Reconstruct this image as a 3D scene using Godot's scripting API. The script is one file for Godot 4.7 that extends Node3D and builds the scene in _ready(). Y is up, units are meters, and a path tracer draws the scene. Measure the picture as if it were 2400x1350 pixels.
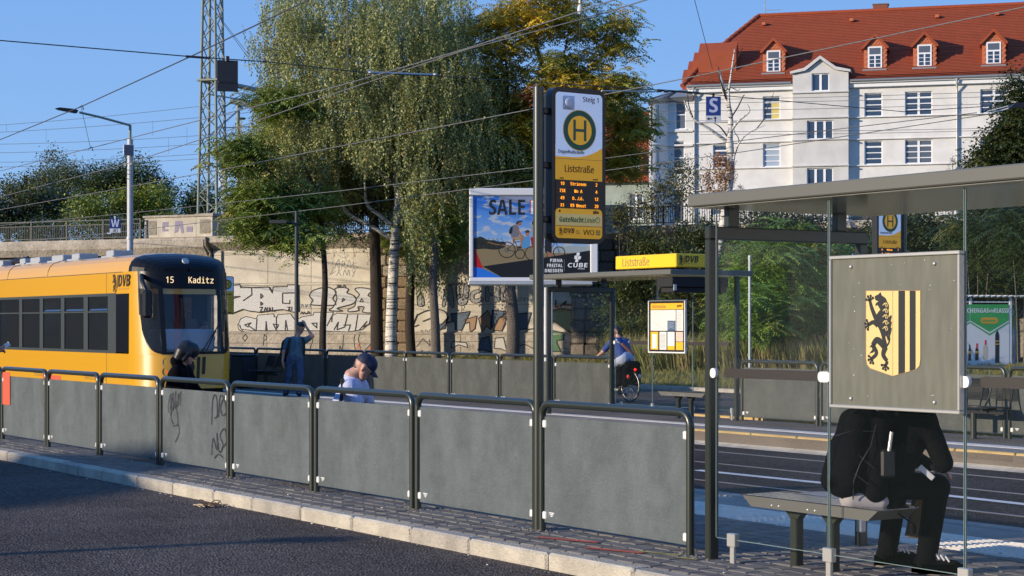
extends Node3D
# A tram stop beside a railway embankment, built in metres: y is up, the platform stands at y = 0.

const RU := -0.98647          # the platforms' direction, turned about y
const RR := -0.43143          # the railway wall's direction
const RB := -0.26196          # the apartment house's direction
var M := {}
var used := {}


class G:
	# collects shapes and gives them out as one mesh
	var V := PackedVector3Array()
	var N := PackedVector3Array()
	var T := PackedVector2Array()
	var C := PackedColorArray()
	var I := PackedInt32Array()
	var xf := Transform3D()
	var col := Color.WHITE

	func vert(p: Vector3, n: Vector3, t := Vector2.ZERO) -> int:
		V.append(xf * p)
		N.append((xf.basis * n).normalized())
		T.append(t)
		C.append(col)
		return V.size() - 1

	func tri_i(a: int, b: int, c: int) -> void:
		I.append(a)
		I.append(c)
		I.append(b)

	func poly(p: Array, out: Vector3, t: Array = []) -> void:
		# a flat convex polygon turned towards out
		var n: Vector3 = (p[1] - p[0]).cross(p[2] - p[0])
		if n.length_squared() < 1e-14 and p.size() > 3:
			n = (p[2] - p[0]).cross(p[3] - p[0])
		n = n.normalized()
		var flip := n.dot(out) < 0.0
		if flip:
			n = -n
		var first := V.size()
		for i in p.size():
			vert(p[i], n, t[i] if t.size() > i else Vector2(p[i].x, -p[i].y))
		for i in range(1, p.size() - 1):
			if flip:
				tri_i(first, first + i + 1, first + i)
			else:
				tri_i(first, first + i, first + i + 1)

	func quad(a: Vector3, b: Vector3, c: Vector3, d: Vector3, out: Vector3) -> void:
		poly([a, b, c, d], out, [Vector2(0, 1), Vector2(1, 1), Vector2(1, 0), Vector2(0, 0)])

	func box(c: Vector3, s: Vector3, b := 0.0, turn := Basis()) -> G:
		var h := s * 0.5
		b = minf(b, minf(h.x, minf(h.y, h.z)) * 0.9)
		var keep := xf
		xf = xf * Transform3D(turn, c)
		for a in 3:
			var u := (a + 1) % 3
			var w := (a + 2) % 3
			for sg in [-1.0, 1.0]:
				var o := Vector3.ZERO
				o[a] = sg
				var ps := []
				for q in [[-1, -1], [1, -1], [1, 1], [-1, 1]]:
					var p := Vector3.ZERO
					p[a] = sg * h[a]
					p[u] = q[0] * (h[u] - b)
					p[w] = q[1] * (h[w] - b)
					ps.append(p)
				poly(ps, o)
			if b > 0.0:
				for su in [-1.0, 1.0]:
					for sw in [-1.0, 1.0]:
						var ps := []
						for q in [[-1, 0], [1, 0], [1, 1], [-1, 1]]:
							var p := Vector3.ZERO
							p[a] = q[0] * (h[a] - b)
							p[u] = su * (h[u] - (b if q[1] == 0 else 0.0))
							p[w] = sw * (h[w] - (0.0 if q[1] == 0 else b))
							ps.append(p)
						var o := Vector3.ZERO
						o[u] = su
						o[w] = sw
						poly(ps, o)
		if b > 0.0:
			for sx in [-1.0, 1.0]:
				for sy in [-1.0, 1.0]:
					for sz in [-1.0, 1.0]:
						var k := Vector3(sx, sy, sz)
						poly([k * Vector3(h.x, h.y - b, h.z - b), k * Vector3(h.x - b, h.y, h.z - b), k * Vector3(h.x - b, h.y - b, h.z)], k)
		xf = keep
		return self

	func span(a: Vector3, b: Vector3, bev := 0.0) -> G:
		# a box between two opposite corners
		return box((a + b) * 0.5, (b - a).abs(), bev)

	func tube(pts: Array, r, sides := 8, cap := true) -> G:
		var n := pts.size()
		var rings := []
		var side := Vector3.ZERO
		for i in n:
			var d: Vector3 = (pts[mini(i + 1, n - 1)] - pts[maxi(i - 1, 0)]).normalized()
			if i == 0:
				side = d.cross(Vector3.UP if absf(d.y) < 0.9 else Vector3.RIGHT).normalized()
			else:
				side = (side - d * side.dot(d)).normalized()
			var up := side.cross(d)
			var rad: float = r[i] if r is Array else r
			var ring := []
			for k in sides:
				var a := TAU * k / sides
				var o := side * cos(a) + up * sin(a)
				ring.append(vert(pts[i] + o * rad, o, Vector2(float(k) / sides, float(i))))
			rings.append(ring)
		for i in n - 1:
			for k in sides:
				var k2 := (k + 1) % sides
				tri_i(rings[i][k], rings[i + 1][k2], rings[i][k2])
				tri_i(rings[i][k], rings[i + 1][k], rings[i + 1][k2])
		if cap:
			for e in [0, n - 1]:
				var d: Vector3 = (pts[1] - pts[0]) * -1.0 if e == 0 else pts[n - 1] - pts[n - 2]
				d = d.normalized()
				var rad: float = r[e] if r is Array else r
				if rad > 0.0005:
					var ps := []
					for k in sides:
						ps.append(xf.affine_inverse() * V[rings[e][k]])
					poly(ps, d)
		return self

	func lathe(prof: Array, sides := 16, base := Vector3.ZERO) -> G:
		# profile of (radius, height) turned about y
		for i in prof.size() - 1:
			var a: Vector2 = prof[i]
			var b: Vector2 = prof[i + 1]
			var dn := Vector2(b.y - a.y, a.x - b.x).normalized()
			var ids := []
			for k in sides + 1:
				var t := TAU * k / sides
				var dir := Vector3(cos(t), 0, sin(t))
				var n := dir * dn.x + Vector3.UP * dn.y
				ids.append([vert(base + dir * a.x + Vector3.UP * a.y, n), vert(base + dir * b.x + Vector3.UP * b.y, n)])
			for k in sides:
				tri_i(ids[k][0], ids[k][1], ids[k + 1][1])
				tri_i(ids[k][0], ids[k + 1][1], ids[k + 1][0])
		return self

	func ball(c: Vector3, r: Vector3, seg := 10) -> G:
		var ids := []
		for i in seg + 1:
			var row := []
			var a := PI * i / seg
			for k in seg * 2 + 1:
				var b := PI * k / seg
				var d := Vector3(sin(a) * cos(b), cos(a), sin(a) * sin(b))
				row.append(vert(c + d * r, d / r))
			ids.append(row)
		for i in seg:
			for k in seg * 2:
				tri_i(ids[i][k], ids[i][k + 1], ids[i + 1][k + 1])
				tri_i(ids[i][k], ids[i + 1][k + 1], ids[i + 1][k])
		return self

	func flat(p: PackedVector2Array, z := 0.0, out := 1.0) -> G:
		# a flat shape in the xy plane
		var t := Geometry2D.triangulate_polygon(p)
		var first := V.size()
		for q in p:
			vert(Vector3(q.x, q.y, z), Vector3(0, 0, out), Vector2(q.x, -q.y))
		for i in range(0, t.size(), 3):
			var a := p[t[i]]
			var b := p[t[i + 1]]
			var c := p[t[i + 2]]
			if ((b - a).cross(c - a) > 0.0) == (out > 0.0):
				tri_i(first + t[i], first + t[i + 1], first + t[i + 2])
			else:
				tri_i(first + t[i], first + t[i + 2], first + t[i + 1])
		return self

	func prism(p: PackedVector2Array, z0: float, z1: float) -> G:
		flat(p, z1, 1.0)
		flat(p, z0, -1.0)
		var turn := 1.0 if not Geometry2D.is_polygon_clockwise(p) else -1.0
		for i in p.size():
			var a := p[i]
			var b := p[(i + 1) % p.size()]
			var o := Vector2(b.y - a.y, a.x - b.x) * turn
			poly([Vector3(a.x, a.y, z0), Vector3(b.x, b.y, z0), Vector3(b.x, b.y, z1), Vector3(a.x, a.y, z1)], Vector3(o.x, o.y, 0))
		return self

	func ribbon(p: Array, w: float, z := 0.0, closed := false) -> G:
		# a painted stroke in the xy plane
		var n := p.size()
		for i in (n if closed else n - 1):
			var a: Vector2 = p[i]
			var b: Vector2 = p[(i + 1) % n]
			if a.distance_to(b) < 1e-5:
				continue
			var d := (b - a).normalized() * w * 0.5
			var s := Vector2(-d.y, d.x)
			var zz := z + 0.00015 * (i % 3)
			poly([Vector3(a.x - d.x * 0.5 + s.x, a.y - d.y * 0.5 + s.y, zz), Vector3(a.x - d.x * 0.5 - s.x, a.y - d.y * 0.5 - s.y, zz), Vector3(b.x + d.x * 0.5 - s.x, b.y + d.y * 0.5 - s.y, zz), Vector3(b.x + d.x * 0.5 + s.x, b.y + d.y * 0.5 + s.y, zz)], Vector3(0, 0, 1))
		return self

	func mesh() -> ArrayMesh:
		var m := ArrayMesh.new()
		if V.size() == 0:
			return m
		var a := []
		a.resize(Mesh.ARRAY_MAX)
		a[Mesh.ARRAY_VERTEX] = V
		a[Mesh.ARRAY_NORMAL] = N
		a[Mesh.ARRAY_TEX_UV] = T
		a[Mesh.ARRAY_COLOR] = C
		a[Mesh.ARRAY_INDEX] = I
		m.add_surface_from_arrays(Mesh.PRIMITIVE_TRIANGLES, a)
		return m


func P(a: Array) -> PackedVector2Array:
	# a flat list of x, y numbers as points
	var p := PackedVector2Array()
	for i in range(0, a.size(), 2):
		p.append(Vector2(a[i], a[i + 1]))
	return p


func smooth(p: PackedVector2Array, closed := true, k := 4) -> PackedVector2Array:
	# a Catmull-Rom curve through the points
	var o := PackedVector2Array()
	var n := p.size()
	for i in (n if closed else n - 1):
		var a := p[(i - 1 + n) % n] if closed else p[maxi(i - 1, 0)]
		var d := p[(i + 2) % n] if closed else p[mini(i + 2, n - 1)]
		for j in k:
			o.append(p[i].cubic_interpolate(p[(i + 1) % n], a, d, float(j) / k))
	if not closed:
		o.append(p[n - 1])
	return o


func W(u: float, v: float, y := 0.0) -> Vector3:
	return Vector3(0.203 + 0.5518 * u + 0.834 * v, y, -(14.22 - 0.834 * u + 0.5518 * v))


func WR(r: float, q: float, y := 0.0) -> Vector3:
	return Vector3(-13.96 + 0.908 * r + 0.418 * q, y, -(85.0 - 0.418 * r + 0.908 * q))


func WB(w: float, q: float, y := 0.0) -> Vector3:
	return Vector3(22.57 + 0.966 * w + 0.259 * q, y, -(120.0 - 0.259 * w + 0.966 * q))


func spot(px: float, py: float, dist: float) -> Vector3:
	# where something seen from the photographer's stand lies, at a given distance
	return Vector3((px - 1200.0) / 4200.0 * dist, 1.635 + (760.0 - py) / 4200.0 * dist, -dist)


func numbered(called: String) -> String:
	used[called] = used.get(called, -1) + 1
	return called if used[called] == 0 else "%s_%03d" % [called, used[called]]


func tag(o: Node3D, label: String, category: String, group := "") -> void:
	o.set_meta("label", label)
	o.set_meta("category", category)
	if group != "":
		o.set_meta("group", group)


func thing(called: String, label: String, category: String, at := Vector3.ZERO, turn := 0.0, group := "") -> Node3D:
	var o := Node3D.new()
	o.name = numbered(called)
	add_child(o)
	o.position = at
	o.rotation.y = turn
	tag(o, label, category, group)
	return o


func obj(called: String, g: G, m: Material, parent: Node3D = null, label := "") -> MeshInstance3D:
	var o := MeshInstance3D.new()
	o.mesh = g.mesh()
	o.material_override = m
	if parent == null:
		o.name = numbered(called)
		add_child(o)
	else:
		o.name = called
		parent.add_child(o, true)
	if label != "":
		o.set_meta("label", label)
	return o


func solo(called: String, label: String, category: String, g: G, m: Material, at := Vector3.ZERO, turn := 0.0, group := "") -> MeshInstance3D:
	var o := obj(called, g, m)
	o.position = at
	o.rotation.y = turn
	tag(o, label, category, group)
	return o


func struct(called: String, g: G, m: Material, at := Vector3.ZERO, turn := 0.0) -> MeshInstance3D:
	var o := obj(called, g, m)
	o.position = at
	o.rotation.y = turn
	o.set_meta("kind", "structure")
	return o


func dup(root: Node3D, called: String, label: String, at: Vector3, turn: float) -> Node3D:
	var r: Node3D = root.duplicate()
	r.name = numbered(called)
	add_child(r)
	r.position = at
	r.rotation.y = turn
	r.set_meta("label", label)
	return r


func words(s: String, em: float, font: String, m: Material, parent: Node3D, at: Vector3, turn := Basis(), wide := 1.0, deep := 0.003, left := false) -> MeshInstance3D:
	var t := TextMesh.new()
	t.text = s
	var f := SystemFont.new()
	f.font_names = PackedStringArray([font.replace(" Bold", "")])
	if font.ends_with("Bold"):
		f.font_weight = 700
	t.font = f
	t.font_size = 48
	t.pixel_size = em / 48.0
	t.depth = deep
	t.curve_step = 1.0
	if left:
		t.horizontal_alignment = HORIZONTAL_ALIGNMENT_LEFT
	var o := MeshInstance3D.new()
	o.mesh = t
	o.material_override = m
	o.name = "lettering"
	parent.add_child(o, true)
	o.transform = Transform3D(turn * Basis.from_scale(Vector3(wide, 1, 1)), at)
	return o


func copies(called: String, mesh: Mesh, places: Array, tints: Array, m: Material, parent: Node3D, stuff := true) -> MultiMeshInstance3D:
	var mm := MultiMesh.new()
	mm.transform_format = MultiMesh.TRANSFORM_3D
	mm.use_colors = true
	mm.mesh = mesh
	mm.instance_count = places.size()
	for i in places.size():
		mm.set_instance_transform(i, places[i])
		mm.set_instance_color(i, tints[i])
	var o := MultiMeshInstance3D.new()
	o.multimesh = mm
	o.material_override = m
	if parent == null:
		o.name = numbered(called)
		add_child(o)
	else:
		o.name = called
		parent.add_child(o, true)
	if stuff:
		o.set_meta("kind", "stuff")
	return o


func lin(r: float, g: float, b: float) -> Color:
	return Color(r, g, b).linear_to_srgb()


func mat(c: Color, rough := 0.6, metal := 0.0) -> StandardMaterial3D:
	var m := StandardMaterial3D.new()
	m.albedo_color = c.linear_to_srgb()
	m.roughness = rough
	m.metallic = metal
	return m


func noise(freq: float, dark: float, light: float, size := 256, sd := 1, kind := FastNoiseLite.TYPE_SIMPLEX_SMOOTH, oct := 4, lo := 0.0, hi := 1.0) -> NoiseTexture2D:
	var n := FastNoiseLite.new()
	n.noise_type = kind
	n.frequency = freq
	n.seed = sd
	n.fractal_octaves = oct
	var t := NoiseTexture2D.new()
	t.width = size
	t.height = size
	t.seamless = true
	t.noise = n
	var g := Gradient.new()
	g.offsets = PackedFloat32Array([lo, hi])
	g.colors = PackedColorArray([lin(dark, dark, dark), lin(light, light, light)])
	t.color_ramp = g
	return t


func bumps(freq: float, size := 256, sd := 1, strength := 4.0) -> NoiseTexture2D:
	var n := FastNoiseLite.new()
	n.frequency = freq
	n.seed = sd
	n.fractal_octaves = 4
	var t := NoiseTexture2D.new()
	t.width = size
	t.height = size
	t.seamless = true
	t.noise = n
	t.as_normal_map = true
	t.bump_strength = strength
	return t


func grain(m: StandardMaterial3D, t: Texture2D, metres: float, nrm: Texture2D = null, depth := 1.0, world := true) -> StandardMaterial3D:
	m.albedo_texture = t
	m.uv1_triplanar = true
	m.uv1_world_triplanar = world
	m.uv1_scale = Vector3.ONE / metres
	if nrm:
		m.normal_enabled = true
		m.normal_texture = nrm
		m.normal_scale = depth
	return m


func over(m: StandardMaterial3D, t: Texture2D, metres: float) -> StandardMaterial3D:
	# a second, coarser pattern multiplied over the first
	m.detail_enabled = true
	m.detail_albedo = t
	m.detail_blend_mode = BaseMaterial3D.BLEND_MODE_MUL
	m.detail_uv_layer = BaseMaterial3D.DETAIL_UV_2
	m.uv2_triplanar = true
	m.uv2_world_triplanar = true
	m.uv2_scale = Vector3.ONE / metres
	return m


func tinted(m: StandardMaterial3D) -> StandardMaterial3D:
	m.vertex_color_use_as_albedo = true
	return m


func leafy(rough := 0.5) -> StandardMaterial3D:
	var m := mat(Color.WHITE, rough)
	m.vertex_color_use_as_albedo = true
	m.cull_mode = BaseMaterial3D.CULL_DISABLED
	m.backlight_enabled = true
	m.backlight = Color(0.5, 0.55, 0.25)
	return m


func streaked(m: StandardMaterial3D) -> StandardMaterial3D:
	# weather marks drawn out downwards
	grain(m, noise(0.03, 0.72, 1.0, 256, 112), 1.0, null, 1.0, false)
	m.uv1_scale = Vector3(1.6, 0.30, 1.6)
	return m


func specks() -> ImageTexture:
	# dust and dried drops on a frosted pane
	var rng := RandomNumberGenerator.new()
	rng.seed = 41
	var n := FastNoiseLite.new()
	n.seed = 14
	n.frequency = 0.015
	var im := Image.create(512, 512, false, Image.FORMAT_RGB8)
	for y in 512:
		for x in 512:
			var c := 0.74 + 0.06 * n.get_noise_2d(x, y * 0.7) + rng.randf_range(-0.035, 0.035)
			im.set_pixel(x, y, Color(c, c, c))
	for k in 2600:
		var c := rng.randf_range(0.86, 1.0)
		var s := 2 if rng.randf() < 0.75 else 3
		im.fill_rect(Rect2i(rng.randi() % 508, rng.randi() % 508, s + rng.randi() % 2, s), Color(c, c, c))
	return ImageTexture.create_from_image(im)


func _ready() -> void:
	var cam := Camera3D.new()
	cam.name = "camera"
	cam.projection = Camera3D.PROJECTION_FRUSTUM
	cam.near = 0.1
	cam.far = 3000.0
	cam.size = 0.0321429
	cam.frustum_offset = Vector2(0.0, 0.0020238)
	cam.position = Vector3(0, 1.635, 0)
	add_child(cam)
	cam.current = true
	var sky := ProceduralSkyMaterial.new()
	sky.sky_top_color = Color(0.33, 0.585, 0.93)
	sky.sky_horizon_color = Color(0.66, 0.83, 1.0)
	sky.sky_curve = 0.15
	sky.sky_energy_multiplier = 0.93
	sky.ground_bottom_color = Color(0.25, 0.25, 0.25)
	sky.ground_horizon_color = Color(0.5, 0.52, 0.55)
	sky.sun_angle_max = 8.0
	var env := Environment.new()
	env.background_mode = Environment.BG_SKY
	env.sky = Sky.new()
	env.sky.sky_material = sky
	env.tonemap_mode = Environment.TONE_MAPPER_LINEAR
	env.tonemap_exposure = 1.1
	env.sdfgi_enabled = true
	env.ssao_enabled = true
	env.ssil_enabled = true
	var we := WorldEnvironment.new()
	we.name = "world_environment"
	we.environment = env
	add_child(we)
	var sun := DirectionalLight3D.new()
	sun.name = "sun"
	sun.light_color = Color(1.0, 0.94, 0.85)
	sun.light_energy = 1.5
	sun.light_angular_distance = 0.5
	sun.shadow_enabled = true
	add_child(sun)
	sun.look_at_from_position(Vector3.ZERO, Vector3(0.918, -0.245, -0.395))
	materials()
	ground()
	rail_wall()
	white_house()
	red_roof_house()
	mast()
	near_platform()
	far_platform()
	tram()
	signs()
	shelters()
	billboard()
	surroundings()
	green_stand()
	wires()
	trees()
	bushes()
	people()
	bicycles()
	litter()


func materials() -> void:
	var speck := noise(0.35, 0.35, 1.0, 256, 3, FastNoiseLite.TYPE_VALUE, 2, 0.2, 0.8)
	var soft := noise(0.012, 0.72, 1.0, 256, 7, FastNoiseLite.TYPE_SIMPLEX_SMOOTH, 5, 0.25, 0.75)
	var faint := noise(0.02, 0.88, 1.0, 256, 9, FastNoiseLite.TYPE_SIMPLEX_SMOOTH, 5, 0.25, 0.75)
	var grit := bumps(0.3, 256, 5, 6.0)
	var rough_n := bumps(0.06, 256, 6, 8.0)
	M.soft = soft
	M.faint = faint
	M.asphalt = over(grain(mat(Color(0.205, 0.165, 0.138), 0.9), speck, 1.9, grit, 1.0), soft, 7.0)
	M.lane = over(grain(mat(Color(0.115, 0.095, 0.083), 0.85), speck, 2.4, grit, 0.7), soft, 9.0)
	M.lane.metallic_specular = 0.15
	M.asphalt.metallic_specular = 0.25
	M.earth = over(grain(mat(Color(0.22, 0.19, 0.14), 0.95), speck, 3.0, grit, 1.0), soft, 20.0)
	M.kerb = over(grain(mat(Color(0.62, 0.55, 0.43), 0.85), noise(0.12, 0.75, 1.0, 256, 12), 1.3, grit, 0.5), soft, 1.1)
	M.kerb_dark = over(grain(mat(Color(0.55, 0.49, 0.40), 0.85), noise(0.12, 0.6, 1.0, 256, 13), 1.1, grit, 0.5), soft, 0.9)
	M.kerb_yellow = over(grain(mat(Color(0.62, 0.42, 0.16), 0.8), noise(0.12, 0.8, 1.0, 256, 14), 1.3, grit, 0.4), soft, 2.1)
	M.pave = []
	for k in 4:
		M.pave.append(grain(mat([Color(0.23, 0.205, 0.175), Color(0.20, 0.18, 0.155), Color(0.255, 0.225, 0.185), Color(0.185, 0.165, 0.15)][k], 0.9), noise(0.15, 0.7, 1.0, 128, 20 + k), 0.35, grit, 0.8))
	M.joint = grain(mat(Color(0.075, 0.065, 0.055), 1.0), speck, 0.5, grit, 1.0)
	M.pave_far = over(grain(mat(Color(0.20, 0.165, 0.13), 0.9), noise(0.2, 0.7, 1.0, 256, 27), 1.0, rough_n, 0.6), soft, 5.0)
	M.slab_grey = over(grain(mat(Color(0.35, 0.30, 0.245), 0.8), noise(0.2, 0.85, 1.0, 128, 28), 1.0, grit, 0.4), soft, 3.0)
	M.tactile = over(grain(mat(Color(0.88, 0.78, 0.64), 0.75), noise(0.2, 0.85, 1.0, 128, 29), 0.8, grit, 0.3), faint, 2.0)
	M.paint = over(grain(mat(Color(0.78, 0.75, 0.68), 0.7), noise(0.15, 0.75, 1.0, 128, 30), 0.7), faint, 2.0)
	M.rail = mat(Color(0.30, 0.28, 0.26), 0.35, 0.8)
	M.green_metal = mat(Color(0.022, 0.027, 0.018), 0.38, 0.0)
	M.green_metal.clearcoat_enabled = true
	M.green_metal.clearcoat = 0.5
	M.green_metal.clearcoat_roughness = 0.25
	M.black = mat(Color(0.012, 0.012, 0.013), 0.4)
	M.black_matt = mat(Color(0.015, 0.015, 0.016), 0.8)
	M.clip = mat(Color(0.75, 0.74, 0.70), 0.4)
	M.steel = mat(Color(0.55, 0.53, 0.48), 0.4, 0.6)
	M.galv = grain(mat(Color(0.52, 0.53, 0.52), 0.5, 0.4), faint, 1.0)
	M.mast_green = grain(mat(Color(0.27, 0.30, 0.25), 0.65, 0.0), faint, 2.0)
	M.pole_grey = grain(mat(Color(0.50, 0.50, 0.51), 0.5, 0.1), faint, 1.5)
	M.solar = mat(Color(0.05, 0.06, 0.09), 0.3)
	M.wire = mat(Color(0.045, 0.045, 0.045), 0.6)
	M.wire_grey = mat(Color(0.13, 0.13, 0.125), 0.5)
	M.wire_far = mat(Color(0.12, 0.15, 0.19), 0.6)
	M.white = mat(Color(0.80, 0.80, 0.80), 0.5)
	M.off_white = mat(Color(0.72, 0.72, 0.70), 0.5)
	M.sign_white = mat(Color(0.86, 0.88, 0.92), 0.4)
	M.sign_yellow = mat(Color(0.86, 0.47, 0.02), 0.45)
	M.sign_pale = mat(Color(0.68, 0.56, 0.22), 0.5)
	M.sign_green = mat(Color(0.01, 0.12, 0.065), 0.5)
	M.ink = mat(Color(0.015, 0.015, 0.015), 0.5)
	M.ink_blue = mat(Color(0.03, 0.04, 0.08), 0.5)
	M.night_green = mat(Color(0.01, 0.16, 0.07), 0.5)
	M.blue = mat(Color(0.012, 0.035, 0.19), 0.5)
	M.red = mat(Color(0.65, 0.02, 0.02), 0.5)
	for k in [["added_glow_white", Color(0.80, 0.84, 0.92), Color(0.80, 0.88, 1.0)], ["added_glow_yellow", Color(0.80, 0.46, 0.02), Color(1.0, 0.68, 0.12)], ["added_glow_pale", Color(0.62, 0.50, 0.20), Color(0.85, 0.74, 0.42)]]:  # emission added to brighten stop sign faces that stand in shade
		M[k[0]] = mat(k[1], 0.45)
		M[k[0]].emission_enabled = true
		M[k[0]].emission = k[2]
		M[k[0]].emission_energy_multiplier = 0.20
	M.led = mat(Color(0.1, 0.05, 0.01), 0.5)
	M.led.emission_enabled = true
	M.led.emission = Color(1.0, 0.62, 0.15)
	M.led.emission_energy_multiplier = 1.6
	M.led_white = mat(Color(0.1, 0.08, 0.05), 0.5)
	M.led_white.emission_enabled = true
	M.led_white.emission = Color(1.0, 0.88, 0.7)
	M.led_white.emission_energy_multiplier = 1.2
	M.tail = mat(Color(0.5, 0.01, 0.01), 0.3)
	M.tail.emission_enabled = true
	M.tail.emission = Color(1.0, 0.12, 0.08)
	M.tail.emission_energy_multiplier = 1.4
	# glass
	M.pane = mat(Color(0.25, 0.35, 0.32), 0.03)
	M.pane.metallic_specular = 0.24
	M.pane.transparency = BaseMaterial3D.TRANSPARENCY_ALPHA
	M.pane.albedo_color.a = 0.008
	M.pane_edge = mat(Color(0.20, 0.27, 0.24), 0.3)
	M.tram_glass = mat(Color(0.02, 0.025, 0.03), 0.03)
	M.tram_glass.transparency = BaseMaterial3D.TRANSPARENCY_ALPHA
	M.tram_glass.albedo_color.a = 0.80
	M.tram_glass.metallic_specular = 0.3
	M.screen_glass = mat(Color(0.05, 0.07, 0.1), 0.03)
	M.screen_glass.transparency = BaseMaterial3D.TRANSPARENCY_ALPHA
	M.screen_glass.albedo_color.a = 0.16
	M.frost = mat(Color(0.54, 0.60, 0.59), 0.5)
	M.frost.refraction_enabled = true
	M.frost.refraction_scale = 0.012
	M.frost.transparency = BaseMaterial3D.TRANSPARENCY_ALPHA
	M.frost.albedo_color.a = 0.5
	M.frost.backlight_enabled = true
	M.frost.backlight = Color(0.55, 0.58, 0.57)
	grain(M.frost, specks(), 0.85)
	over(M.frost, noise(0.012, 0.82, 1.0, 256, 42, FastNoiseLite.TYPE_SIMPLEX_SMOOTH, 5, 0.3, 0.7), 1.4)
	M.frost.uv2_scale = Vector3(0.9, 0.35, 0.9)
	M.frost_far = M.frost.duplicate()
	M.frost_far.albedo_color = Color(0.42, 0.435, 0.395, 0.5).linear_to_srgb()
	M.frost_far.albedo_color.a = 0.5
	M.window_glass = mat(Color(0.03, 0.05, 0.09), 0.04)
	M.window_glass.metallic_specular = 0.9
	M.window_dim = mat(Color(0.10, 0.12, 0.15), 0.1)
	M.curtain = mat(Color(0.35, 0.42, 0.5), 0.15)
	# tram
	M.yellow = mat(Color(0.68, 0.34, 0.008), 0.35)
	M.yellow.clearcoat_enabled = true
	M.yellow.clearcoat = 0.6
	M.yellow.clearcoat_roughness = 0.12
	M.gloss_black = mat(Color(0.008, 0.009, 0.012), 0.3)
	M.gloss_black.metallic_specular = 0.3
	M.tram_grey = mat(Color(0.045, 0.055, 0.052), 0.45)
	M.tram_inside = mat(Color(0.10, 0.10, 0.10), 0.8)
	M.desk = mat(Color(0.45, 0.50, 0.56), 0.5)
	M.roof_box = mat(Color(0.42, 0.43, 0.43), 0.5, 0.2)
	# walls
	M.concrete = over(grain(mat(Color(0.70, 0.62, 0.485), 0.9), noise(0.02, 0.8, 1.0, 256, 50), 3.0, bumps(0.12, 256, 51, 3.0), 0.5), soft, 6.0)
	M.concrete_dark = over(grain(mat(Color(0.40, 0.345, 0.26), 0.9), noise(0.03, 0.65, 1.0, 256, 52), 2.5, rough_n, 0.6), soft, 5.0)
	M.concrete_mid = over(grain(mat(Color(0.56, 0.48, 0.37), 0.9), noise(0.03, 0.65, 1.0, 256, 53), 3.0, rough_n, 0.5), soft, 4.0)
	M.stone = []
	for k in 4:
		M.stone.append(grain(mat([Color(0.40, 0.29, 0.17), Color(0.34, 0.23, 0.13), Color(0.46, 0.36, 0.24), Color(0.50, 0.42, 0.31)][k], 0.95), noise(0.05, 0.6, 1.0, 256, 55 + k), 0.9, bumps(0.05, 256, 59, 14.0), 1.4))
	M.rubble = [grain(mat(Color(0.20, 0.17, 0.13), 0.95), soft, 0.9, rough_n, 1.5), grain(mat(Color(0.15, 0.125, 0.10), 0.95), soft, 0.8, rough_n, 1.5), grain(mat(Color(0.25, 0.205, 0.155), 0.95), soft, 1.0, rough_n, 1.5)]
	M.spray_white = grain(mat(Color(0.66, 0.63, 0.58), 0.85), noise(0.05, 0.62, 1.0, 256, 61), 1.2)
	M.spray_grey = grain(mat(Color(0.38, 0.37, 0.35), 0.85), noise(0.03, 0.45, 1.0, 256, 62), 1.0)
	M.spray_black = grain(mat(Color(0.03, 0.028, 0.027), 0.85), faint, 1.0)
	M.spray_blue = grain(mat(Color(0.13, 0.165, 0.21), 0.85), noise(0.04, 0.5, 1.0, 256, 63), 0.9)
	M.spray_rust = grain(mat(Color(0.40, 0.24, 0.14), 0.85), noise(0.04, 0.6, 1.0, 256, 64), 0.9)
	M.spray_green = grain(mat(Color(0.09, 0.22, 0.085), 0.85), noise(0.04, 0.45, 1.0, 256, 65), 1.1)
	M.spray_violet = grain(mat(Color(0.33, 0.28, 0.36), 0.9), noise(0.04, 0.7, 1.0, 256, 66), 1.0)
	M.spray_orange = mat(Color(0.65, 0.16, 0.05), 0.85)
	M.spray_pale = mat(Color(0.47, 0.44, 0.38), 0.85)
	M.iron = mat(Color(0.035, 0.04, 0.04), 0.6)
	M.plaster = over(grain(mat(Color(0.80, 0.775, 0.725), 0.9), noise(0.1, 0.9, 1.0, 256, 70), 2.0), faint, 7.0)
	M.plaster_grey = over(grain(mat(Color(0.66, 0.645, 0.61), 0.9), noise(0.1, 0.9, 1.0, 256, 71), 2.0), faint, 6.0)
	M.green_plaster = over(grain(mat(Color(0.36, 0.42, 0.36), 0.9), noise(0.1, 0.85, 1.0, 256, 72), 2.0), soft, 6.0)
	M.zinc = mat(Color(0.28, 0.29, 0.29), 0.5, 0.4)
	M.tile = over(grain(mat(Color(0.40, 0.075, 0.020), 0.75), noise(0.2, 0.75, 1.0, 256, 73), 1.6), noise(0.02, 0.8, 1.0, 256, 74), 5.0)
	M.tile_light = over(grain(mat(Color(0.58, 0.17, 0.075), 0.8), noise(0.2, 0.8, 1.0, 256, 75), 1.2), faint, 3.0)
	M.brick = grain(mat(Color(0.30, 0.09, 0.05), 0.9), noise(0.2, 0.7, 1.0, 128, 76), 1.0)
	# plants
	M.leaf = leafy()
	M.bark_dark = grain(mat(Color(0.085, 0.065, 0.05), 0.95), noise(0.05, 0.45, 1.0, 256, 80), 0.8, bumps(0.06, 256, 81, 14.0), 1.6)
	M.bark_light = grain(mat(Color(0.20, 0.165, 0.13), 0.95), noise(0.05, 0.5, 1.0, 256, 82), 0.9, rough_n, 1.6)
	M.birch = mat(Color(0.74, 0.71, 0.66), 0.75)
	var bi := FastNoiseLite.new()
	bi.seed = 5
	bi.frequency = 0.05
	var im := Image.create(128, 256, false, Image.FORMAT_RGB8)
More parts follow.
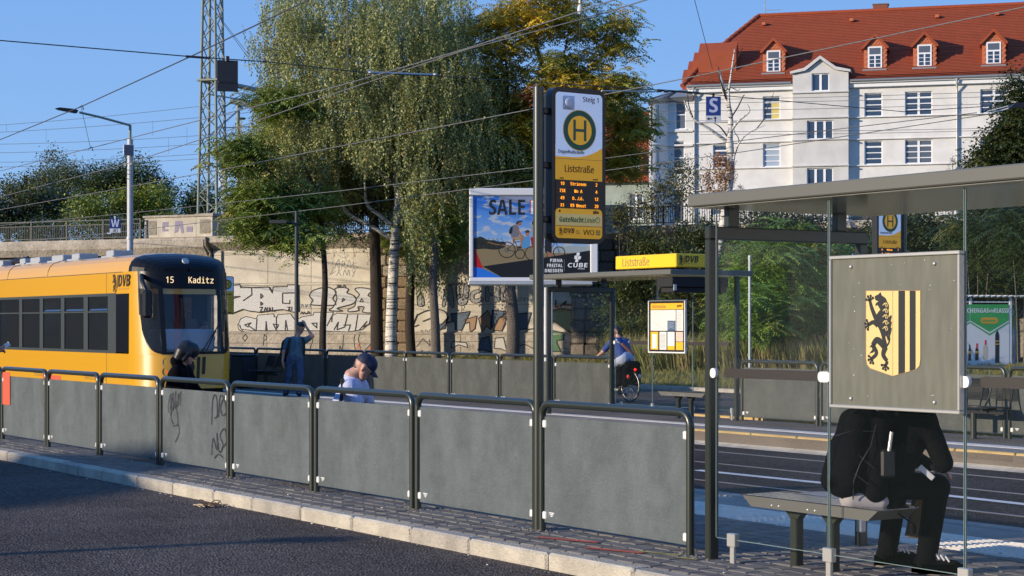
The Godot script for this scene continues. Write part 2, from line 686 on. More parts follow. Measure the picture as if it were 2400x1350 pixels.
	for y in 256:
		for x in 128:
			var a := absf(sin(PI * x / 128.0)) * 60.0
			var k := bi.get_noise_2d(a * 0.55, y * 2.6) + 0.35 * bi.get_noise_2d(a * 3.0, y * 5.0)
			var c := 0.96 + 0.08 * bi.get_noise_2d(x * 2.0, y * 2.0)
			if k > 0.24:
				c = 0.22
			im.set_pixel(x, y, Color(c, c * 0.985, c * 0.96))
	M.birch.albedo_texture = ImageTexture.create_from_image(im)
	M.birch.uv1_scale = Vector3(1, 0.9, 1)
	M.skin = mat(Color(0.50, 0.27, 0.19), 0.5)
	M.skin.subsurf_scatter_enabled = true
	M.skin.subsurf_scatter_strength = 0.15
	M.hair_dark = mat(Color(0.012, 0.010, 0.011), 0.45)
	M.hair_brown = mat(Color(0.045, 0.028, 0.02), 0.5)
	M.dark_cloth = grain(mat(Color(0.0045, 0.0045, 0.006), 0.95), noise(0.2, 0.7, 1.0, 128, 90), 0.3, bumps(0.03, 256, 91, 5.0), 0.8)
	M.dark_cloth.metallic_specular = 0.2
	M.teal_cloth = grain(mat(Color(0.075, 0.16, 0.20), 0.85), faint, 0.4, bumps(0.012, 256, 92, 8.0), 0.9)
	M.jeans = grain(mat(Color(0.055, 0.095, 0.18), 0.85), noise(0.02, 0.65, 1.0, 256, 93), 0.8, bumps(0.012, 256, 94, 8.0), 1.0)
	M.lilac_cloth = grain(mat(Color(0.50, 0.52, 0.68), 0.85), faint, 0.4, bumps(0.012, 256, 95, 8.0), 0.8)
	M.navy = mat(Color(0.012, 0.016, 0.045), 0.7)
	M.blue_cloth = grain(mat(Color(0.03, 0.065, 0.22), 0.85), faint, 0.4, bumps(0.012, 256, 96, 8.0), 0.8)
	M.pale_jeans = grain(mat(Color(0.38, 0.42, 0.52), 0.85), faint, 0.5, bumps(0.012, 256, 97, 6.0), 0.8)
	M.rubber = mat(Color(0.015, 0.015, 0.015), 0.7)
	M.sole = mat(Color(0.60, 0.57, 0.50), 0.7)


func uv_slab(called: String, u0: float, u1: float, v0: float, v1: float, top: float, thick: float, m: Material, parent: Node3D = null) -> MeshInstance3D:
	var g := G.new()
	g.span(Vector3(u0, top - thick, -v1), Vector3(u1, top, -v0))
	if parent:
		return obj(called, g, m, parent)
	return struct(called, g, m, W(0, 0), RU)


func ground() -> void:
	var g := G.new()
	g.span(Vector3(-700, -0.5, -1100), Vector3(700, -0.34, 60))
	struct("ground", g, M.earth)
	uv_slab("road", -70, 40, -40, -0.74, -0.12, 0.2, M.asphalt)
	# the near kerb, stone by stone
	var bed := uv_slab("kerb", -40, 12, -0.73, -0.585, -0.17, 0.12, M.joint)
	var cuts := [-24.0, -23.0, -22.0, -21.0, -20.0, -19.0, -18.0, -17.0, -16.0, -15.0, -14.0, -13.0, -12.0, -11.0, -10.0, -9.0, -8.4, -7.64, -6.6, -5.61, -4.6, -3.72, -2.7, -1.74, -0.75, 0.14, 1.19, 2.2, 3.2, 4.2, 5.2, 6.2]
	for i in cuts.size() - 1:
		var s := G.new()
		s.box(Vector3((cuts[i] + cuts[i + 1]) * 0.5, -0.1, 0.66 + 0.003 * sin(i * 2.1)), Vector3(cuts[i + 1] - cuts[i] - 0.012, 0.2 + 0.004 * sin(i * 3.7), 0.145), 0.018)
		obj("kerb_stone", s, M.kerb if i % 3 else M.kerb_dark, bed)


func near_platform() -> void:
	var base := uv_slab("pavement", -60, 14, -0.585, 3.3, -0.03, 0.3, M.joint)
	uv_slab("far_paving", -60, -14.0, -0.58, 3.3, 0.0, 0.03, M.pave_far, base)
	uv_slab("far_paving", -14.0, -3.4, 0.0, 1.85, 0.0, 0.03, M.pave_far, base)
	uv_slab("far_paving", 5.8, 14.0, -0.58, 3.3, 0.0, 0.03, M.pave_far, base)
	# stones of 20 by 16 cm in a running bond
	var shapes := []
	for k in 4:
		var g := G.new()
		g.box(Vector3(0, -0.02, 0), Vector3(0.192, 0.05, 0.151), 0.011)
		shapes.append(g.mesh())
	var rng := RandomNumberGenerator.new()
	rng.seed = 4
	var spots := []
	for row in 15:
		var v := -0.505 + row * 0.16
		var u0 := -14.0 if v < 0.0 else -3.4
		var n := int((5.8 - u0) / 0.2)
		for i in n:
			var u := u0 + 0.1 + i * 0.2 + (0.1 if row % 2 else 0.0)
			if u > 5.75:
				continue
			var p := W(u, v)
			spots.append([Vector2(p.x, p.z).length() + (0.0 if v < 0.1 or u > 1.7 else 6.0), u, v])
	spots.sort_custom(func(a, b): return a[0] < b[0])
	var rest := [[], [], [], []]
	for i in spots.size():
		var k := rng.randi() % 4
		var x := Transform3D(Basis(Vector3(rng.randf_range(-0.02, 0.02), 1, rng.randf_range(-0.03, 0.03)).normalized(), rng.randf_range(-0.02, 0.02)), Vector3(spots[i][1] + rng.randf_range(-0.002, 0.002), rng.randf_range(-0.003, 0.003), -spots[i][2]))
		x.basis = x.basis.rotated(Vector3.FORWARD, rng.randf_range(-0.018, 0.018)).rotated(Vector3.RIGHT, rng.randf_range(-0.02, 0.02))
		if i < 300:
			var o := MeshInstance3D.new()
			o.mesh = shapes[k]
			o.material_override = M.pave[k]
			o.name = "paving_stone"
			o.transform = x
			base.add_child(o, true)
		else:
			rest[k].append(x)
	for k in 4:
		var white := []
		white.resize(rest[k].size())
		white.fill(Color.WHITE)
		copies("paving_stones", shapes[k], rest[k], white, M.pave[k], base)
	# white ribbed slabs for the blind
	var rib := G.new()
	rib.box(Vector3(0, -0.02, 0), Vector3(0.294, 0.034, 0.343), 0.004)
	for k in 6:
		rib.box(Vector3(0, -0.001, -0.143 + k * 0.057), Vector3(0.288, 0.010, 0.026), 0.004)
	var rm := rib.mesh()
	for row in 2:
		for i in 40:
			var o := MeshInstance3D.new()
			o.mesh = rm
			o.material_override = M.tactile
			o.name = "tactile_slab"
			o.position = Vector3(-6.0 + i * 0.3, 0, -2.03 - row * 0.35)
			base.add_child(o, true)
	uv_slab("tactile_strip", -14.0, -6.15, 1.86, 2.55, 0.0, 0.03, M.tactile, base)
	uv_slab("edge_paving", -14.0, 5.8, 2.56, 3.06, 0.0, 0.03, M.slab_grey, base)
	for i in 16:
		var s := G.new()
		s.box(Vector3(-14.0 + i * 1.25 + 0.62, -0.14, -3.185), Vector3(1.24, 0.30, 0.23), 0.02)
		obj("edge_stone", s, M.slab_grey, base)
	# sprayed survey marks on the stones
	var q := G.new()
	for a in [[0.45, -0.29, 0.95, -0.12], [1.18, -0.36, 1.62, -0.22]]:
		q.ribbon([Vector2(a[0], a[1]), Vector2(a[2], a[3])], 0.07)
	var marks := obj("sprayed_mark", q, mat(Color(0.55, 0.10, 0.07), 0.9), base)
	marks.rotation.x = -PI / 2
	marks.position.y = 0.011
	q = G.new()
	q.ribbon([Vector2(1.55, -0.17), Vector2(1.86, -0.07)], 0.035)
	q.ribbon([Vector2(1.98, -0.16), Vector2(2.12, -0.12)], 0.035)
	marks = obj("sprayed_mark", q, mat(Color(0.42, 0.38, 0.07), 0.9), base)
	marks.rotation.x = -PI / 2
	marks.position.y = 0.011
	# fence of nine framed frosted panes along the near platform
	var proto: Node3D = null
	var labels := ["farthest frosted fence bay of the near platform, cut by the left frame", "frosted fence bay between the two orange notices at the far left", "frosted fence bay with an orange notice over its left end", "plain frosted fence bay just left of the scribbled one", "frosted fence bay with two black scribbled tags", "frosted fence bay just right of the scribbled tags", "frosted fence bay in front of the seated man in the cap", "frosted fence bay left of the tall stop sign pole", "nearest dusty frosted fence bay right of the stop sign pole"]
	for i in range(-3, 6):
		var u0 := 0.02 + (i - 5) * 1.9345
		var label: String = labels[i + 3]
		if proto == null:
			proto = fence_bay(1.9345, label, "fence bays along the near platform", M.frost)
			proto.position = W(u0, 0)
			proto.rotation.y = RU
		else:
			dup(proto, "glass_fence_bay", label, W(u0, 0), RU)
	var tagm := mat(Color(0.03, 0.03, 0.035), 0.7)
	# the two scribbles on the tagged bay and the notices
	var t := G.new()
	for s in [[0.18, 0.62, 0.16, 0.72, 0.24, 0.84, 0.22, 0.66, 0.30, 0.86, 0.30, 0.66, 0.38, 0.88, 0.36, 0.68, 0.46, 0.86, 0.42, 0.70, 0.52, 0.88, 0.50, 0.72], [0.22, 0.60, 0.36, 0.72, 0.44, 0.52, 0.30, 0.48], [0.44, 0.52, 0.48, 0.42, 0.36, 0.30], [0.26, 0.80, 0.24, 0.58, 0.32, 0.50]]:
		t.ribbon(smooth(P(s), false, 4), 0.012, 0.012)
	solo("graffiti_tag", "tangled black marker tag on the left of the scribbled fence pane", "graffiti", t, tagm, W(-7.62, 0), RU)
	t = G.new()
	for s in [[0.02, 0.55, 0.05, 0.82, 0.14, 0.86, 0.17, 0.66, 0.10, 0.62], [0.20, 0.64, 0.24, 0.86, 0.34, 0.84, 0.40, 0.70, 0.30, 0.66, 0.26, 0.76, 0.40, 0.90], [0.02, 0.22, 0.06, 0.40, 0.16, 0.28, 0.16, 0.46, 0.22, 0.26, 0.32, 0.34, 0.24, 0.44, 0.36, 0.52, 0.40, 0.38, 0.28, 0.30], [0.10, 0.19, 0.20, 0.235, 0.32, 0.21]]:
		t.ribbon(smooth(P(s), false, 4), 0.016, 0.012)
	solo("graffiti_tag", "angular black marker tag by the right post of the scribbled pane", "graffiti", t, tagm, W(-6.28, 0), RU)
	var red := mat(Color(0.62, 0.10, 0.045), 0.6)
	for a in [[-13.68, 0.26, "left half of the left orange notice on the fence glass"], [-13.30, 0.36, "right half of the left orange notice on the fence glass"], [-11.74, 0.20, "narrow half of the right orange notice, left of a fence post"], [-11.34, 0.42, "wide half of the right orange notice, right of a fence post"]]:
		var n := G.new()
		n.span(Vector3(-a[1] * 0.5, 0.50, 0.0), Vector3(a[1] * 0.5, 0.96, 0.003))
		solo("orange_notice", a[2], "notice", n, red, W(a[0], -0.012 if a[0] < -13 else 0.02), RU, "")


func fence_bay(len: float, label: String, group: String, frost: Material) -> Node3D:
	var o := thing("glass_fence_bay", label, "fence", Vector3.ZERO, 0.0, group)
	var r := 0.030
	var a := 0.045
	var b := len - 0.045
	var top := 1.01
	var pts := [Vector3(a, -0.02, 0), Vector3(a, top - 0.1, 0)]
	for k in 5:
		var t := PI / 2 * (k + 1) / 5.0
		pts.append(Vector3(a + 0.1 * (1.0 - cos(t)), top - 0.1 + 0.1 * sin(t), 0))
	for k in 6:
		var t := PI / 2 * k / 5.0
		pts.append(Vector3(b - 0.1 + 0.1 * sin(t), top - 0.1 + 0.1 * cos(t), 0))
	pts.append(Vector3(b, -0.02, 0))
	var g := G.new()
	g.tube(pts, r, 12, false)
	obj("tube_frame", g, M.green_metal, o)
	var p := G.new()
	p.span(Vector3(a + 0.04, 0.075, -0.006), Vector3(b - 0.04, 0.905, 0.004))
	obj("frosted_pane", p, frost, o)
	for x in [a + 0.045, b - 0.045]:
		for y in [0.13, 0.85]:
			var c := G.new()
			c.box(Vector3(x, y, 0.002), Vector3(0.05, 0.06, 0.03), 0.008)
			obj("clip", c, M.clip, o)
	var s := G.new()
	for k in 3:
		s.ribbon([Vector2(a + 0.10 + 0.012 * k, 0.155 - k * 0.013), Vector2(a + 0.17 - 0.012 * k, 0.155 - k * 0.013)], 0.008, 0.0045)
	obj("maker_mark", s, M.off_white, o)
	return o


func far_platform() -> void:
	uv_slab("tram_lane", -90, 40, 3.3, 9.62, -0.2, 0.2, M.lane)
	for v in [4.05, 5.48, 7.25, 8.67]:
		var g := G.new()
		g.span(Vector3(-90, -0.21, -v - 0.028), Vector3(40, -0.195, -v + 0.028))
		struct("tram_rail", g, M.rail, W(0, 0), RU)
	var line := G.new()
	var pts := []
	for k in 24:
		var u := -5.7 + k * 0.6
		pts.append(Vector2(u, 6.33 + 0.10 * exp(-pow((u + 2.0) / 1.8, 2.0))))
	line.ribbon(pts, 0.16)
	var ln := struct("lane_marking", line, M.paint, W(0, 0, -0.194), RU)
	ln.rotation = Vector3(0, RU, 0)
	ln.basis = Basis(Vector3.UP, RU) * Basis(Vector3.RIGHT, -PI / 2)
	var mh := G.new()
	mh.lathe([Vector2(0.32, -0.01), Vector2(0.32, 0.003), Vector2(0.27, 0.004), Vector2(0.0, 0.004)], 24)
	solo("manhole_cover", "round pale manhole cover in the tram lane before the bench", "manhole cover", mh, M.slab_grey, W(-2.45, 5.45, -0.195))
	# platform with a curved tram kerb
	uv_slab("far_pavement", -90, 40, 9.62, 12.9, -0.01, 0.4, M.pave_far)
	uv_slab("platform_edge", -90, 40, 9.77, 10.5, 0.0, 0.03, M.slab_grey)
	uv_slab("platform_line", -90, 40, 10.5, 10.8, 0.004, 0.03, M.tactile)
	uv_slab("far_paving", -90, 40, 10.8, 12.3, 0.0, 0.03, M.pave_far)
	var lip := uv_slab("tram_kerb", -40, 20, 9.7, 9.8, -0.06, 0.2, M.joint)
	for i in 46:
		var k := G.new()
		k.box(Vector3(-36.5 + i + 0.5, -0.045, -9.70), Vector3(0.985, 0.13, 0.16), 0.015)
		obj("kerb_stone", k, M.kerb_yellow, lip)
		k = G.new()
		var prof := PackedVector2Array([Vector2(9.70, -0.11)])
		for j in 7:
			var t := PI / 2 * j / 6.0
			prof.append(Vector2(9.66 - 0.36 * (1.0 - cos(t)), -0.11 - 0.10 * sin(t)))
		prof.append(Vector2(9.28, -0.26))
		prof.append(Vector2(9.70, -0.26))
		k.xf = Transform3D(Basis(Vector3(0, 0, -1), Vector3.UP, Vector3(1, 0, 0)), Vector3.ZERO)
		k.prism(prof, -36.5 + i + 0.006, -36.5 + i + 0.994)
		obj("kerb_trough", k, M.kerb, lip)
	uv_slab("path_edge", -90, 40, 12.42, 12.56, 0.03, 0.2, M.kerb_yellow)
	uv_slab("cycle_path", -90, 60, 12.56, 20.6, -0.04, 0.2, M.asphalt)
	uv_slab("verge_kerb", -90, 60, 20.6, 20.85, 0.05, 0.3, M.kerb_dark)
	var g := G.new()
	var n := 40
	for i in n:
		for j in 12:
			var q := []
			for c in [[0, 0], [1, 0], [1, 1], [0, 1]]:
				var u: float = -120.0 + (i + c[0]) * 5.0
				var v: float = 20.85 + pow((j + c[1]) / 12.0, 1.5) * 70.0
				q.append(Vector3(u, 0.03 + 0.013 * (v - 20.85) + 0.05 * sin(u * 0.7) * sin(v * 0.5) * clampf((v - 21.0) * 0.2, 0, 1), -v))
			g.quad(q[0], q[1], q[2], q[3], Vector3.UP)
	var turf: StandardMaterial3D = over(grain(mat(Color(0.16, 0.15, 0.055), 1.0), noise(0.2, 0.55, 1.0, 256, 33), 1.2, bumps(0.3, 256, 34, 10.0), 1.0), M.soft, 9.0)
	struct("grass_bank", g, turf, W(0, 0), RU)
	# short turf
	var rng := RandomNumberGenerator.new()
	rng.seed = 8
	var tuft := tuft_mesh(0.16, 9, 0.10, 3)
	var places := []
	var tints := []
	for i in 26000:
		var u := rng.randf_range(-75.0, 2.0)
		var v := 20.95 + pow(rng.randf(), 1.4) * 20.0
		var p := W(u, v, 0.03 + 0.013 * (v - 20.85))
		if p.x / -p.z > 0.33 or p.x / -p.z < -0.33 or p.z > -30.0:
			continue
		places.append(Transform3D(Basis(Vector3.UP, rng.randf() * TAU).scaled(Vector3.ONE * rng.randf_range(0.5, 1.2)), p))
		var k := rng.randf()
		tints.append(Color(0.13 + 0.10 * k, 0.14 + 0.05 * k, 0.035))
	copies("short_grass", tuft, places, tints, M.leaf, null)
	# the fence along the far platform
	var proto: Node3D = null
	var labels := ["far fence bay half hidden behind the tram's nose", "far fence bay behind the dark bin and the empty seats", "far fence bay right behind the standing man in the teal shirt", "far fence bay above the seated man's back", "far fence bay left of the white capped post behind the man's cap", "far fence bay below the white birch trunk", "far fence bay below the billboard's left edge", "far fence bay below the middle of the billboard", "far fence bay just left of the far shelter's end frame", "far fence bay seen through the far shelter's end frame, hiding the cyclist's legs", "far fence bay seen right of the far shelter, through the near shelter's left pane", "far fence bay behind the grey panel with the coat of arms", "far fence bay behind the mesh chairs at the right edge", "far fence bay below the dark half of the green advertisement"]
	var us := [-34.35, -32.42, -30.48, -28.53, -26.6, -24.7, -22.84, -20.9, -18.97, -17.04, -11.48, -9.55, -7.62, -5.69]
	for i in us.size():
		if proto == null:
			proto = fence_bay(1.93, labels[i], "fence bays along the far platform", M.frost_far)
			proto.position = W(us[i], 12.0)
			proto.rotation.y = RU
		else:
			dup(proto, "glass_fence_bay", labels[i], W(us[i], 12.0), RU)


func tuft_mesh(h: float, n: int, spread: float, sd: int) -> ArrayMesh:
	var rng := RandomNumberGenerator.new()
	rng.seed = sd
	var g := G.new()
	for i in n:
		var a := rng.randf() * TAU
		var d := Vector3(cos(a), 0, sin(a))
		var b := d.rotated(Vector3.UP, rng.randf() * 3.0) * rng.randf() * spread
		var w := Vector3(-d.z, 0, d.x) * h * (0.012 if h > 0.5 else 0.03)
		var t := b + d * h * rng.randf_range(0.1, 0.5) + Vector3.UP * h * rng.randf_range(0.6, 1.0)
		var m := (b + t) * 0.5 + Vector3.UP * h * 0.1
		g.poly([b - w, b + w, m + w * 0.8, m - w * 0.8], d + Vector3.UP)
		g.poly([m - w * 0.8, m + w * 0.8, t], d + Vector3.UP)
	return g.mesh()


func g5(a: Array) -> PackedVector2Array:
	var p := PackedVector2Array()
	for i in range(0, a.size(), 2):
		p.append(Vector2(0.00509 * a[i] - 0.24, 5.595 - 0.004253 * a[i + 1]))
	return p


func g6(a: Array) -> PackedVector2Array:
	var p := PackedVector2Array()
	for i in range(0, a.size(), 2):
		p.append(Vector2(9.88 + 0.004586 * a[i], 3.90 - 0.004095 * a[i + 1]))
	return p


func sprayed(parent: Node3D, shapes: Array, fill: Material, w: float, z: float, line: Material = null) -> void:
	var f := G.new()
	var e := G.new()
	for i in shapes.size():
		f.flat(shapes[i], z + 0.002 * i)
		if w > 0.0:
			e.ribbon(shapes[i], w, z + 0.002 * shapes.size() + 0.004, true)
	obj("graffiti", f, fill, parent)
	if w > 0.0:
		obj("graffiti", e, line if line else M.spray_black, parent)


func strokes(parent: Node3D, lines: Array, w: float, z: float, m: Material) -> void:
	var e := G.new()
	for l in lines:
		e.ribbon(l, w, z)
	obj("graffiti", e, m, parent)


func rail_wall() -> void:
	var w := thing("railway_wall", "long beige concrete retaining wall of the railway covered in graffiti", "wall", WR(0, 0), RR)
	var rng := RandomNumberGenerator.new()
	rng.seed = 17
	var g := G.new()
	g.span(Vector3(-0.25, -0.4, -2.5), Vector3(60, 5.45, -0.12))
	obj("core", g, M.concrete_dark, w)
	# cast panels in courses, joints left open
	var cols := [-0.2, 0.28, 2.8, 5.15, 8.5]
	for i in cols.size() - 1:
		var rows := [[-0.3, 0.74, 0.10], [0.75, 1.18, 0.10], [1.3, 2.35, 0.0], [2.36, 3.44, 0.0], [3.56, 4.9, 0.0], [4.91, 5.12, 0.0]]
		for r in rows:
			g = G.new()
			g.span(Vector3(cols[i] + 0.006, r[0], -0.2), Vector3(cols[i + 1] - 0.006, r[1], r[2] + (0.12 if i == 0 else 0.0)), 0.012)
			obj("wall_panel", g, M.concrete if r[0] > 1.2 else M.concrete_mid, w)
	cols = [10.4, 12.9, 15.6, 18.2]
	for i in cols.size() - 1:
		for r in [[-0.3, 0.86, 0.10], [0.87, 1.18, 0.10], [1.3, 2.5, 0.0], [2.51, 3.40, 0.0], [3.52, 5.12, 0.0]]:
			g = G.new()
			g.span(Vector3(cols[i] + 0.006, r[0], -0.2), Vector3(cols[i + 1] - 0.006, r[1], r[2]), 0.012)
			obj("wall_panel", g, M.concrete if r[0] > 1.2 else M.concrete_mid, w)
	g = G.new()
	g.span(Vector3(-0.25, 3.45, -0.2), Vector3(18.2, 3.55, 0.035), 0.01)
	obj("string_course", g, M.concrete, w)
	g = G.new()
	g.prism(P([0.0, 1.19, 0.13, 1.19, 0.13, 1.22, 0.0, 1.30, -0.2, 1.30, -0.2, 1.19]), -18.2, 0.25)
	var pl := obj("plinth_ledge", g, M.concrete_mid, w)
	pl.basis = Basis(Vector3(0, 0, 1), Vector3.UP, Vector3(-1, 0, 0))
	# the pier of rough blocks behind the birch, and the rubble to the right
	for row in 11:
		var y := -0.2 + row * 0.5
		var xs := [8.5, 9.2, 9.75, 10.4] if row % 2 else [8.5, 8.98, 9.72, 10.4]
		for i in 3:
			var b := G.new()
			b.box(Vector3((xs[i] + xs[i + 1]) * 0.5, y + 0.24, -0.02), Vector3(xs[i + 1] - xs[i] - 0.035, 0.465, 0.42), 0.06)
			obj("stone_block", b, M.stone[(rng.randi() % 2) + (0 if row < 8 else 2)], w)
	for row in 11:
		var x := 18.2 + rng.randf() * 0.1
		while x < 30.0:
			var len := rng.randf_range(0.5, 1.1)
			if x < 20.2:
				len = 0.66
			var b := G.new()
			b.box(Vector3(x + len * 0.5, -0.2 + row * 0.5 + 0.24, -0.08 + (0.14 if x < 20.0 else 0.0)), Vector3(len - 0.03, 0.46, 0.4 + rng.randf_range(-0.04, 0.04)), 0.05)
			obj("stone_block", b, M.rubble[rng.randi() % 3], w)
			x += len
	# cornice
	g = G.new()
	g.prism(P([0.02, 5.12, 0.50, 5.50, 0.50, 5.72, 0.42, 5.80, -0.6, 5.84, -0.6, 5.12]), -60, 0.28)
	pl = obj("cornice", g, M.concrete_mid, w)
	pl.basis = Basis(Vector3(0, 0, 1), Vector3.UP, Vector3(-1, 0, 0))
	paintings(w)
	# bridge to the left
	var br := thing("railway_bridge", "concrete railway bridge beam crossing above the tram with a low parapet block", "bridge", WR(0, 0), RR)
	g = G.new()
	g.prism(P([0.30, 4.98, 0.52, 5.30, 0.52, 5.60, 0.45, 5.68, 0.45, 5.76, -7.5, 5.80, -7.5, 4.98]), 0.34, 40)
	pl = obj("deck", g, M.concrete_mid, br)
	pl.basis = Basis(Vector3(0, 0, 1), Vector3.UP, Vector3(-1, 0, 0))
	for k in 4:
		g = G.new()
		g.span(Vector3(-40, 4.45, -0.35 - k * 1.9), Vector3(-4.4, 4.97, -0.0 - k * 1.9))
		obj("girder", g, M.concrete_dark, br)
	g = G.new()
	g.span(Vector3(-4.4, -0.3, -7.5), Vector3(-0.34, 4.97, 0.10))
	obj("abutment", g, M.concrete_dark, br)
	g = G.new()
	g.prism(P([0.12, 4.70, 0.62, 5.30, 0.62, 5.62, -0.3, 5.76, -0.3, 4.70]), 0.40, 4.1)
	pl = obj("corbel", g, M.concrete_mid, br)
	pl.basis = Basis(Vector3(0, 0, 1), Vector3.UP, Vector3(-1, 0, 0))
	g = G.new()
	g.span(Vector3(-4.15, 5.79, -0.55), Vector3(-1.15, 6.76, 0.10), 0.02)
	g.span(Vector3(-1.13, 5.79, -0.75), Vector3(-0.19, 6.76, 0.14), 0.02)
	var par := obj("parapet", g, M.concrete, br)
	g = G.new()
	g.span(Vector3(-4.22, 6.763, -0.62), Vector3(-1.12, 6.87, 0.16), 0.015)
	g.span(Vector3(-1.16, 6.766, -0.8), Vector3(-0.13, 6.90, 0.20), 0.015)
	obj("coping", g, M.concrete_mid, par)
	for a in [[-4.0, -3.45, 5.95, 6.62], [-0.92, -0.32, 5.95, 6.62]]:
		g = G.new()
		g.span(Vector3(a[0], a[2], 0.12), Vector3(a[1], a[3], 0.155 if a[0] > -2 else 0.115), 0.01)
		obj("inset_panel", g, M.concrete_dark, par)
	sprayed(par, [P([-3.1, 6.1, -2.75, 6.1, -2.75, 6.2, -2.95, 6.2, -2.95, 6.35, -2.75, 6.35, -2.75, 6.55, -3.1, 6.55]), P([-2.4, 6.0, -2.2, 6.05, -2.1, 6.4, -2.0, 6.0, -1.85, 6.0, -1.95, 6.58, -2.35, 6.58]), P([-1.7, 6.05, -1.35, 6.05, -1.35, 6.3, -1.7, 6.3])], M.spray_violet, 0.0, 0.108)
	g = G.new()
	g.tube([Vector3(-0.28, -0.3, 0.2), Vector3(-0.28, 5.0, 0.2), Vector3(-0.28, 5.4, 0.58), Vector3(-0.28, 5.75, 0.58)], 0.07, 8)
	obj("downpipe", g, M.concrete_dark, br)
	# railings
	railing("bridge_railing", "dark iron railing with upright bars along the bridge above the tram", -24.0, -4.2, 5.78, 0.96, 2.25, 0.35, 2)
	railing("wall_railing", "dark iron railing on top of the graffiti wall, half hidden by leaves", 0.1, 9.8, 5.83, 0.78, 2.2, 0.1, 1)
	railing("embankment_railing", "dark iron railing in front of the white apartment house", 20.3, 46.0, 5.83, 0.78, 2.2, 0.1, 1)
	g = G.new()
	g.span(Vector3(17.9, 5.84, -0.5), Vector3(20.6, 6.75, -0.1), 0.03)
	solo("parapet_block", "pale concrete parapet block left of the embankment railing, with a faded smear", "parapet", g, M.concrete, WR(0, 0), RR)
	g = G.new()
	g.span(Vector3(30.4, 5.84, -0.5), Vector3(33.0, 6.9, -0.1), 0.03)
	solo("parapet_block", "grey concrete parapet block seen just below the near shelter's roof", "parapet", g, M.concrete, WR(0, 0), RR)


func railing(called: String, label: String, a: float, b: float, y: float, h: float, step: float, z: float, rails: int) -> void:
	var o := thing(called, label, "railing", WR(0, 0), RR)
	var n := int(ceil((b - a) / step))
	var d := (b - a) / n
	for i in n + 1:
		var g := G.new()
		g.span(Vector3(a + i * d - 0.04, y - 0.05, z - 0.04), Vector3(a + i * d + 0.04, y + h, z + 0.04))
		obj("post", g, M.iron, o)
	var t := G.new()
	t.span(Vector3(a, y + h - 0.05, z - 0.025), Vector3(b, y + h, z + 0.025))
	t.span(Vector3(a, y + 0.06, z - 0.02), Vector3(b, y + 0.10, z + 0.02))
	if rails > 1:
		t.span(Vector3(a, y + h - 0.26, z - 0.02), Vector3(b, y + h - 0.22, z + 0.02))
	obj("rail", t, M.iron, o)
	for i in n:
		var g := G.new()
		var k := int(d / 0.105)
		for j in range(1, k):
			var x := a + i * d + d * j / k
			g.span(Vector3(x - 0.011, y + 0.09, z - 0.011), Vector3(x + 0.011, y + h - (0.23 if rails > 1 else 0.03), z + 0.011))
		var bars := obj("bars", g, M.iron, o)
		bars.set_meta("kind", "stuff")


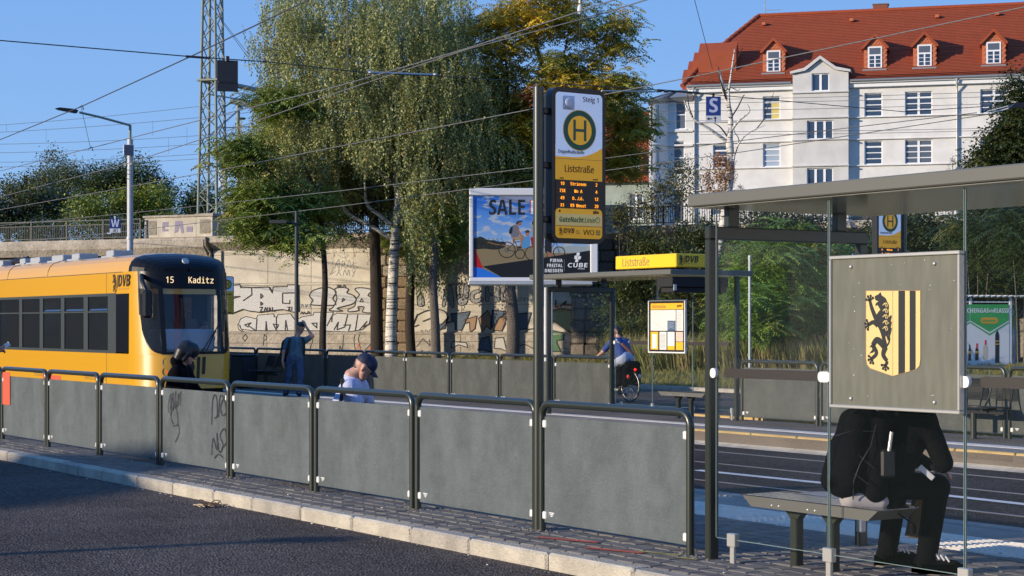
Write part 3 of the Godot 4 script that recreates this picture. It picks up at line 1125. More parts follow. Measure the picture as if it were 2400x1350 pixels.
func paintings(w: Node3D) -> void:
	# what is sprayed on the wall, left to right; plain paint a few millimetres proud
	sprayed(w, [g5([200, 500, 298, 490, 305, 525, 420, 527, 610, 522, 650, 590, 660, 520, 810, 520, 812, 500, 925, 500, 930, 790, 880, 800, 760, 770, 640, 780, 520, 800, 400, 785, 330, 765, 200, 815])], M.spray_white, 0.05, 0.040)
	strokes(w, [g5([225, 625, 300, 622, 225, 645]), g5([425, 530, 428, 605, 335, 670]), g5([525, 595, 550, 622, 525, 645, 525, 595]), g5([525, 685, 548, 705, 525, 722, 525, 685]), g5([895, 588, 760, 590, 760, 700, 835, 705, 838, 670]), g5([515, 745, 545, 745, 520, 790, 550, 790]), g5([560, 790, 575, 745, 590, 790, 600, 745]), g5([610, 790, 622, 745, 636, 790]), g5([650, 745, 652, 785, 670, 785]), g5([815, 745, 840, 745, 820, 775, 845, 775]), g5([858, 740, 858, 780])], 0.05, 0.056, M.spray_black)
	var o := smooth(g5([1042, 620, 1080, 565, 1160, 538, 1230, 528, 1300, 560, 1322, 592, 1285, 650, 1310, 690, 1300, 725, 1080, 722, 1060, 700, 1080, 670]), true, 3)
	var d := smooth(g5([1308, 550, 1400, 535, 1450, 556, 1432, 592, 1500, 622, 1527, 672, 1490, 712, 1385, 742, 1330, 762, 1388, 788, 1250, 782, 1290, 745, 1330, 650]), true, 3)
	var a := smooth(g5([1515, 552, 1590, 540, 1690, 566, 1650, 622, 1712, 662, 1722, 798, 1595, 800, 1612, 748, 1545, 745, 1556, 782, 1455, 796, 1450, 768, 1512, 738, 1530, 660, 1562, 612]), true, 3)
	sprayed(w, [o, d, a], M.spray_white, 0.05, 0.012)
	strokes(w, [g5([1380, 690, 1395, 648, 1410, 668, 1380, 690]), g5([1566, 690, 1585, 655, 1605, 690, 1566, 690]), g5([1180, 640, 1195, 620, 1200, 690]), g5([1320, 505, 1345, 505, 1332, 530]), g5([1350, 505, 1350, 528, 1375, 516, 1350, 505]), g5([1390, 530, 1405, 503, 1420, 530]), g5([945, 822, 960, 795, 975, 822, 985, 795, 1000, 820]), g5([1005, 822, 1030, 790, 1048, 812, 1010, 815])], 0.035, 0.032, M.spray_black)
	strokes(w, [g5([945, 720, 965, 715, 950, 750]), g5([975, 715, 972, 745, 990, 740]), g5([1000, 712, 1003, 748, 1020, 715, 1012, 745]), g5([1030, 720, 1050, 718, 1048, 745, 1030, 742])], 0.03, 0.012, M.spray_blue)
	sprayed(w, [g5([278, 930, 300, 872, 360, 845, 470, 870, 490, 830, 660, 816, 665, 850, 700, 850, 705, 825, 840, 815, 890, 890, 960, 850, 1080, 830, 1090, 802, 1290, 800, 1282, 838, 1330, 810, 1450, 822, 1530, 820, 1680, 825, 1662, 925, 1590, 990, 1440, 1012, 1100, 1000, 800, 1000, 420, 1000, 310, 985])], M.spray_white, 0.035, 0.012)
	strokes(w, [g5([470, 1000, 480, 870]), g5([345, 938, 415, 915, 385, 945, 465, 1000]), g5([345, 938, 385, 962]), g5([575, 1000, 580, 900]), g5([590, 1000, 578, 900]), g5([655, 925, 690, 1000, 690, 850]), g5([660, 930, 712, 935, 700, 970]), g5([785, 1000, 790, 888, 810, 1000]), g5([1068, 920, 1120, 918, 1118, 970, 1068, 920]), g5([1275, 905, 1280, 838, 1225, 948]), g5([1300, 990, 1345, 905, 1330, 990, 1410, 960, 1440, 830]), g5([1400, 940, 1470, 938, 1450, 1000]), g5([1545, 830, 1520, 1000]), g5([1560, 995, 1640, 900, 1600, 960, 1680, 920])], 0.05, 0.026, M.spray_black)
	strokes(w, [g5([280, 930, 290, 985, 330, 1015]), g5([360, 1120, 335, 1080, 365, 1040, 390, 1075, 360, 1120]), g5([560, 1160, 570, 1040, 600, 1080, 575, 1110]), g5([965, 1210, 1000, 1110, 985, 1090]), g5([1090, 1090, 1060, 1200]), g5([1365, 1215, 1370, 1165, 1395, 1215, 1410, 1050]), g5([1530, 1025, 1515, 1100, 1530, 1220]), g5([1580, 1020, 1560, 1090, 1585, 1200]), g5([1625, 1215, 1710, 1120])], 0.04, 0.106, M.spray_black)
	strokes(w, [g5([1540, 1180, 1570, 1130, 1550, 1200, 1590, 1190]), g5([1690, 1190, 1660, 1200, 1680, 1175, 1700, 1195, 1670, 1215])], 0.03, 0.107, M.spray_orange)
	strokes(w, [smooth(g5([1330, 180, 1400, 215, 1445, 190, 1420, 175]), false), smooth(g5([1300, 330, 1345, 230, 1350, 330, 1330, 280, 1365, 275]), false), smooth(g5([1375, 330, 1385, 250, 1410, 270, 1385, 290, 1420, 330]), false), smooth(g5([1430, 330, 1455, 240, 1475, 325, 1440, 295]), false), smooth(g5([1530, 270, 1490, 290, 1540, 320, 1500, 335]), false), smooth(g5([1250, 400, 1290, 340, 1260, 390, 1310, 360]), false), smooth(g5([1320, 405, 1360, 345, 1340, 350, 1370, 405]), false), smooth(g5([1390, 410, 1410, 345, 1430, 405, 1450, 345, 1460, 410]), false), smooth(g5([1480, 350, 1500, 375, 1520, 345, 1490, 420]), false)], 0.022, 0.010, M.spray_grey)
	# second field, right of the pier
	sprayed(w, [smooth(g6([180, 240, 235, 232, 250, 345, 182, 347]), true, 3), smooth(g6([450, 345, 485, 150, 530, 125, 560, 160, 580, 357, 545, 360, 530, 302, 492, 302, 480, 352]), true, 3), smooth(g6([598, 160, 632, 140, 645, 255, 670, 255, 690, 130, 737, 125, 725, 300, 680, 345, 625, 330]), true, 3), smooth(g6([770, 200, 830, 178, 872, 200, 800, 230, 800, 280, 880, 265, 892, 300, 800, 326, 755, 290, 755, 230]), true, 3), smooth(g6([920, 160, 950, 155, 955, 215, 1020, 215, 1030, 155, 1066, 150, 1066, 300, 1020, 300, 1015, 250, 960, 250, 955, 300, 918, 296]), true, 3), smooth(g6([1085, 160, 1130, 150, 1170, 165, 1120, 190, 1110, 260, 1170, 262, 1150, 300, 1080, 300]), true, 3)], M.spray_grey, 0.028, 0.012)
	sprayed(w, [g6([545, 440, 752, 415, 715, 500, 660, 620, 590, 612, 592, 530, 560, 520]), g6([990, 400, 1162, 420, 1065, 482, 980, 600]), g6([1258, 440, 1400, 430, 1350, 600, 1268, 612]), g6([420, 560, 500, 520, 480, 600, 420, 610])], M.spray_blue, 0.045, 0.014)
	sprayed(w, [g6([842, 492, 940, 402, 977, 470, 970, 612, 930, 572, 880, 640]), g6([1062, 486, 1150, 462, 1090, 625, 1000, 618]), g6([700, 500, 825, 465, 805, 600, 752, 640, 745, 528, 700, 545])], M.spray_rust, 0.04, 0.012)
	strokes(w, [smooth(g6([180, 450, 280, 405, 420, 392, 500, 440, 490, 540, 425, 620]), false), smooth(g6([240, 520, 330, 485]), false), g6([440, 560, 520, 470, 500, 540, 560, 520]), smooth(g6([120, 590, 180, 440, 130, 570, 190, 560]), false), g6([1090, 625, 1130, 540]), g6([1350, 610, 1425, 600])], 0.05, 0.030, M.spray_black)
	sprayed(w, [g6([845, 835, 885, 702, 965, 685, 992, 855, 900, 825])], M.spray_blue, 0.045, 0.104)
	sprayed(w, [g6([1020, 812, 1030, 702, 1118, 695, 1152, 845, 1090, 815]), g6([560, 812, 570, 742, 720, 752, 738, 805, 640, 775])], M.spray_pale, 0.04, 0.104)
	strokes(w, [g6([180, 800, 250, 710, 330, 790, 320, 720]), smooth(g6([1280, 790, 1340, 768, 1430, 812]), false), g6([215, 860, 240, 840, 260, 860, 320, 850])], 0.04, 0.104, M.spray_black)
	strokes(w, [smooth(g6([245, 625, 215, 620, 240, 645, 212, 660]), false), smooth(g6([262, 665, 268, 615, 290, 630, 268, 645]), false), smooth(g6([330, 600, 302, 640, 335, 660, 350, 600]), false), smooth(g6([1255, 280, 1300, 270, 1290, 300, 1255, 300]), false), g6([1315, 278, 1335, 278, 1318, 300, 1340, 300]), g6([1345, 278, 1372, 278, 1360, 302])], 0.022, 0.012, M.spray_black)
	strokes(w, [g6([1655, 300, 1652, 365, 1680, 365]), g6([1700, 365, 1760, 310, 1740, 350, 1810, 350])], 0.08, 0.012, M.spray_black)
	sprayed(w, [smooth(g6([1560, 440, 1660, 400, 1760, 388, 1905, 450, 1885, 560, 1830, 640, 1740, 590, 1650, 520, 1570, 520]), true, 3), g6([1560, 620, 1640, 622, 1745, 645, 1742, 718, 1668, 725, 1712, 838, 1560, 838])], M.spray_green, 0.05, 0.108)
	var ring := []
	for k in 9:
		var c := Vector2(g6([1900 + 40 * cos(k * 2.4) * (1 + k * 0.16), 580 + 50 * sin(k * 2.4)])[0])
		var p := PackedVector2Array()
		for j in 12:
			p.append(c + Vector2(cos(TAU * j / 12), sin(TAU * j / 12)) * 0.16)
		ring.append(p)
	sprayed(w, ring, M.spray_green, 0.03, 0.13)
	strokes(w, [g5([2060, 1010, 2075, 1120, 2090, 1220])], 0.05, 0.20, M.spray_orange)


func house_window(parent: Node3D, x0: float, y0: float, x1: float, y1: float, z: float, cols: Array, bars: int, dim: Material) -> void:
	# a window set back in its opening: frame and bars, one pane, a sill
	var g := G.new()
	g.span(Vector3(x0, y0, z - 0.02), Vector3(x1, y1, z + 0.0))
	var pane := obj("window", g, dim, parent)
	var f := G.new()
	var t := 0.07
	f.span(Vector3(x0, y0, z + 0.003), Vector3(x1, y0 + t, z + 0.05))
	f.span(Vector3(x0, y1 - t, z + 0.003), Vector3(x1, y1, z + 0.05))
	f.span(Vector3(x0, y0 + t, z + 0.003), Vector3(x0 + t, y1 - t, z + 0.05))
	f.span(Vector3(x1 - t, y0 + t, z + 0.003), Vector3(x1, y1 - t, z + 0.05))
	for c in cols:
		var x: float = lerpf(x0, x1, c)
		f.span(Vector3(x - 0.08, y0 + t, z + 0.004), Vector3(x + 0.08, y1 - t, z + 0.055))
	for b in bars:
		var y: float = lerpf(y0, y1, (b + 1.0) / (bars + 1.0))
		var h := 0.055 if b == bars - 1 and bars > 2 else 0.03
		f.span(Vector3(x0 + t, y - h, z + 0.005), Vector3(x1 - t, y + h, z + 0.045))
	obj("frame", f, M.white, pane)
	f = G.new()
	f.span(Vector3(x0 - 0.06, y0 - 0.07, z), Vector3(x1 + 0.06, y0 - 0.004, z + 0.24))
	obj("sill", f, M.white, pane)


func wall_with_holes(g: G, x0: float, x1: float, y0: float, y1: float, z: float, deep: float, holes: Array) -> void:
	# a plastered front with real openings: strips between, reveals inside
	var xs := [x0, x1]
	var ys := [y0, y1]
	for h in holes:
		xs.append_array([h[0], h[2]])
		ys.append_array([h[1], h[3]])
	xs.sort()
	ys.sort()
	for i in xs.size() - 1:
		for j in ys.size() - 1:
			if xs[i + 1] - xs[i] < 1e-4 or ys[j + 1] - ys[j] < 1e-4:
				continue
			var cx: float = (xs[i] + xs[i + 1]) * 0.5
			var cy: float = (ys[j] + ys[j + 1]) * 0.5
			var open := false
			for h in holes:
				if cx > h[0] and cx < h[2] and cy > h[1] and cy < h[3]:
					open = true
			if not open:
				g.quad(Vector3(xs[i], ys[j], z), Vector3(xs[i + 1], ys[j], z), Vector3(xs[i + 1], ys[j + 1], z), Vector3(xs[i], ys[j + 1], z), Vector3(0, 0, 1))
	for h in holes:
		var a := Vector3(h[0], h[1], z)
		var b := Vector3(h[2], h[1], z)
		var c := Vector3(h[2], h[3], z)
		var d := Vector3(h[0], h[3], z)
		var k := Vector3(0, 0, -deep)
		g.quad(a, b, b + k, a + k, Vector3.UP)
		g.quad(d, c, c + k, d + k, Vector3.DOWN)
		g.quad(a, d, d + k, a + k, Vector3.RIGHT)
		g.quad(b, c, c + k, b + k, Vector3.LEFT)


func white_house() -> void:
	var o := thing("apartment_house", "long white apartment house with a red tiled roof and gabled dormers", "building", WB(0, 0), RB)
	var holes := []
	for y in [[15.5, 17.08], [12.3, 13.88], [9.1, 10.68]]:
		for x in [[-9.16, -8.0], [-5.76, -4.58], [1.01, 2.19], [3.66, 5.43], [8.5, 10.24], [13.0, 14.7]]:
			if x[0] < -8.5 and y[0] > 15:
				continue
			holes.append([x[0], y[0], x[1], y[1]])
	var g := G.new()
	wall_with_holes(g, -10.5, -3.69, 3.0, 17.75, 0.0, 0.22, holes.filter(func(h): return h[0] < -4))
	wall_with_holes(g, 0.0, 18.0, 3.0, 17.75, 0.0, 0.22, holes.filter(func(h): return h[0] > 0))
	g.quad(Vector3(-10.5, 3, 0), Vector3(-10.5, 3, -11), Vector3(-10.5, 17.75, -11), Vector3(-10.5, 17.75, 0), Vector3.LEFT)
	g.quad(Vector3(18, 3, 0), Vector3(18, 3, -11), Vector3(18, 17.75, -11), Vector3(18, 17.75, 0), Vector3.RIGHT)
	g.quad(Vector3(-10.5, 3, -11), Vector3(18, 3, -11), Vector3(18, 17.75, -11), Vector3(-10.5, 17.75, -11), Vector3(0, 0, -1))
	obj("wall", g, M.plaster, o)
	var rng := RandomNumberGenerator.new()
	rng.seed = 3
	for h in holes:
		var wide: bool = h[2] - h[0] > 1.4
		house_window(o, h[0], h[1], h[2], h[3], -0.17, [0.5] if wide else [], 3, [M.window_glass, M.window_dim, M.curtain][rng.randi() % 3])
	var blind := G.new()
	blind.span(Vector3(-5.2, 15.55, -0.165), Vector3(-4.66, 16.75, -0.158))
	obj("blind", blind, mat(Color(0.62, 0.5, 0.16), 0.8), o)
	# the stair bay with its small gable
	var bay := [[-2.43, 17.25, -1.27, 18.44], [-2.75, 14.03, -1.01, 15.29], [-2.75, 10.85, -1.01, 12.1], [-2.75, 7.6, -1.01, 8.9]]
	g = G.new()
	wall_with_holes(g, -3.69, 0.0, 3.0, 18.45, 0.55, 0.22, bay)
	g.quad(Vector3(-3.69, 3, 0), Vector3(-3.69, 3, 0.55), Vector3(-3.69, 18.45, 0.55), Vector3(-3.69, 18.45, 0), Vector3.LEFT)
	g.quad(Vector3(0, 3, 0), Vector3(0, 3, 0.55), Vector3(0, 18.45, 0.55), Vector3(0, 18.45, 0), Vector3.RIGHT)
	var gable := PackedVector2Array([Vector2(-3.69, 18.45), Vector2(0, 18.45), Vector2(-0.9, 18.62), Vector2(-1.35, 18.95), Vector2(-1.85, 19.35), Vector2(-2.35, 18.95), Vector2(-2.8, 18.62)])
	g.flat(gable, 0.55, 1.0)
	var bw := obj("bay", g, M.plaster_grey, o)
	for h in bay:
		house_window(bw, h[0], h[1], h[2], h[3], 0.38, [0.5] if h[3] > 18 else [0.33, 0.67], 0, M.window_glass)
	var rake := PackedVector2Array([Vector2(-3.85, 18.45), Vector2(-2.85, 18.62), Vector2(-2.4, 18.95), Vector2(-1.85, 19.38), Vector2(-1.3, 18.95), Vector2(-0.85, 18.62), Vector2(0.15, 18.45), Vector2(0.15, 18.60), Vector2(-0.8, 18.82), Vector2(-1.85, 19.60), Vector2(-2.9, 18.82), Vector2(-3.85, 18.60)])
	g = G.new()
	g.prism(rake, -0.4, 0.78)
	obj("gable_moulding", g, M.plaster_grey, bw)
	g = G.new()
	g.prism(PackedVector2Array([Vector2(-3.8, 18.62), Vector2(-2.88, 18.86), Vector2(-1.85, 19.66), Vector2(-0.82, 18.86), Vector2(0.1, 18.62), Vector2(0.1, 18.5), Vector2(-3.8, 18.5)]), -3.4, 0.20)
	obj("gable_roof", g, M.tile, bw)
	for y in [17.12, 15.42, 13.95, 12.2, 10.75]:
		g = G.new()
		g.span(Vector3(-3.75, y, 0.55), Vector3(0.06, y + 0.09, 0.68), 0.02)
		obj("moulding", g, M.plaster_grey, bw)
		if y < 17:
			g = G.new()
			g.span(Vector3(-10.55, y, 0.0), Vector3(-3.7, y + 0.07, 0.13), 0.02)
			g.span(Vector3(0.01, y, 0.0), Vector3(18, y + 0.07, 0.13), 0.02)
			obj("moulding", g, M.plaster, o)
	# eaves
	g = G.new()
	for a in [[-10.9, -3.72], [0.03, 18.3]]:
		g.span(Vector3(a[0], 17.45, 0.0), Vector3(a[1], 17.75, 0.28), 0.02)
		g.span(Vector3(a[0], 17.72, 0.02), Vector3(a[1], 17.84, 0.45), 0.02)
	obj("eaves", g, M.white, o)
	g = G.new()
	for a in [[-10.9, -3.8], [0.1, 18.3]]:
		g.tube([Vector3(a[0], 17.88, 0.52), Vector3(a[1], 17.88, 0.52)], 0.09, 8)
	obj("gutter", g, M.zinc, o)
	for x in [-10.42, 7.02]:
		g = G.new()
		g.tube([Vector3(x, 17.85, 0.5), Vector3(x, 17.5, 0.42), Vector3(x, 17.0, 0.14), Vector3(x, 3.0, 0.14)], 0.07, 8)
		for y in [16.2, 13.2, 10.0]:
			g.tube([Vector3(x, y, 0.14), Vector3(x, y + 0.08, 0.14)], 0.095, 8)
		obj("drainpipe", g, M.galv, o)
	# roof: rows of tiles laid as steps, up to the ridge, hipped at the left
	g = G.new()
	var rows := 46
	for i in rows:
		var t0 := float(i) / rows
		var t1 := float(i + 1) / rows
		var k0 := 17.86 + 5.75 * (t0 + 0.10 * t0 * (t0 - 1.0))
		var k1 := 17.86 + 5.75 * (t1 + 0.10 * t1 * (t1 - 1.0))
		var l0 := -11.2 + 4.45 * t0 - 0.5 * sin(t0 * PI)
		var l1 := -11.2 + 4.45 * t1 - 0.5 * sin(t1 * PI)
		var z0 := 0.5 - 6.6 * t0
		var z1 := 0.5 - 6.6 * t1
		for e in ([[l0, l1, -3.7, -3.7], [0.02, 0.02, 18.5, 18.5]] if z1 > -0.15 else [[l0, l1, 18.5, 18.5]]):
			g.quad(Vector3(e[0], k0 + 0.05, z0), Vector3(e[2], k0 + 0.05, z0), Vector3(e[3], k1, z1), Vector3(e[1], k1, z1), Vector3(0, 1, 1))
		if z1 > -0.15:
			continue
		g.quad(Vector3(l0, k0 - 0.03, z0), Vector3(18.5, k0 - 0.03, z0), Vector3(18.5, k0 + 0.03, z0), Vector3(l0, k0 + 0.03, z0), Vector3(0, 0, 1))
		g.quad(Vector3(l0, k0 + 0.03, z0), Vector3(l1, k1, z1), Vector3(l1, k1, -12.2 - z1), Vector3(l0, k0, -12.2 - z0), Vector3(-1, 0.7, 0))
		g.quad(Vector3(l0, k0, -12.2 - z0), Vector3(18.5, k0, -12.2 - z0), Vector3(18.5, k1, -12.2 - z1), Vector3(l1, k1, -12.2 - z1), Vector3(0, 1, -1))
	var roof := obj("roof", g, M.tile, o)
	for i in 60:
		g = G.new()
		g.tube([Vector3(-6.75 + i * 0.42, 23.62, -6.1), Vector3(-6.75 + i * 0.42 + 0.43, 23.63, -6.1)], [0.15, 0.125], 8)
		obj("ridge_tile", g, M.tile, roof)
	for i in 20:
		var t0 := i / 20.0
		var t1 := (i + 1.05) / 20.0
		g = G.new()
		g.tube([Vector3(-11.2 + 4.45 * t0 - 0.5 * sin(t0 * PI), 17.92 + 5.75 * (t0 + 0.10 * t0 * (t0 - 1.0)), 0.5 - 6.6 * t0), Vector3(-11.2 + 4.45 * t1 - 0.5 * sin(t1 * PI), 17.90 + 5.75 * (t1 + 0.10 * t1 * (t1 - 1.0)), 0.5 - 6.6 * t1)], [0.17, 0.13], 8)
		obj("hip_tile", g, M.tile, roof)
	for x in [-6.3, -0.2, 5.6, 9.6]:
		g = G.new()
		g.span(Vector3(x - 0.13, 22.75, -5.25), Vector3(x + 0.13, 22.95, -4.9), 0.02)
		obj("roof_vent", g, M.tile_light, roof)
	g = G.new()
	g.span(Vector3(1.15, 23.2, -7.2), Vector3(2.2, 24.1, -6.5), 0.03)
	var ch := obj("chimney", g, M.brick, roof)
	g = G.new()
	g.span(Vector3(1.1, 24.1, -7.25), Vector3(2.25, 24.18, -6.45), 0.02)
	obj("chimney_cap", g, M.zinc, ch)
	for c in [-5.12, 1.66, 4.9, 9.35]:
		dormer(roof, c)
	# dormers of the hip end, seen from the side
	for k in 4:
		g = G.new()
		g.xf = Transform3D(Basis(Vector3.UP, PI / 2 * -1.0), Vector3(-9.2 - 0.75 * k, 18.9 - 0.28 * k, -1.6 - 2.2 * k))
		g.prism(P([-0.7, 0, 0.7, 0, 0.7, 1.5, 0.0, 2.2, -0.7, 1.5]), -1.5, 1.1)
		var dd := obj("dormer", g, M.tile, roof)
		g = G.new()
		g.xf = Transform3D(Basis(Vector3.UP, -PI / 2), Vector3(-9.2 - 0.75 * k, 18.9 - 0.28 * k, -1.6 - 2.2 * k))
		g.span(Vector3(-0.45, 0.15, 1.05), Vector3(0.45, 1.4, 1.14))
		obj("window", g, M.white, dd)
	# aerial
	g = G.new()
	g.tube([Vector3(-6.4, 23.5, -6.2), Vector3(-6.4, 25.4, -6.2)], 0.035, 6)
	g.tube([Vector3(-7.0, 25.1, -6.2), Vector3(-5.7, 25.15, -6.2)], 0.022, 5)
	for k in 4:
		g.tube([Vector3(-6.9 + k * 0.3, 25.1, -6.5), Vector3(-6.9 + k * 0.3, 25.1, -5.9)], 0.012, 4)
	g.tube([Vector3(-6.4, 24.0, -6.2), Vector3(-5.2, 23.95, -6.0)], 0.02, 5)
	obj("aerial", g, M.zinc, roof)
	# the corner tower at the left, its front drawn in by a hollow curve
	var tw := []
	for k in 9:
		var t := k / 8.0
		tw.append(Vector2(-13.35 + 1.15 * t, 1.15 - 1.15 * pow(t, 2.2) + 0.15))
	g = G.new()
	for k in 8:
		var a := Vector3(tw[k].x, 3, tw[k].y)
		var b := Vector3(tw[k + 1].x, 3, tw[k + 1].y)
		g.quad(a, b, b + Vector3.UP * 14.0, a + Vector3.UP * 13.7, Vector3(-0.3, 0, 1))
	g.quad(Vector3(-13.35, 3, 1.3), Vector3(-13.35, 3, -9), Vector3(-13.35, 17, -9), Vector3(-13.35, 17, 1.3), Vector3.LEFT)
	var tholes := [[-11.75, 15.0, -11.0, 17.0], [-11.9, 11.9, -11.1, 14.2], [-11.9, 8.6, -11.1, 10.8]]
	wall_with_holes(g, -12.2, -10.5, 3.0, 17.0, 0.15, 0.2, tholes)
	g.quad(Vector3(-10.5, 3, 0), Vector3(-10.5, 3, 0.15), Vector3(-10.5, 17, 0.15), Vector3(-10.5, 17, 0), Vector3.RIGHT)
	var tower := obj("corner_tower", g, M.plaster, o)
	for h in tholes:
		house_window(tower, h[0], h[1], h[2], h[3], 0.0, [], 1, M.window_dim)
	for y in [14.85, 13.9, 12.3, 10.9]:
		g = G.new()
		for k in 8:
			g.tube([Vector3(tw[k].x, y, tw[k].y + 0.02), Vector3(tw[k + 1].x, y, tw[k + 1].y + 0.02)], 0.07, 6)
		g.span(Vector3(-12.2, y - 0.06, 0.15), Vector3(-10.5, y + 0.06, 0.27))
		obj("moulding", g, M.plaster, tower)
	for k in [1, 4]:
		for y in [[15.0, 16.6], [11.8, 13.5], [8.6, 10.4]]:
			g = G.new()
			var a := Vector3(tw[k].x, y[0], tw[k].y + 0.03)
			var b := Vector3(tw[k + 2].x - 0.08, y[0], tw[k + 2].y + 0.03)
			g.quad(a, b, b + Vector3.UP * (y[1] - y[0]), a + Vector3.UP * (y[1] - y[0]), Vector3(-0.3, 0, 1))
			obj("window", g, M.window_dim, tower)
	g = G.new()
	for k in 8:
		var a := Vector3(tw[k].x, 16.75 + 0.05 * k, tw[k].y + 0.4)
		var b := Vector3(tw[k + 1].x, 16.8 + 0.05 * k, tw[k + 1].y + 0.4)
		var c := Vector3(tw[k + 1].x + 0.8, 17.75, -0.6)
		g.quad(a, b, c, c + Vector3(-0.1, 0, 0), Vector3(-0.2, 1, 0.5))
		g.quad(a, b, b + Vector3(0, -0.25, -0.36), a + Vector3(0, -0.25, -0.36), Vector3(0, -0.3, 1))
	g.quad(Vector3(-12.2, 17.15, 0.55), Vector3(-10.5, 17.2, 0.55), Vector3(-10.5, 17.8, -0.6), Vector3(-11.5, 17.8, -0.6), Vector3(0, 1, 0.5))
	g.quad(Vector3(-12.2, 17.15, 0.55), Vector3(-10.5, 17.2, 0.55), Vector3(-10.5, 16.85, 0.15), Vector3(-12.2, 16.85, 0.15), Vector3(0, -0.3, 1))
	g.quad(Vector3(-13.4, 17.0, 1.4), Vector3(-13.4, 17.0, -9), Vector3(-11.5, 17.8, -9), Vector3(-11.5, 17.8, -0.6), Vector3(-0.4, 1, 0))
	obj("tower_roof", g, M.zinc, tower)


func dormer(roof: Node3D, c: float) -> void:
	var g := G.new()
	g.xf = Transform3D(Basis(), Vector3(c, 18.72, 0.0))
	g.prism(P([-0.74, 0.0, 0.74, 0.0, 0.74, 1.55, 0.0, 2.28, -0.74, 1.55]), -4.0, -0.75)
	var d := obj("dormer", g, M.tile_light, roof)
	g = G.new()
	g.xf = Transform3D(Basis(), Vector3(c, 18.72, 0.0))
	g.prism(P([-0.90, 1.40, -0.78, 1.40, 0.0, 2.22, 0.78, 1.40, 0.90, 1.40, 0.90, 1.52, 0.0, 2.44, -0.90, 1.52]), -4.0, -0.55)
	obj("dormer_roof", g, M.tile, d)
	# scalloped hanging tiles round the window
	g = G.new()
	g.xf = Transform3D(Basis(), Vector3(c, 18.72, 0.0))
	for r in 12:
		var y := 0.05 + r * 0.165
		for k in 8:
			var x := -0.7 + k * 0.2 + (0.1 if r % 2 else 0.0)
			if x > 0.62 or (absf(x + 0.09) < 0.52 and y < 1.5) or y > 1.5 + (0.74 - absf(x + 0.09)) * 0.85:
				continue
			g.poly([Vector3(x, y + 0.16, -0.745), Vector3(x + 0.185, y + 0.16, -0.745), Vector3(x + 0.185, y + 0.03, -0.72), Vector3(x + 0.0925, y - 0.02, -0.715), Vector3(x, y + 0.03, -0.72)], Vector3(0, 0, 1))
	obj("hanging_tiles", g, M.tile_light, d)
	g = G.new()
	g.span(Vector3(c - 0.47, 18.78, -0.74), Vector3(c + 0.47, 20.28, -0.69))
	var wn := obj("window", g, M.white, d)
	g = G.new()
	g.span(Vector3(c - 0.37, 19.75, -0.70), Vector3(c + 0.37, 20.18, -0.684))
	obj("pane", g, M.window_dim, wn)
	for sx in [-1.0, 1.0]:
		for k in 3:
			g = G.new()
			g.span(Vector3(c + (0.05 if sx > 0 else -0.36), 18.90 + k * 0.26, -0.70), Vector3(c + (0.36 if sx > 0 else -0.05), 19.12 + k * 0.26, -0.684))
			obj("pane", g, M.window_glass, wn)
	g = G.new()
	g.span(Vector3(c - 0.8, 18.62, -0.75), Vector3(c + 0.8, 18.74, -0.45), 0.02)
	obj("sill", g, M.zinc, d)


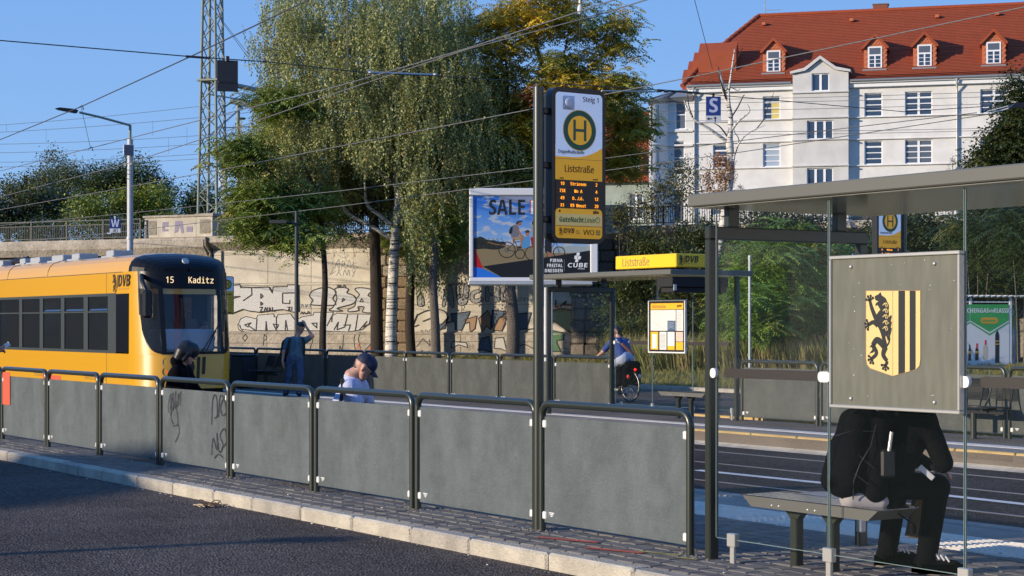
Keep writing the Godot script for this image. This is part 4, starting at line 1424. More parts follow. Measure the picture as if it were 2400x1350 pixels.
func red_roof_house() -> void:
	# behind the yellowing tree
	var o := thing("house", "greenish house with a red tiled roof behind the yellowing tree", "building", WB(-21.5, 12), RB)
	var g := G.new()
	wall_with_holes(g, -9, 8, 3.0, 12.6, 0.0, 0.2, [[4.1, 9.6, 5.2, 11.6], [0.8, 9.6, 1.9, 11.6], [-3, 9.6, -1.9, 11.6]])
	g.quad(Vector3(8, 3, 0), Vector3(8, 3, -10), Vector3(8, 12.6, -10), Vector3(8, 12.6, 0), Vector3.RIGHT)
	g.quad(Vector3(-9, 3, 0), Vector3(-9, 3, -10), Vector3(-9, 12.6, -10), Vector3(-9, 12.6, 0), Vector3.LEFT)
	g.quad(Vector3(-9, 3, -10), Vector3(8, 3, -10), Vector3(8, 12.6, -10), Vector3(-9, 12.6, -10), Vector3(0, 0, -1))
	obj("wall", g, M.green_plaster, o)
	for x in [4.1, 0.8, -3.0]:
		house_window(o, x, 9.6, x + 1.1, 11.6, -0.15, [0.5], 1, M.window_dim)
	g = G.new()
	for i in 30:
		var t0 := i / 30.0
		var t1 := (i + 1) / 30.0
		g.quad(Vector3(-9.4, 12.4 + 6.0 * t0 + 0.04, 0.5 - 5.6 * t0), Vector3(8.4, 12.4 + 6.0 * t0 + 0.04, 0.5 - 5.6 * t0), Vector3(8.4, 12.4 + 6.0 * t1, 0.5 - 5.6 * t1), Vector3(-9.4, 12.4 + 6.0 * t1, 0.5 - 5.6 * t1), Vector3(0, 1, 1))
		g.quad(Vector3(-9.4, 12.4 + 6.0 * t0, 0.5 - 5.6 * t0), Vector3(8.4, 12.4 + 6.0 * t0, 0.5 - 5.6 * t0), Vector3(8.4, 12.4 + 6.0 * t0 + 0.04, 0.5 - 5.6 * t0), Vector3(-9.4, 12.4 + 6.0 * t0 + 0.04, 0.5 - 5.6 * t0), Vector3(0, 0, 1))
	g.quad(Vector3(-9.4, 12.4, -10.7), Vector3(8.4, 12.4, -10.7), Vector3(8.4, 18.4, -5.1), Vector3(-9.4, 18.4, -5.1), Vector3(0, 1, -1))
	var roof := obj("roof", g, M.tile, o)
	g = G.new()
	g.flat(P([0.5, 12.6, -10.7, 12.6, -5.1, 18.4]), 8.0)
	var gb := obj("gable", g, M.green_plaster, o)
	gb.basis = Basis(Vector3(0, 0, 1), Vector3.UP, Vector3(-1, 0, 0))
	gb.position.x = 16.0
	g = G.new()
	g.box(Vector3(4.6, 13.9, -0.3), Vector3(1.4, 1.5, 1.6), 0.02)
	var dm := obj("dormer", g, M.brick, roof)
	g = G.new()
	g.span(Vector3(4.2, 13.35, 0.5), Vector3(5.0, 14.5, 0.54))
	obj("window", g, M.white, dm)
	g = G.new()
	g.box(Vector3(6.6, 17.2, -3.6), Vector3(2.2, 0.08, 1.7), 0.0, Basis(Vector3.RIGHT, 0.82))
	obj("solar_panel", g, M.solar, roof)


func mast() -> void:
	# lattice mast of the railway's overhead line
	var b := WR(-0.98, 1.0)
	var o := thing("lattice_mast", "tall grey-green steel lattice mast standing behind the bridge parapet", "mast", b, -0.25)
	var hh := [0.60, 0.33]
	var y0 := 5.6
	var y1 := 22.0
	for sx in [-1.0, 1.0]:
		for sz in [-1.0, 1.0]:
			var g := G.new()
			g.tube([Vector3(sx * hh[0] * 0.84, y0, sz * hh[0]), Vector3(sx * hh[1] * 0.72, y1, sz * hh[1])], 0.075, 4)
			obj("leg", g, M.mast_green, o)
	for face in 4:
		var g := G.new()
		var n := 22
		for i in n:
			for s in [-1.0, 1.0]:
				var ta := i / float(n)
				var tb := (i + 1.0) / n
				var ra: float = lerpf(hh[0], hh[1], ta)
				var rb: float = lerpf(hh[0], hh[1], tb)
				var q: float = s if i % 2 else -s
				if s > 0 and face % 2 == 0:
					continue
				var a := Vector3(q * ra * 0.8, lerpf(y0, y1, ta), ra)
				var c := Vector3(-q * rb * 0.8, lerpf(y0, y1, tb), rb)
				g.tube([a.rotated(Vector3.UP, face * PI / 2), c.rotated(Vector3.UP, face * PI / 2)], 0.035, 4)
		obj("lattice", g, M.mast_green, o)
	var g := G.new()
	g.box(Vector3(0, 13.35, 0), Vector3(1.15, 0.09, 1.15), 0.01)
	g.box(Vector3(0, 4.9, 0), Vector3(1.3, 1.5, 1.3), 0.02)
	obj("collar", g, M.mast_green, o)
	# km board
	var k := WR(-0.35, 0.9)
	var kb := thing("kilometre_board", "white board reading 114 over 0 beside the lattice mast's foot", "sign", Vector3(k.x, 0, k.z), 0.0)
	g = G.new()
	g.box(Vector3(0, 8.55, 0), Vector3(0.31, 0.92, 0.04), 0.02)
	obj("board", g, M.white, kb)
	g = G.new()
	g.tube([Vector3(0, 5.6, -0.05), Vector3(0, 8.3, -0.05)], 0.04, 6)
	obj("post", g, M.galv, kb)
	words("114", 0.34, "Droid Sans", M.ink, kb, Vector3(0, 8.8, 0.022), Basis(), 0.62, 0.004)
	words("0", 0.42, "Droid Sans", M.ink, kb, Vector3(0, 8.4, 0.022), Basis(), 0.62, 0.004)
	# portal with cantilever beyond
	var p := thing("catenary_portal", "steel overhead line portal partly hidden behind the birch's left edge", "portal", Vector3.ZERO)
	g = G.new()
	g.tube([spot(558, 245, 96), spot(558, 640, 96)], 0.11, 6)
	obj("post", g, M.mast_green, p)
	g = G.new()
	g.tube([spot(482, 186, 86), spot(640, 218, 96)], 0.13, 6)
	g.tube([spot(540, 236, 96), spot(720, 275, 96)], 0.17, 6)
	g.tube([spot(620, 215, 96), spot(620, 250, 96)], 0.12, 6)
	obj("beam", g, M.mast_green, p)
	g = G.new()
	g.tube([spot(489, 320, 86), spot(582, 237, 90)], 0.05, 6)
	g.tube([spot(484, 220, 86), spot(586, 237, 90)], 0.04, 6)
	g.tube([spot(518, 300, 90), spot(600, 296, 92)], 0.03, 5)
	obj("cantilever", g, M.galv, p)
	g = G.new()
	g.ball(spot(567, 278, 96), Vector3(0.22, 0.07, 0.1), 6)
	obj("insulator", g, M.black, p)


func tram() -> void:
	var o := thing("tram", "yellow articulated tram with a black front standing at the far platform", "tram", W(-25.0, 7.92), RU)
	# outline of the plan from the rear along the camera's side round the nose to the far side
	var half := [Vector2(-26, 1.15), Vector2(-0.95, 1.15), Vector2(-0.72, 1.125), Vector2(-0.5, 1.06), Vector2(-0.32, 0.97), Vector2(-0.17, 0.85), Vector2(-0.05, 0.68), Vector2(0.02, 0.42)]
	var plan := []
	for p in half:
		plan.append(p)
	plan.append(Vector2(0.05, 0.0))
	for i in half.size():
		var p: Vector2 = half[half.size() - 1 - i]
		plan.append(Vector2(p.x, -p.y))
	# finer stations with arc length measured from the first nose station
	var st := []
	var s := 0.0
	for i in plan.size() - 1:
		var k := 1 if i == 0 or i == plan.size() - 2 else 4
		for j in k:
			var a: Vector2 = plan[i].lerp(plan[i + 1], float(j) / k)
			if i > 1 and i < plan.size() - 3:
				a = plan[i].cubic_interpolate(plan[i + 1], plan[i - 1], plan[i + 2], float(j) / k)
			st.append(a)
	st.append(plan[plan.size() - 1])
	var arc := [0.0]
	for i in range(1, st.size()):
		arc.append(arc[i - 1] + st[i].distance_to(st[i - 1]))
	var s0: float = arc[1]
	for i in arc.size():
		arc[i] -= s0
	var last: float = arc[arc.size() - 2]
	var band := func(g: G, a: float, b: float, lo, hi, off: float) -> void:
		# part of the shell between two arc lengths; lo and hi may vary along it
		var cuts := [a]
		for q in arc:
			if q > a + 0.01 and q < b - 0.01:
				cuts.append(q)
		if b - a < 3.5 and b - a > 0.2:
			for q in 24:
				cuts.append(lerpf(a, b, (q + 0.5) / 24.0))
		cuts.append(b)
		cuts.sort()
		var prev := []
		for q in cuts:
			var i := 0
			while i < arc.size() - 2 and arc[i + 1] < q:
				i += 1
			var t := clampf((q - arc[i]) / maxf(arc[i + 1] - arc[i], 1e-5), 0.0, 1.0)
			var p: Vector2 = st[i].lerp(st[i + 1], t)
			var d: Vector2 = (st[i + 1] - st[i]).normalized()
			var n := Vector2(-d.y, d.x)
			if n.dot(p - Vector2(-3.0, 0.0)) < 0.0:
				n = -n
			var front := smoothstep(-1.2, 0.0, p.x)
			var l: float = lo[0] + (lo[1] - lo[0]) * (q - a) / (b - a) if lo is Array else lo
			var h: float = hi[0] + (hi[1] - hi[0]) * (q - a) / (b - a) if hi is Array else hi
			var ring := []
			for k in 7:
				var y := lerpf(l, h, k / 6.0)
				var lean := front * (maxf(0.0, y - 0.95) * 0.17 + maxf(0.0, 0.5 - y) * 0.2)
				ring.append([Vector3(p.x + n.x * off - lean, y, p.y + n.y * off), Vector3(n.x, 0.12 * front, n.y)])
			if prev.size():
				for k in 6:
					if absf(prev[k + 1][0].y - prev[k][0].y) < 1e-4 and absf(ring[k + 1][0].y - ring[k][0].y) < 1e-4:
						continue
					var f := g.V.size()
					for c in [prev[k], ring[k], ring[k + 1], prev[k + 1]]:
						g.vert(c[0], c[1])
					var nn: Vector3 = (g.V[f + 1] - g.V[f]).cross(g.V[f + 3] - g.V[f])
					if nn.dot(prev[k][1]) > 0.0:
						g.tri_i(f, f + 1, f + 2)
						g.tri_i(f, f + 2, f + 3)
					else:
						g.tri_i(f, f + 2, f + 1)
						g.tri_i(f, f + 3, f + 2)
			prev = ring
	var g := G.new()
	band.call(g, -24.4, last + 24.4, 0.22, 0.98, 0.0)
	band.call(g, -24.4, last * 0.5, 2.30, 2.80, 0.0)
	band.call(g, last * 0.5, last + 24.4, 2.30, 2.80, 0.0)
	band.call(g, 0.0, 0.52, 0.98, 2.30, 0.0)
	band.call(g, last - 0.52, last, 0.98, 2.30, 0.0)
	var shell := obj("body", g, M.yellow, o)
	# roof, rounded, and the black dome over the nose
	g = G.new()
	var dome := G.new()
	var prof := [Vector2(1.0, 2.80), Vector2(0.985, 2.92), Vector2(0.94, 3.04), Vector2(0.86, 3.13), Vector2(0.70, 3.19), Vector2(0.4, 3.23), Vector2(0.0, 3.245)]
	var side_of := func(x: float) -> float:
		for i in range(1, st.size() / 2):
			if st[i].x >= x:
				return lerpf(st[i - 1].y, st[i].y, clampf((x - st[i - 1].x) / maxf(st[i].x - st[i - 1].x, 1e-5), 0, 1))
		return 0.0
	var xs := [-26.0, -2.6, -1.7, -1.3, -0.98, -0.85, -0.70, -0.56, -0.45, -0.38, -0.33, -0.31]
	for m in [-1.0, 1.0]:
		for i in xs.size() - 1:
			for k in prof.size() - 1:
				var q := []
				for c in [[i, k], [i + 1, k], [i + 1, k + 1], [i, k + 1]]:
					var x: float = xs[c[0]]
					var pr: Vector2 = prof[c[1]]
					var t := clampf((x + 1.3) / 1.0, 0.0, 1.0)
					var hw: float = side_of.call(x + 0.31 * smoothstep(-1.3, -0.31, x))
					hw = maxf(hw, 0.02)
					if c[0] == xs.size() - 1:
						hw = 0.02
					var y := 2.80 + (pr.y - 2.80) * sqrt(maxf(0.0, 1.0 - t * t)) + 0.0
					q.append(Vector3(x, y, m * hw * pr.x))
				var into := dome if xs[i] >= -0.99 else g
				into.quad(q[0], q[1], q[2], q[3], Vector3(0.2, 1, m * 0.5))
	var roof := obj("roof", g, M.yellow, o)
	obj("front_dome", dome, M.gloss_black, o)
	g = G.new()
	g.lathe([Vector2(0.0, 0.03), Vector2(0.075, 0.025), Vector2(0.085, 0.0)], 16)
	var badge := obj("round_badge", g, M.roof_box, o)
	badge.position = Vector3(-0.43, 3.035, 0.03)
	badge.rotation.z = -0.95
	for a in [[-3.3, 0.45], [-5.6, 0.5], [-6.9, 0.8], [-8.6, 0.7], [-9.6, 0.4], [-12.0, 1.5], [-15.0, 1.2]]:
		g = G.new()
		g.box(Vector3(a[0], 3.27, 0.45), Vector3(a[1], 0.18, 0.5), 0.02)
		g.box(Vector3(a[0], 3.20, 0.42), Vector3(a[1] + 0.3, 0.06, 0.7), 0.01)
		obj("roof_box", g, M.roof_box, roof)
	g = G.new()
	g.box(Vector3(-10.8, 3.32, 0.1), Vector3(1.6, 0.06, 0.7), 0.01)
	for z in [-0.3, 0.4]:
		g.tube([Vector3(-11.6, 3.35, z), Vector3(-10.0, 3.42, z)], 0.03, 6)
	obj("pantograph", g, M.black, roof)
	# black mask with the curved lower corner
	g = G.new()
	var mask := G.new()
	band.call(mask, 0.5, last - 0.5, 2.42, 2.80, 0.016)
	band.call(mask, 1.0, last - 1.0, 0.98, 1.035, 0.016)
	band.call(mask, 1.02, 1.12, 1.035, 2.42, 0.018)
	band.call(mask, last - 1.12, last - 1.02, 1.035, 2.42, 0.018)
	obj("front_mask", mask, M.gloss_black, o)
	# the corner window with its rounded lower edge, black rim and the yellow below
	g = G.new()
	var rim := G.new()
	var low := G.new()
	var steps := 14
	for i in steps:
		var a := 0.52 + 0.5 * i / steps
		var d := 0.5 / steps
		var l0 := 1.04 + 0.85 * (1.0 - sqrt(1.0 - pow(1.0 - float(i) / steps, 2.2)))
		var l1 := 1.04 + 0.85 * (1.0 - sqrt(1.0 - pow(1.0 - float(i + 1) / steps, 2.2)))
		for m in 2:
			var x0 := a if m == 0 else last - a - d
			var lo := [l0, l1] if m == 0 else [l1, l0]
			band.call(g, x0, x0 + d, lo, 2.42, 0.012)
			band.call(rim, x0, x0 + d, [lo[0] - 0.05, lo[1] - 0.05], lo, 0.016)
			band.call(low, x0, x0 + d, 0.97, [lo[0] - 0.04, lo[1] - 0.04], 0.008)
	band.call(rim, 0.49, 0.525, 1.84, 2.44, 0.016)
	band.call(rim, last - 0.525, last - 0.49, 1.84, 2.44, 0.016)
	obj("corner_window", g, M.tram_glass, o)
	obj("window_rim", rim, M.gloss_black, o)
	obj("lower_corner", low, M.yellow, o)
	g = G.new()
	band.call(g, 1.12, last - 1.12, 1.035, 2.42, 0.010)
	obj("windscreen", g, M.screen_glass, o)
	# side windows
	var side := G.new()
	pass
	var wins := [[-10.1, -8.95], [-8.75, -7.6], [-7.35, -6.3], [-6.15, -5.15], [-4.95, -3.95], [-3.77, -2.85], [-2.62, -1.78], [-14.2, -13.2], [-12.9, -11.9], [-11.6, -10.4]]
	wins = []
	for a in [[0, 45], [52, 93], [101, 143], [151, 196], [206, 253]]:
		wins.append([tram_u(a[0]), tram_u(a[1])])
	for k in 5:
		wins.append([wins[0][0] - 1.75 * (k + 1), wins[0][0] - 1.75 * (k + 1) + 1.5])
	var pier := G.new()
	var xs2 := [-24.0]
	for w in wins:
		xs2.append(w[0])
		xs2.append(w[1])
	xs2.sort()
	xs2.append(tram_u(272))
	for i in range(0, xs2.size() - 1, 2):
		pier.span(Vector3(xs2[i], 0.985, 1.06), Vector3(xs2[i + 1], 2.33, 1.153))
		pier.span(Vector3(xs2[i], 0.985, -1.153), Vector3(xs2[i + 1], 2.33, -1.06))
	pier.span(Vector3(-24.0, 0.98, 1.07), Vector3(tram_u(272), 1.045, 1.155))
	pier.span(Vector3(-24.0, 2.27, 1.07), Vector3(tram_u(272), 2.335, 1.155))
	pier.span(Vector3(-24.0, 0.98, -1.155), Vector3(tram_u(272), 1.045, -1.07))
	pier.span(Vector3(-24.0, 2.27, -1.155), Vector3(tram_u(272), 2.335, -1.07))
	for w in wins:
		pier.span(Vector3(w[0], 1.90, 1.10), Vector3(w[1], 1.935, 1.156))
	obj("window_frames", pier, M.tram_grey, o)
	for i in wins.size():
		var w: Array = wins[i]
		var p := G.new()
		p.span(Vector3(w[0] + 0.02, 1.045, 1.12), Vector3(w[1] - 0.02, 2.27, 1.135))
		var pn := obj("side_window", p, M.tram_glass, o)
		p = G.new()
		p.span(Vector3(w[0] + 0.02, 1.045, -1.135), Vector3(w[1] - 0.02, 2.27, -1.12))
		obj("far_window", p, M.tram_glass, o)
		if i > 1 and i < 5:
			p = G.new()
			p.poly([Vector3(w[0] + 0.1, 1.95, 1.16), Vector3(w[1] - 0.03, 1.95, 1.16), Vector3(w[1] - 0.03, 2.12, 1.05), Vector3(w[0] + 0.4, 2.12, 1.05)], Vector3(0, 0.4, 1))
			obj("open_flap", p, M.window_glass, pn)
	g = G.new()
	g.span(Vector3(tram_u(272), 1.0, 1.10), Vector3(tram_u(302), 2.32, 1.158), 0.01)
	obj("black_panel", g, M.gloss_black, o)
	g = G.new()
	g.span(Vector3(tram_u(305), 0.97, 1.09), Vector3(-0.9, 2.33, 1.10))
	# inside
	g = G.new()
	g.span(Vector3(-24, 0.25, -1.05), Vector3(-1.3, 0.32, 1.05))
	g.span(Vector3(-24, 2.55, -1.05), Vector3(-1.0, 2.6, 1.05))
	obj("floor_and_ceiling", g, M.tram_inside, o)
	for k in 12:
		g = G.new()
		for z in [-0.75, 0.72]:
			g.box(Vector3(-3.2 - k * 1.3, 0.75, z), Vector3(0.45, 0.1, 0.8), 0.03)
			g.box(Vector3(-3.45 - k * 1.3, 1.1, z), Vector3(0.08, 0.7, 0.8), 0.03)
		obj("seat", g, M.black_matt, o)
	for x in [-2.2, -5.0, -8.0]:
		g = G.new()
		for z in [-0.35, 0.35]:
			g.tube([Vector3(x, 0.3, z), Vector3(x, 2.55, z)], 0.02, 6)
		obj("grab_pole", g, M.sign_yellow, o)
	g = G.new()
	g.box(Vector3(-0.55, 1.28, -0.02), Vector3(0.35, 0.50, 1.3), 0.06)
	g.box(Vector3(-1.25, 1.28, 0.62), Vector3(0.9, 0.48, 0.3), 0.05)
	obj("dashboard", g, M.desk, o)
	g = G.new()
	g.box(Vector3(-1.6, 1.45, 0.05), Vector3(0.06, 2.0, 0.5), 0.01)
	g.box(Vector3(-1.6, 1.45, -0.78), Vector3(0.06, 2.0, 0.3), 0.01)
	obj("cab_wall", g, M.black_matt, o)
	# destination display
	g = G.new()
	g.box(Vector3(-0.36, 2.58, 0.0), Vector3(0.12, 0.24, 1.15), 0.02)
	var dis := obj("display_box", g, M.black, o)
	words("15   Kaditz", 0.19, "Droid Sans Mono", M.led_white, o, Vector3(-0.205, 2.61, 0.02), Basis(Vector3.UP, PI / 2), 0.92, 0.004)
	# lettering and the lion with stripes on the side
	var sd := Node3D.new()
	sd.name = "side_emblem"
	o.add_child(sd, true)
	sd.position = Vector3(-1.22, 2.56, 1.156)
	dvb_logo(sd, 0.42, M.ink)
	# front: lamps, lion badge, wipers, mirror
	for a in [[-0.62, 0.80], [0.60, 0.80], [0.60, 0.60], [-0.62, 0.60]]:
		g = G.new()
		g.lathe([Vector2(0.0, 0.0), Vector2(0.075, 0.01), Vector2(0.085, 0.02), Vector2(0.105, 0.03), Vector2(0.108, -0.02)], 18)
		var lamp := obj("headlight", g, M.steel if a[1] > 0.7 else M.tram_grey, o)
		lamp.position = Vector3(0.02 - 0.13 * absf(a[0]), a[1], -a[0])
		lamp.basis = Basis(Vector3.UP, 0.30 * signf(a[0]) ) * Basis(Vector3.BACK, -PI / 2)
		if a[1] < 0.7:
			g = G.new()
			g.ball(Vector3(0.0, 0.02, 0.0), Vector3(0.03, 0.015, 0.03), 6)
			obj("tail_light", g, M.tail, lamp)
	for z in [0.98, -0.98]:
		g = G.new()
		g.box(Vector3(-0.50, 0.62, z), Vector3(0.08, 0.30, 0.03), 0.01, Basis(Vector3.UP, -0.6 * signf(z)))
		var cl := obj("corner_lamp", g, M.black, o)
		g = G.new()
		g.box(Vector3(-0.49, 0.70, z * 1.012), Vector3(0.05, 0.08, 0.03), 0.01, Basis(Vector3.UP, -0.6 * signf(z)))
		obj("red_light", g, M.tail, cl)
	var fr := Node3D.new()
	fr.name = "front_emblem"
	o.add_child(fr, true)
	fr.position = Vector3(0.06, 0.68, 0.0)
	fr.rotation.y = PI / 2
	lion(fr, 0.40, M.ink, Vector3(-0.10, 0, 0.004))
	g = G.new()
	g.flat(P([0.04, 0.24, 0.11, 0.24, 0.09, -0.24, 0.02, -0.24]), 0.005)
	g.flat(P([0.17, 0.24, 0.24, 0.24, 0.22, -0.14, 0.15, -0.14]), 0.005)
	obj("stripe", g, M.ink, fr)
	g = G.new()
	g.tube([Vector3(0.09, 1.0, -0.22), Vector3(-0.02, 1.72, -0.62)], 0.014, 5)
	g.tube([Vector3(0.07, 1.02, -0.14), Vector3(0.0, 1.60, -0.56)], 0.012, 5)
	g.tube([Vector3(0.0, 1.15, -0.62), Vector3(-0.04, 1.75, -0.64)], 0.014, 5)
	obj("wiper", g, M.black, o)
	g = G.new()
	g.tube([Vector3(-0.62, 2.72, 0.98), Vector3(-0.3, 2.6, 1.10), Vector3(-0.16, 2.35, 1.06)], 0.05, 6)
	g.box(Vector3(-0.16, 2.08, 1.04), Vector3(0.12, 0.62, 0.22), 0.05)
	obj("mirror", g, M.black, o)
	g = G.new()
	g.box(Vector3(-0.62, 1.22, 0.93), Vector3(0.10, 0.26, 0.012), 0.004, Basis(Vector3.UP, -0.5))
	g.box(Vector3(-0.70, 1.10, 0.98), Vector3(0.2, 0.14, 0.012), 0.004, Basis(Vector3.UP, -0.5))
	obj("white_sticker", g, M.off_white, o)
	# seams, skirt, wheels
	g = G.new()
	for x in [-2.3, -12.0]:
		g.span(Vector3(x - 0.008, 0.25, 1.10), Vector3(x + 0.008, 0.985, 1.1525))
	g.span(Vector3(-2.308, 2.335, 1.10), Vector3(-2.292, 2.79, 1.1525))
	g.span(Vector3(-24.0, 2.792, 1.10), Vector3(-1.3, 2.806, 1.1545))
	for x in [-6.3, -9.4]:
		g.tube([Vector3(x, 2.80, 1.152), Vector3(x, 2.93, 1.135), Vector3(x, 3.05, 1.083), Vector3(x, 3.135, 0.99), Vector3(x, 3.2, 0.8)], 0.006, 4)
	obj("panel_seam", g, M.tram_grey, o)
	for x in [-3.0, -6.6, -12.5]:
		g = G.new()
		for k in 4:
			g.span(Vector3(x - 0.7, 0.36 + k * 0.03, 1.15), Vector3(x + 0.7, 0.367 + k * 0.03, 1.1535))
		obj("grille", g, M.tram_grey, o)
	for x in [-2.2, -3.9, -10.5, -12.2]:
		for z in [-0.72, 0.72]:
			g = G.new()
			g.xf = Transform3D(Basis(Vector3.RIGHT, PI / 2), Vector3(x, 0.1, z))
			g.lathe([Vector2(0.0, -0.06), Vector2(0.29, -0.06), Vector2(0.30, 0.0), Vector2(0.29, 0.06), Vector2(0.0, 0.06)], 24)
			obj("wheel", g, M.black, o)
	g = G.new()
	g.span(Vector3(-24, 0.02, -0.95), Vector3(-0.6, 0.24, 0.95))
	obj("underframe", g, M.black_matt, o)


func tram_u(px: float) -> float:
	# along the tram's side, measured from its nose
	var t := (px - 1200.0) / 4200.0
	var v := 6.77
	return (t * (14.22 + 0.5518 * v) - 0.203 - 0.834 * v) / (0.5518 + 0.834 * t) + 25.0


func lion(parent: Node3D, h: float, m: Material, at: Vector3) -> void:
	# a black heraldic lion rampant, facing left, claws spread; one unit is the height
	var g := G.new()
	g.xf = Transform3D(Basis.from_scale(Vector3(h, h, 1.0)), at)
	var z := 0.0
	# trunk, from the neck to the loins
	g.flat(smooth(P([0.02, 0.27, 0.08, 0.13, 0.10, 0.0, 0.09, -0.10, 0.12, -0.20, 0.10, -0.28, 0.04, -0.26, 0.03, -0.12, -0.02, 0.0, -0.08, 0.08, -0.10, 0.16]), true, 4), z)
	# head with open jaws
	g.flat(smooth(P([-0.10, 0.44, -0.04, 0.46, 0.0, 0.49, 0.02, 0.45, 0.10, 0.40, 0.12, 0.30, 0.08, 0.22, 0.0, 0.26, -0.05, 0.32, -0.09, 0.31, -0.08, 0.35, -0.04, 0.37, -0.09, 0.39]), true, 3), z + 0.0004)
	# mane locks
	for k in 6:
		var y := 0.33 - k * 0.075
		g.flat(smooth(P([0.03, y + 0.02, 0.10, y + 0.05, 0.15, y - 0.02 - 0.01 * k, 0.13, y - 0.09, 0.10, y - 0.03, 0.05, y - 0.04]), true, 3), z + 0.0008)
	# arms and legs, thick to thin, each ending in a fan of claws
	var limbs := [[-0.07, 0.13, -0.15, 0.27, -0.19, 0.38, 0.075, 0.045, 100.0], [-0.05, 0.06, -0.13, 0.10, -0.21, 0.07, 0.07, 0.045, 190.0], [0.06, -0.20, -0.06, -0.13, -0.14, -0.20, 0.10, 0.07, 230.0], [-0.14, -0.20, -0.07, -0.30, -0.15, -0.37, 0.07, 0.045, 220.0], [0.09, -0.22, 0.05, -0.32, 0.12, -0.40, 0.09, 0.05, 260.0], [0.12, -0.40, 0.11, -0.43, 0.09, -0.45, 0.05, 0.045, 250.0]]
	for l in limbs:
		var c := smooth(PackedVector2Array([Vector2(l[0], l[1]), Vector2(l[2], l[3]), Vector2(l[4], l[5])]), false, 6)
		var left := PackedVector2Array()
		var right := PackedVector2Array()
		for i in c.size():
			var d := (c[mini(i + 1, c.size() - 1)] - c[maxi(i - 1, 0)]).normalized()
			var w: float = lerpf(l[6], l[7], float(i) / (c.size() - 1)) * 0.5
			left.append(c[i] + Vector2(-d.y, d.x) * w)
			right.append(c[i] - Vector2(-d.y, d.x) * w)
		right.reverse()
		left.append_array(right)
		g.flat(left, z + 0.0012)
		if l[8] != 230.0 and l[8] != 260.0:
			for k in 4:
				var a := deg_to_rad(l[8] - 66.0 + k * 44.0)
				var e := Vector2(l[4], l[5])
				var tip := e + Vector2(cos(a), sin(a)) * 0.065
				g.ribbon([e, tip], 0.024, z + 0.0016)
				var dot := PackedVector2Array()
				for j in 8:
					dot.append(tip + Vector2(cos(TAU * j / 8), sin(TAU * j / 8)) * 0.02)
				g.flat(dot, z + 0.002)
	# tail
	g.ribbon(Array(smooth(P([0.10, -0.22, 0.16, -0.14, 0.15, -0.02, 0.17, 0.08, 0.15, 0.16]), false, 5)), 0.022, z + 0.0014)
	for y in [0.10, 0.02, -0.06]:
		g.flat(smooth(P([0.15, y + 0.06, 0.20, y + 0.09, 0.18, y + 0.01, 0.16, y - 0.02]), true, 3), z + 0.0018)
	for y in [-0.16, -0.24]:
		g.flat(P([-0.13, y, -0.20, y - 0.07, -0.12, y - 0.05]), z + 0.0018)
	obj("lion", g, m, parent)


func dvb_logo(parent: Node3D, h: float, m: Material) -> void:
	# lion, two slanting stripes and the letters; h is the height of the whole
	lion(parent, h, m, Vector3(-h * 1.35, 0, 0.002))
	var g := G.new()
	for k in 2:
		var x := -h * (1.08 - k * 0.17)
		g.flat(P([x + h * 0.12, h * 0.42, x + h * 0.17, h * 0.42, x - h * 0.01, -h * (0.46 - k * 0.2), x - h * 0.06, -h * (0.46 - k * 0.2)]), 0.002)
	obj("stripe", g, m, parent)
	var t := words("DVB", h * 0.86, "Droid Sans Bold", m, parent, Vector3(h * 0.02, h * 0.10, 0.002), Basis(Vector3(1, 0, 0), Vector3(0.18, 1, 0), Vector3(0, 0, 1)), 1.0, 0.002)
	g = G.new()
	g.span(Vector3(-h * 0.95, -h * 0.33, 0.0), Vector3(h * 0.65, -h * 0.31, 0.002))
	obj("underline", g, M.spray_rust, parent)


func rounded(x0: float, y0: float, x1: float, y1: float, r: float) -> PackedVector2Array:
	var p := PackedVector2Array()
	for c in [[x1 - r, y1 - r, 0.0], [x0 + r, y1 - r, 0.5], [x0 + r, y0 + r, 1.0], [x1 - r, y0 + r, 1.5]]:
		for k in 6:
			var a: float = PI * c[2] + PI / 2 * k / 5.0
			p.append(Vector2(c[0] + r * cos(a), c[1] + r * sin(a)))
	return p


func disc(c: Vector2, r: float, n := 32) -> PackedVector2Array:
	var p := PackedVector2Array()
	for k in n:
		p.append(c + Vector2(cos(TAU * k / n), sin(TAU * k / n)) * r)
	return p


func round_h(parent: Node3D, c: Vector2, r: float, z: float) -> void:
	var g := G.new()
	g.flat(disc(c, r * 1.04), z)
	obj("h_rim", g, M.sign_yellow, parent)
	g = G.new()
	g.flat(disc(c, r), z + 0.001)
	obj("h_ring", g, M.sign_green, parent)
	g = G.new()
	g.flat(disc(c, r * 0.74), z + 0.002)
	obj("h_disc", g, M.added_glow_yellow if r > 0.15 else M.sign_yellow, parent)
	g = G.new()
	for s in [-1.0, 1.0]:
		g.span(Vector3(c.x + s * r * 0.33 - r * 0.075, c.y - r * 0.53, z), Vector3(c.x + s * r * 0.33 + r * 0.075, c.y + r * 0.53, z + 0.0035))
	g.span(Vector3(c.x - r * 0.3, c.y - r * 0.07, z), Vector3(c.x + r * 0.3, c.y + r * 0.07, z + 0.0033))
	obj("letter_h", g, M.sign_green, parent)


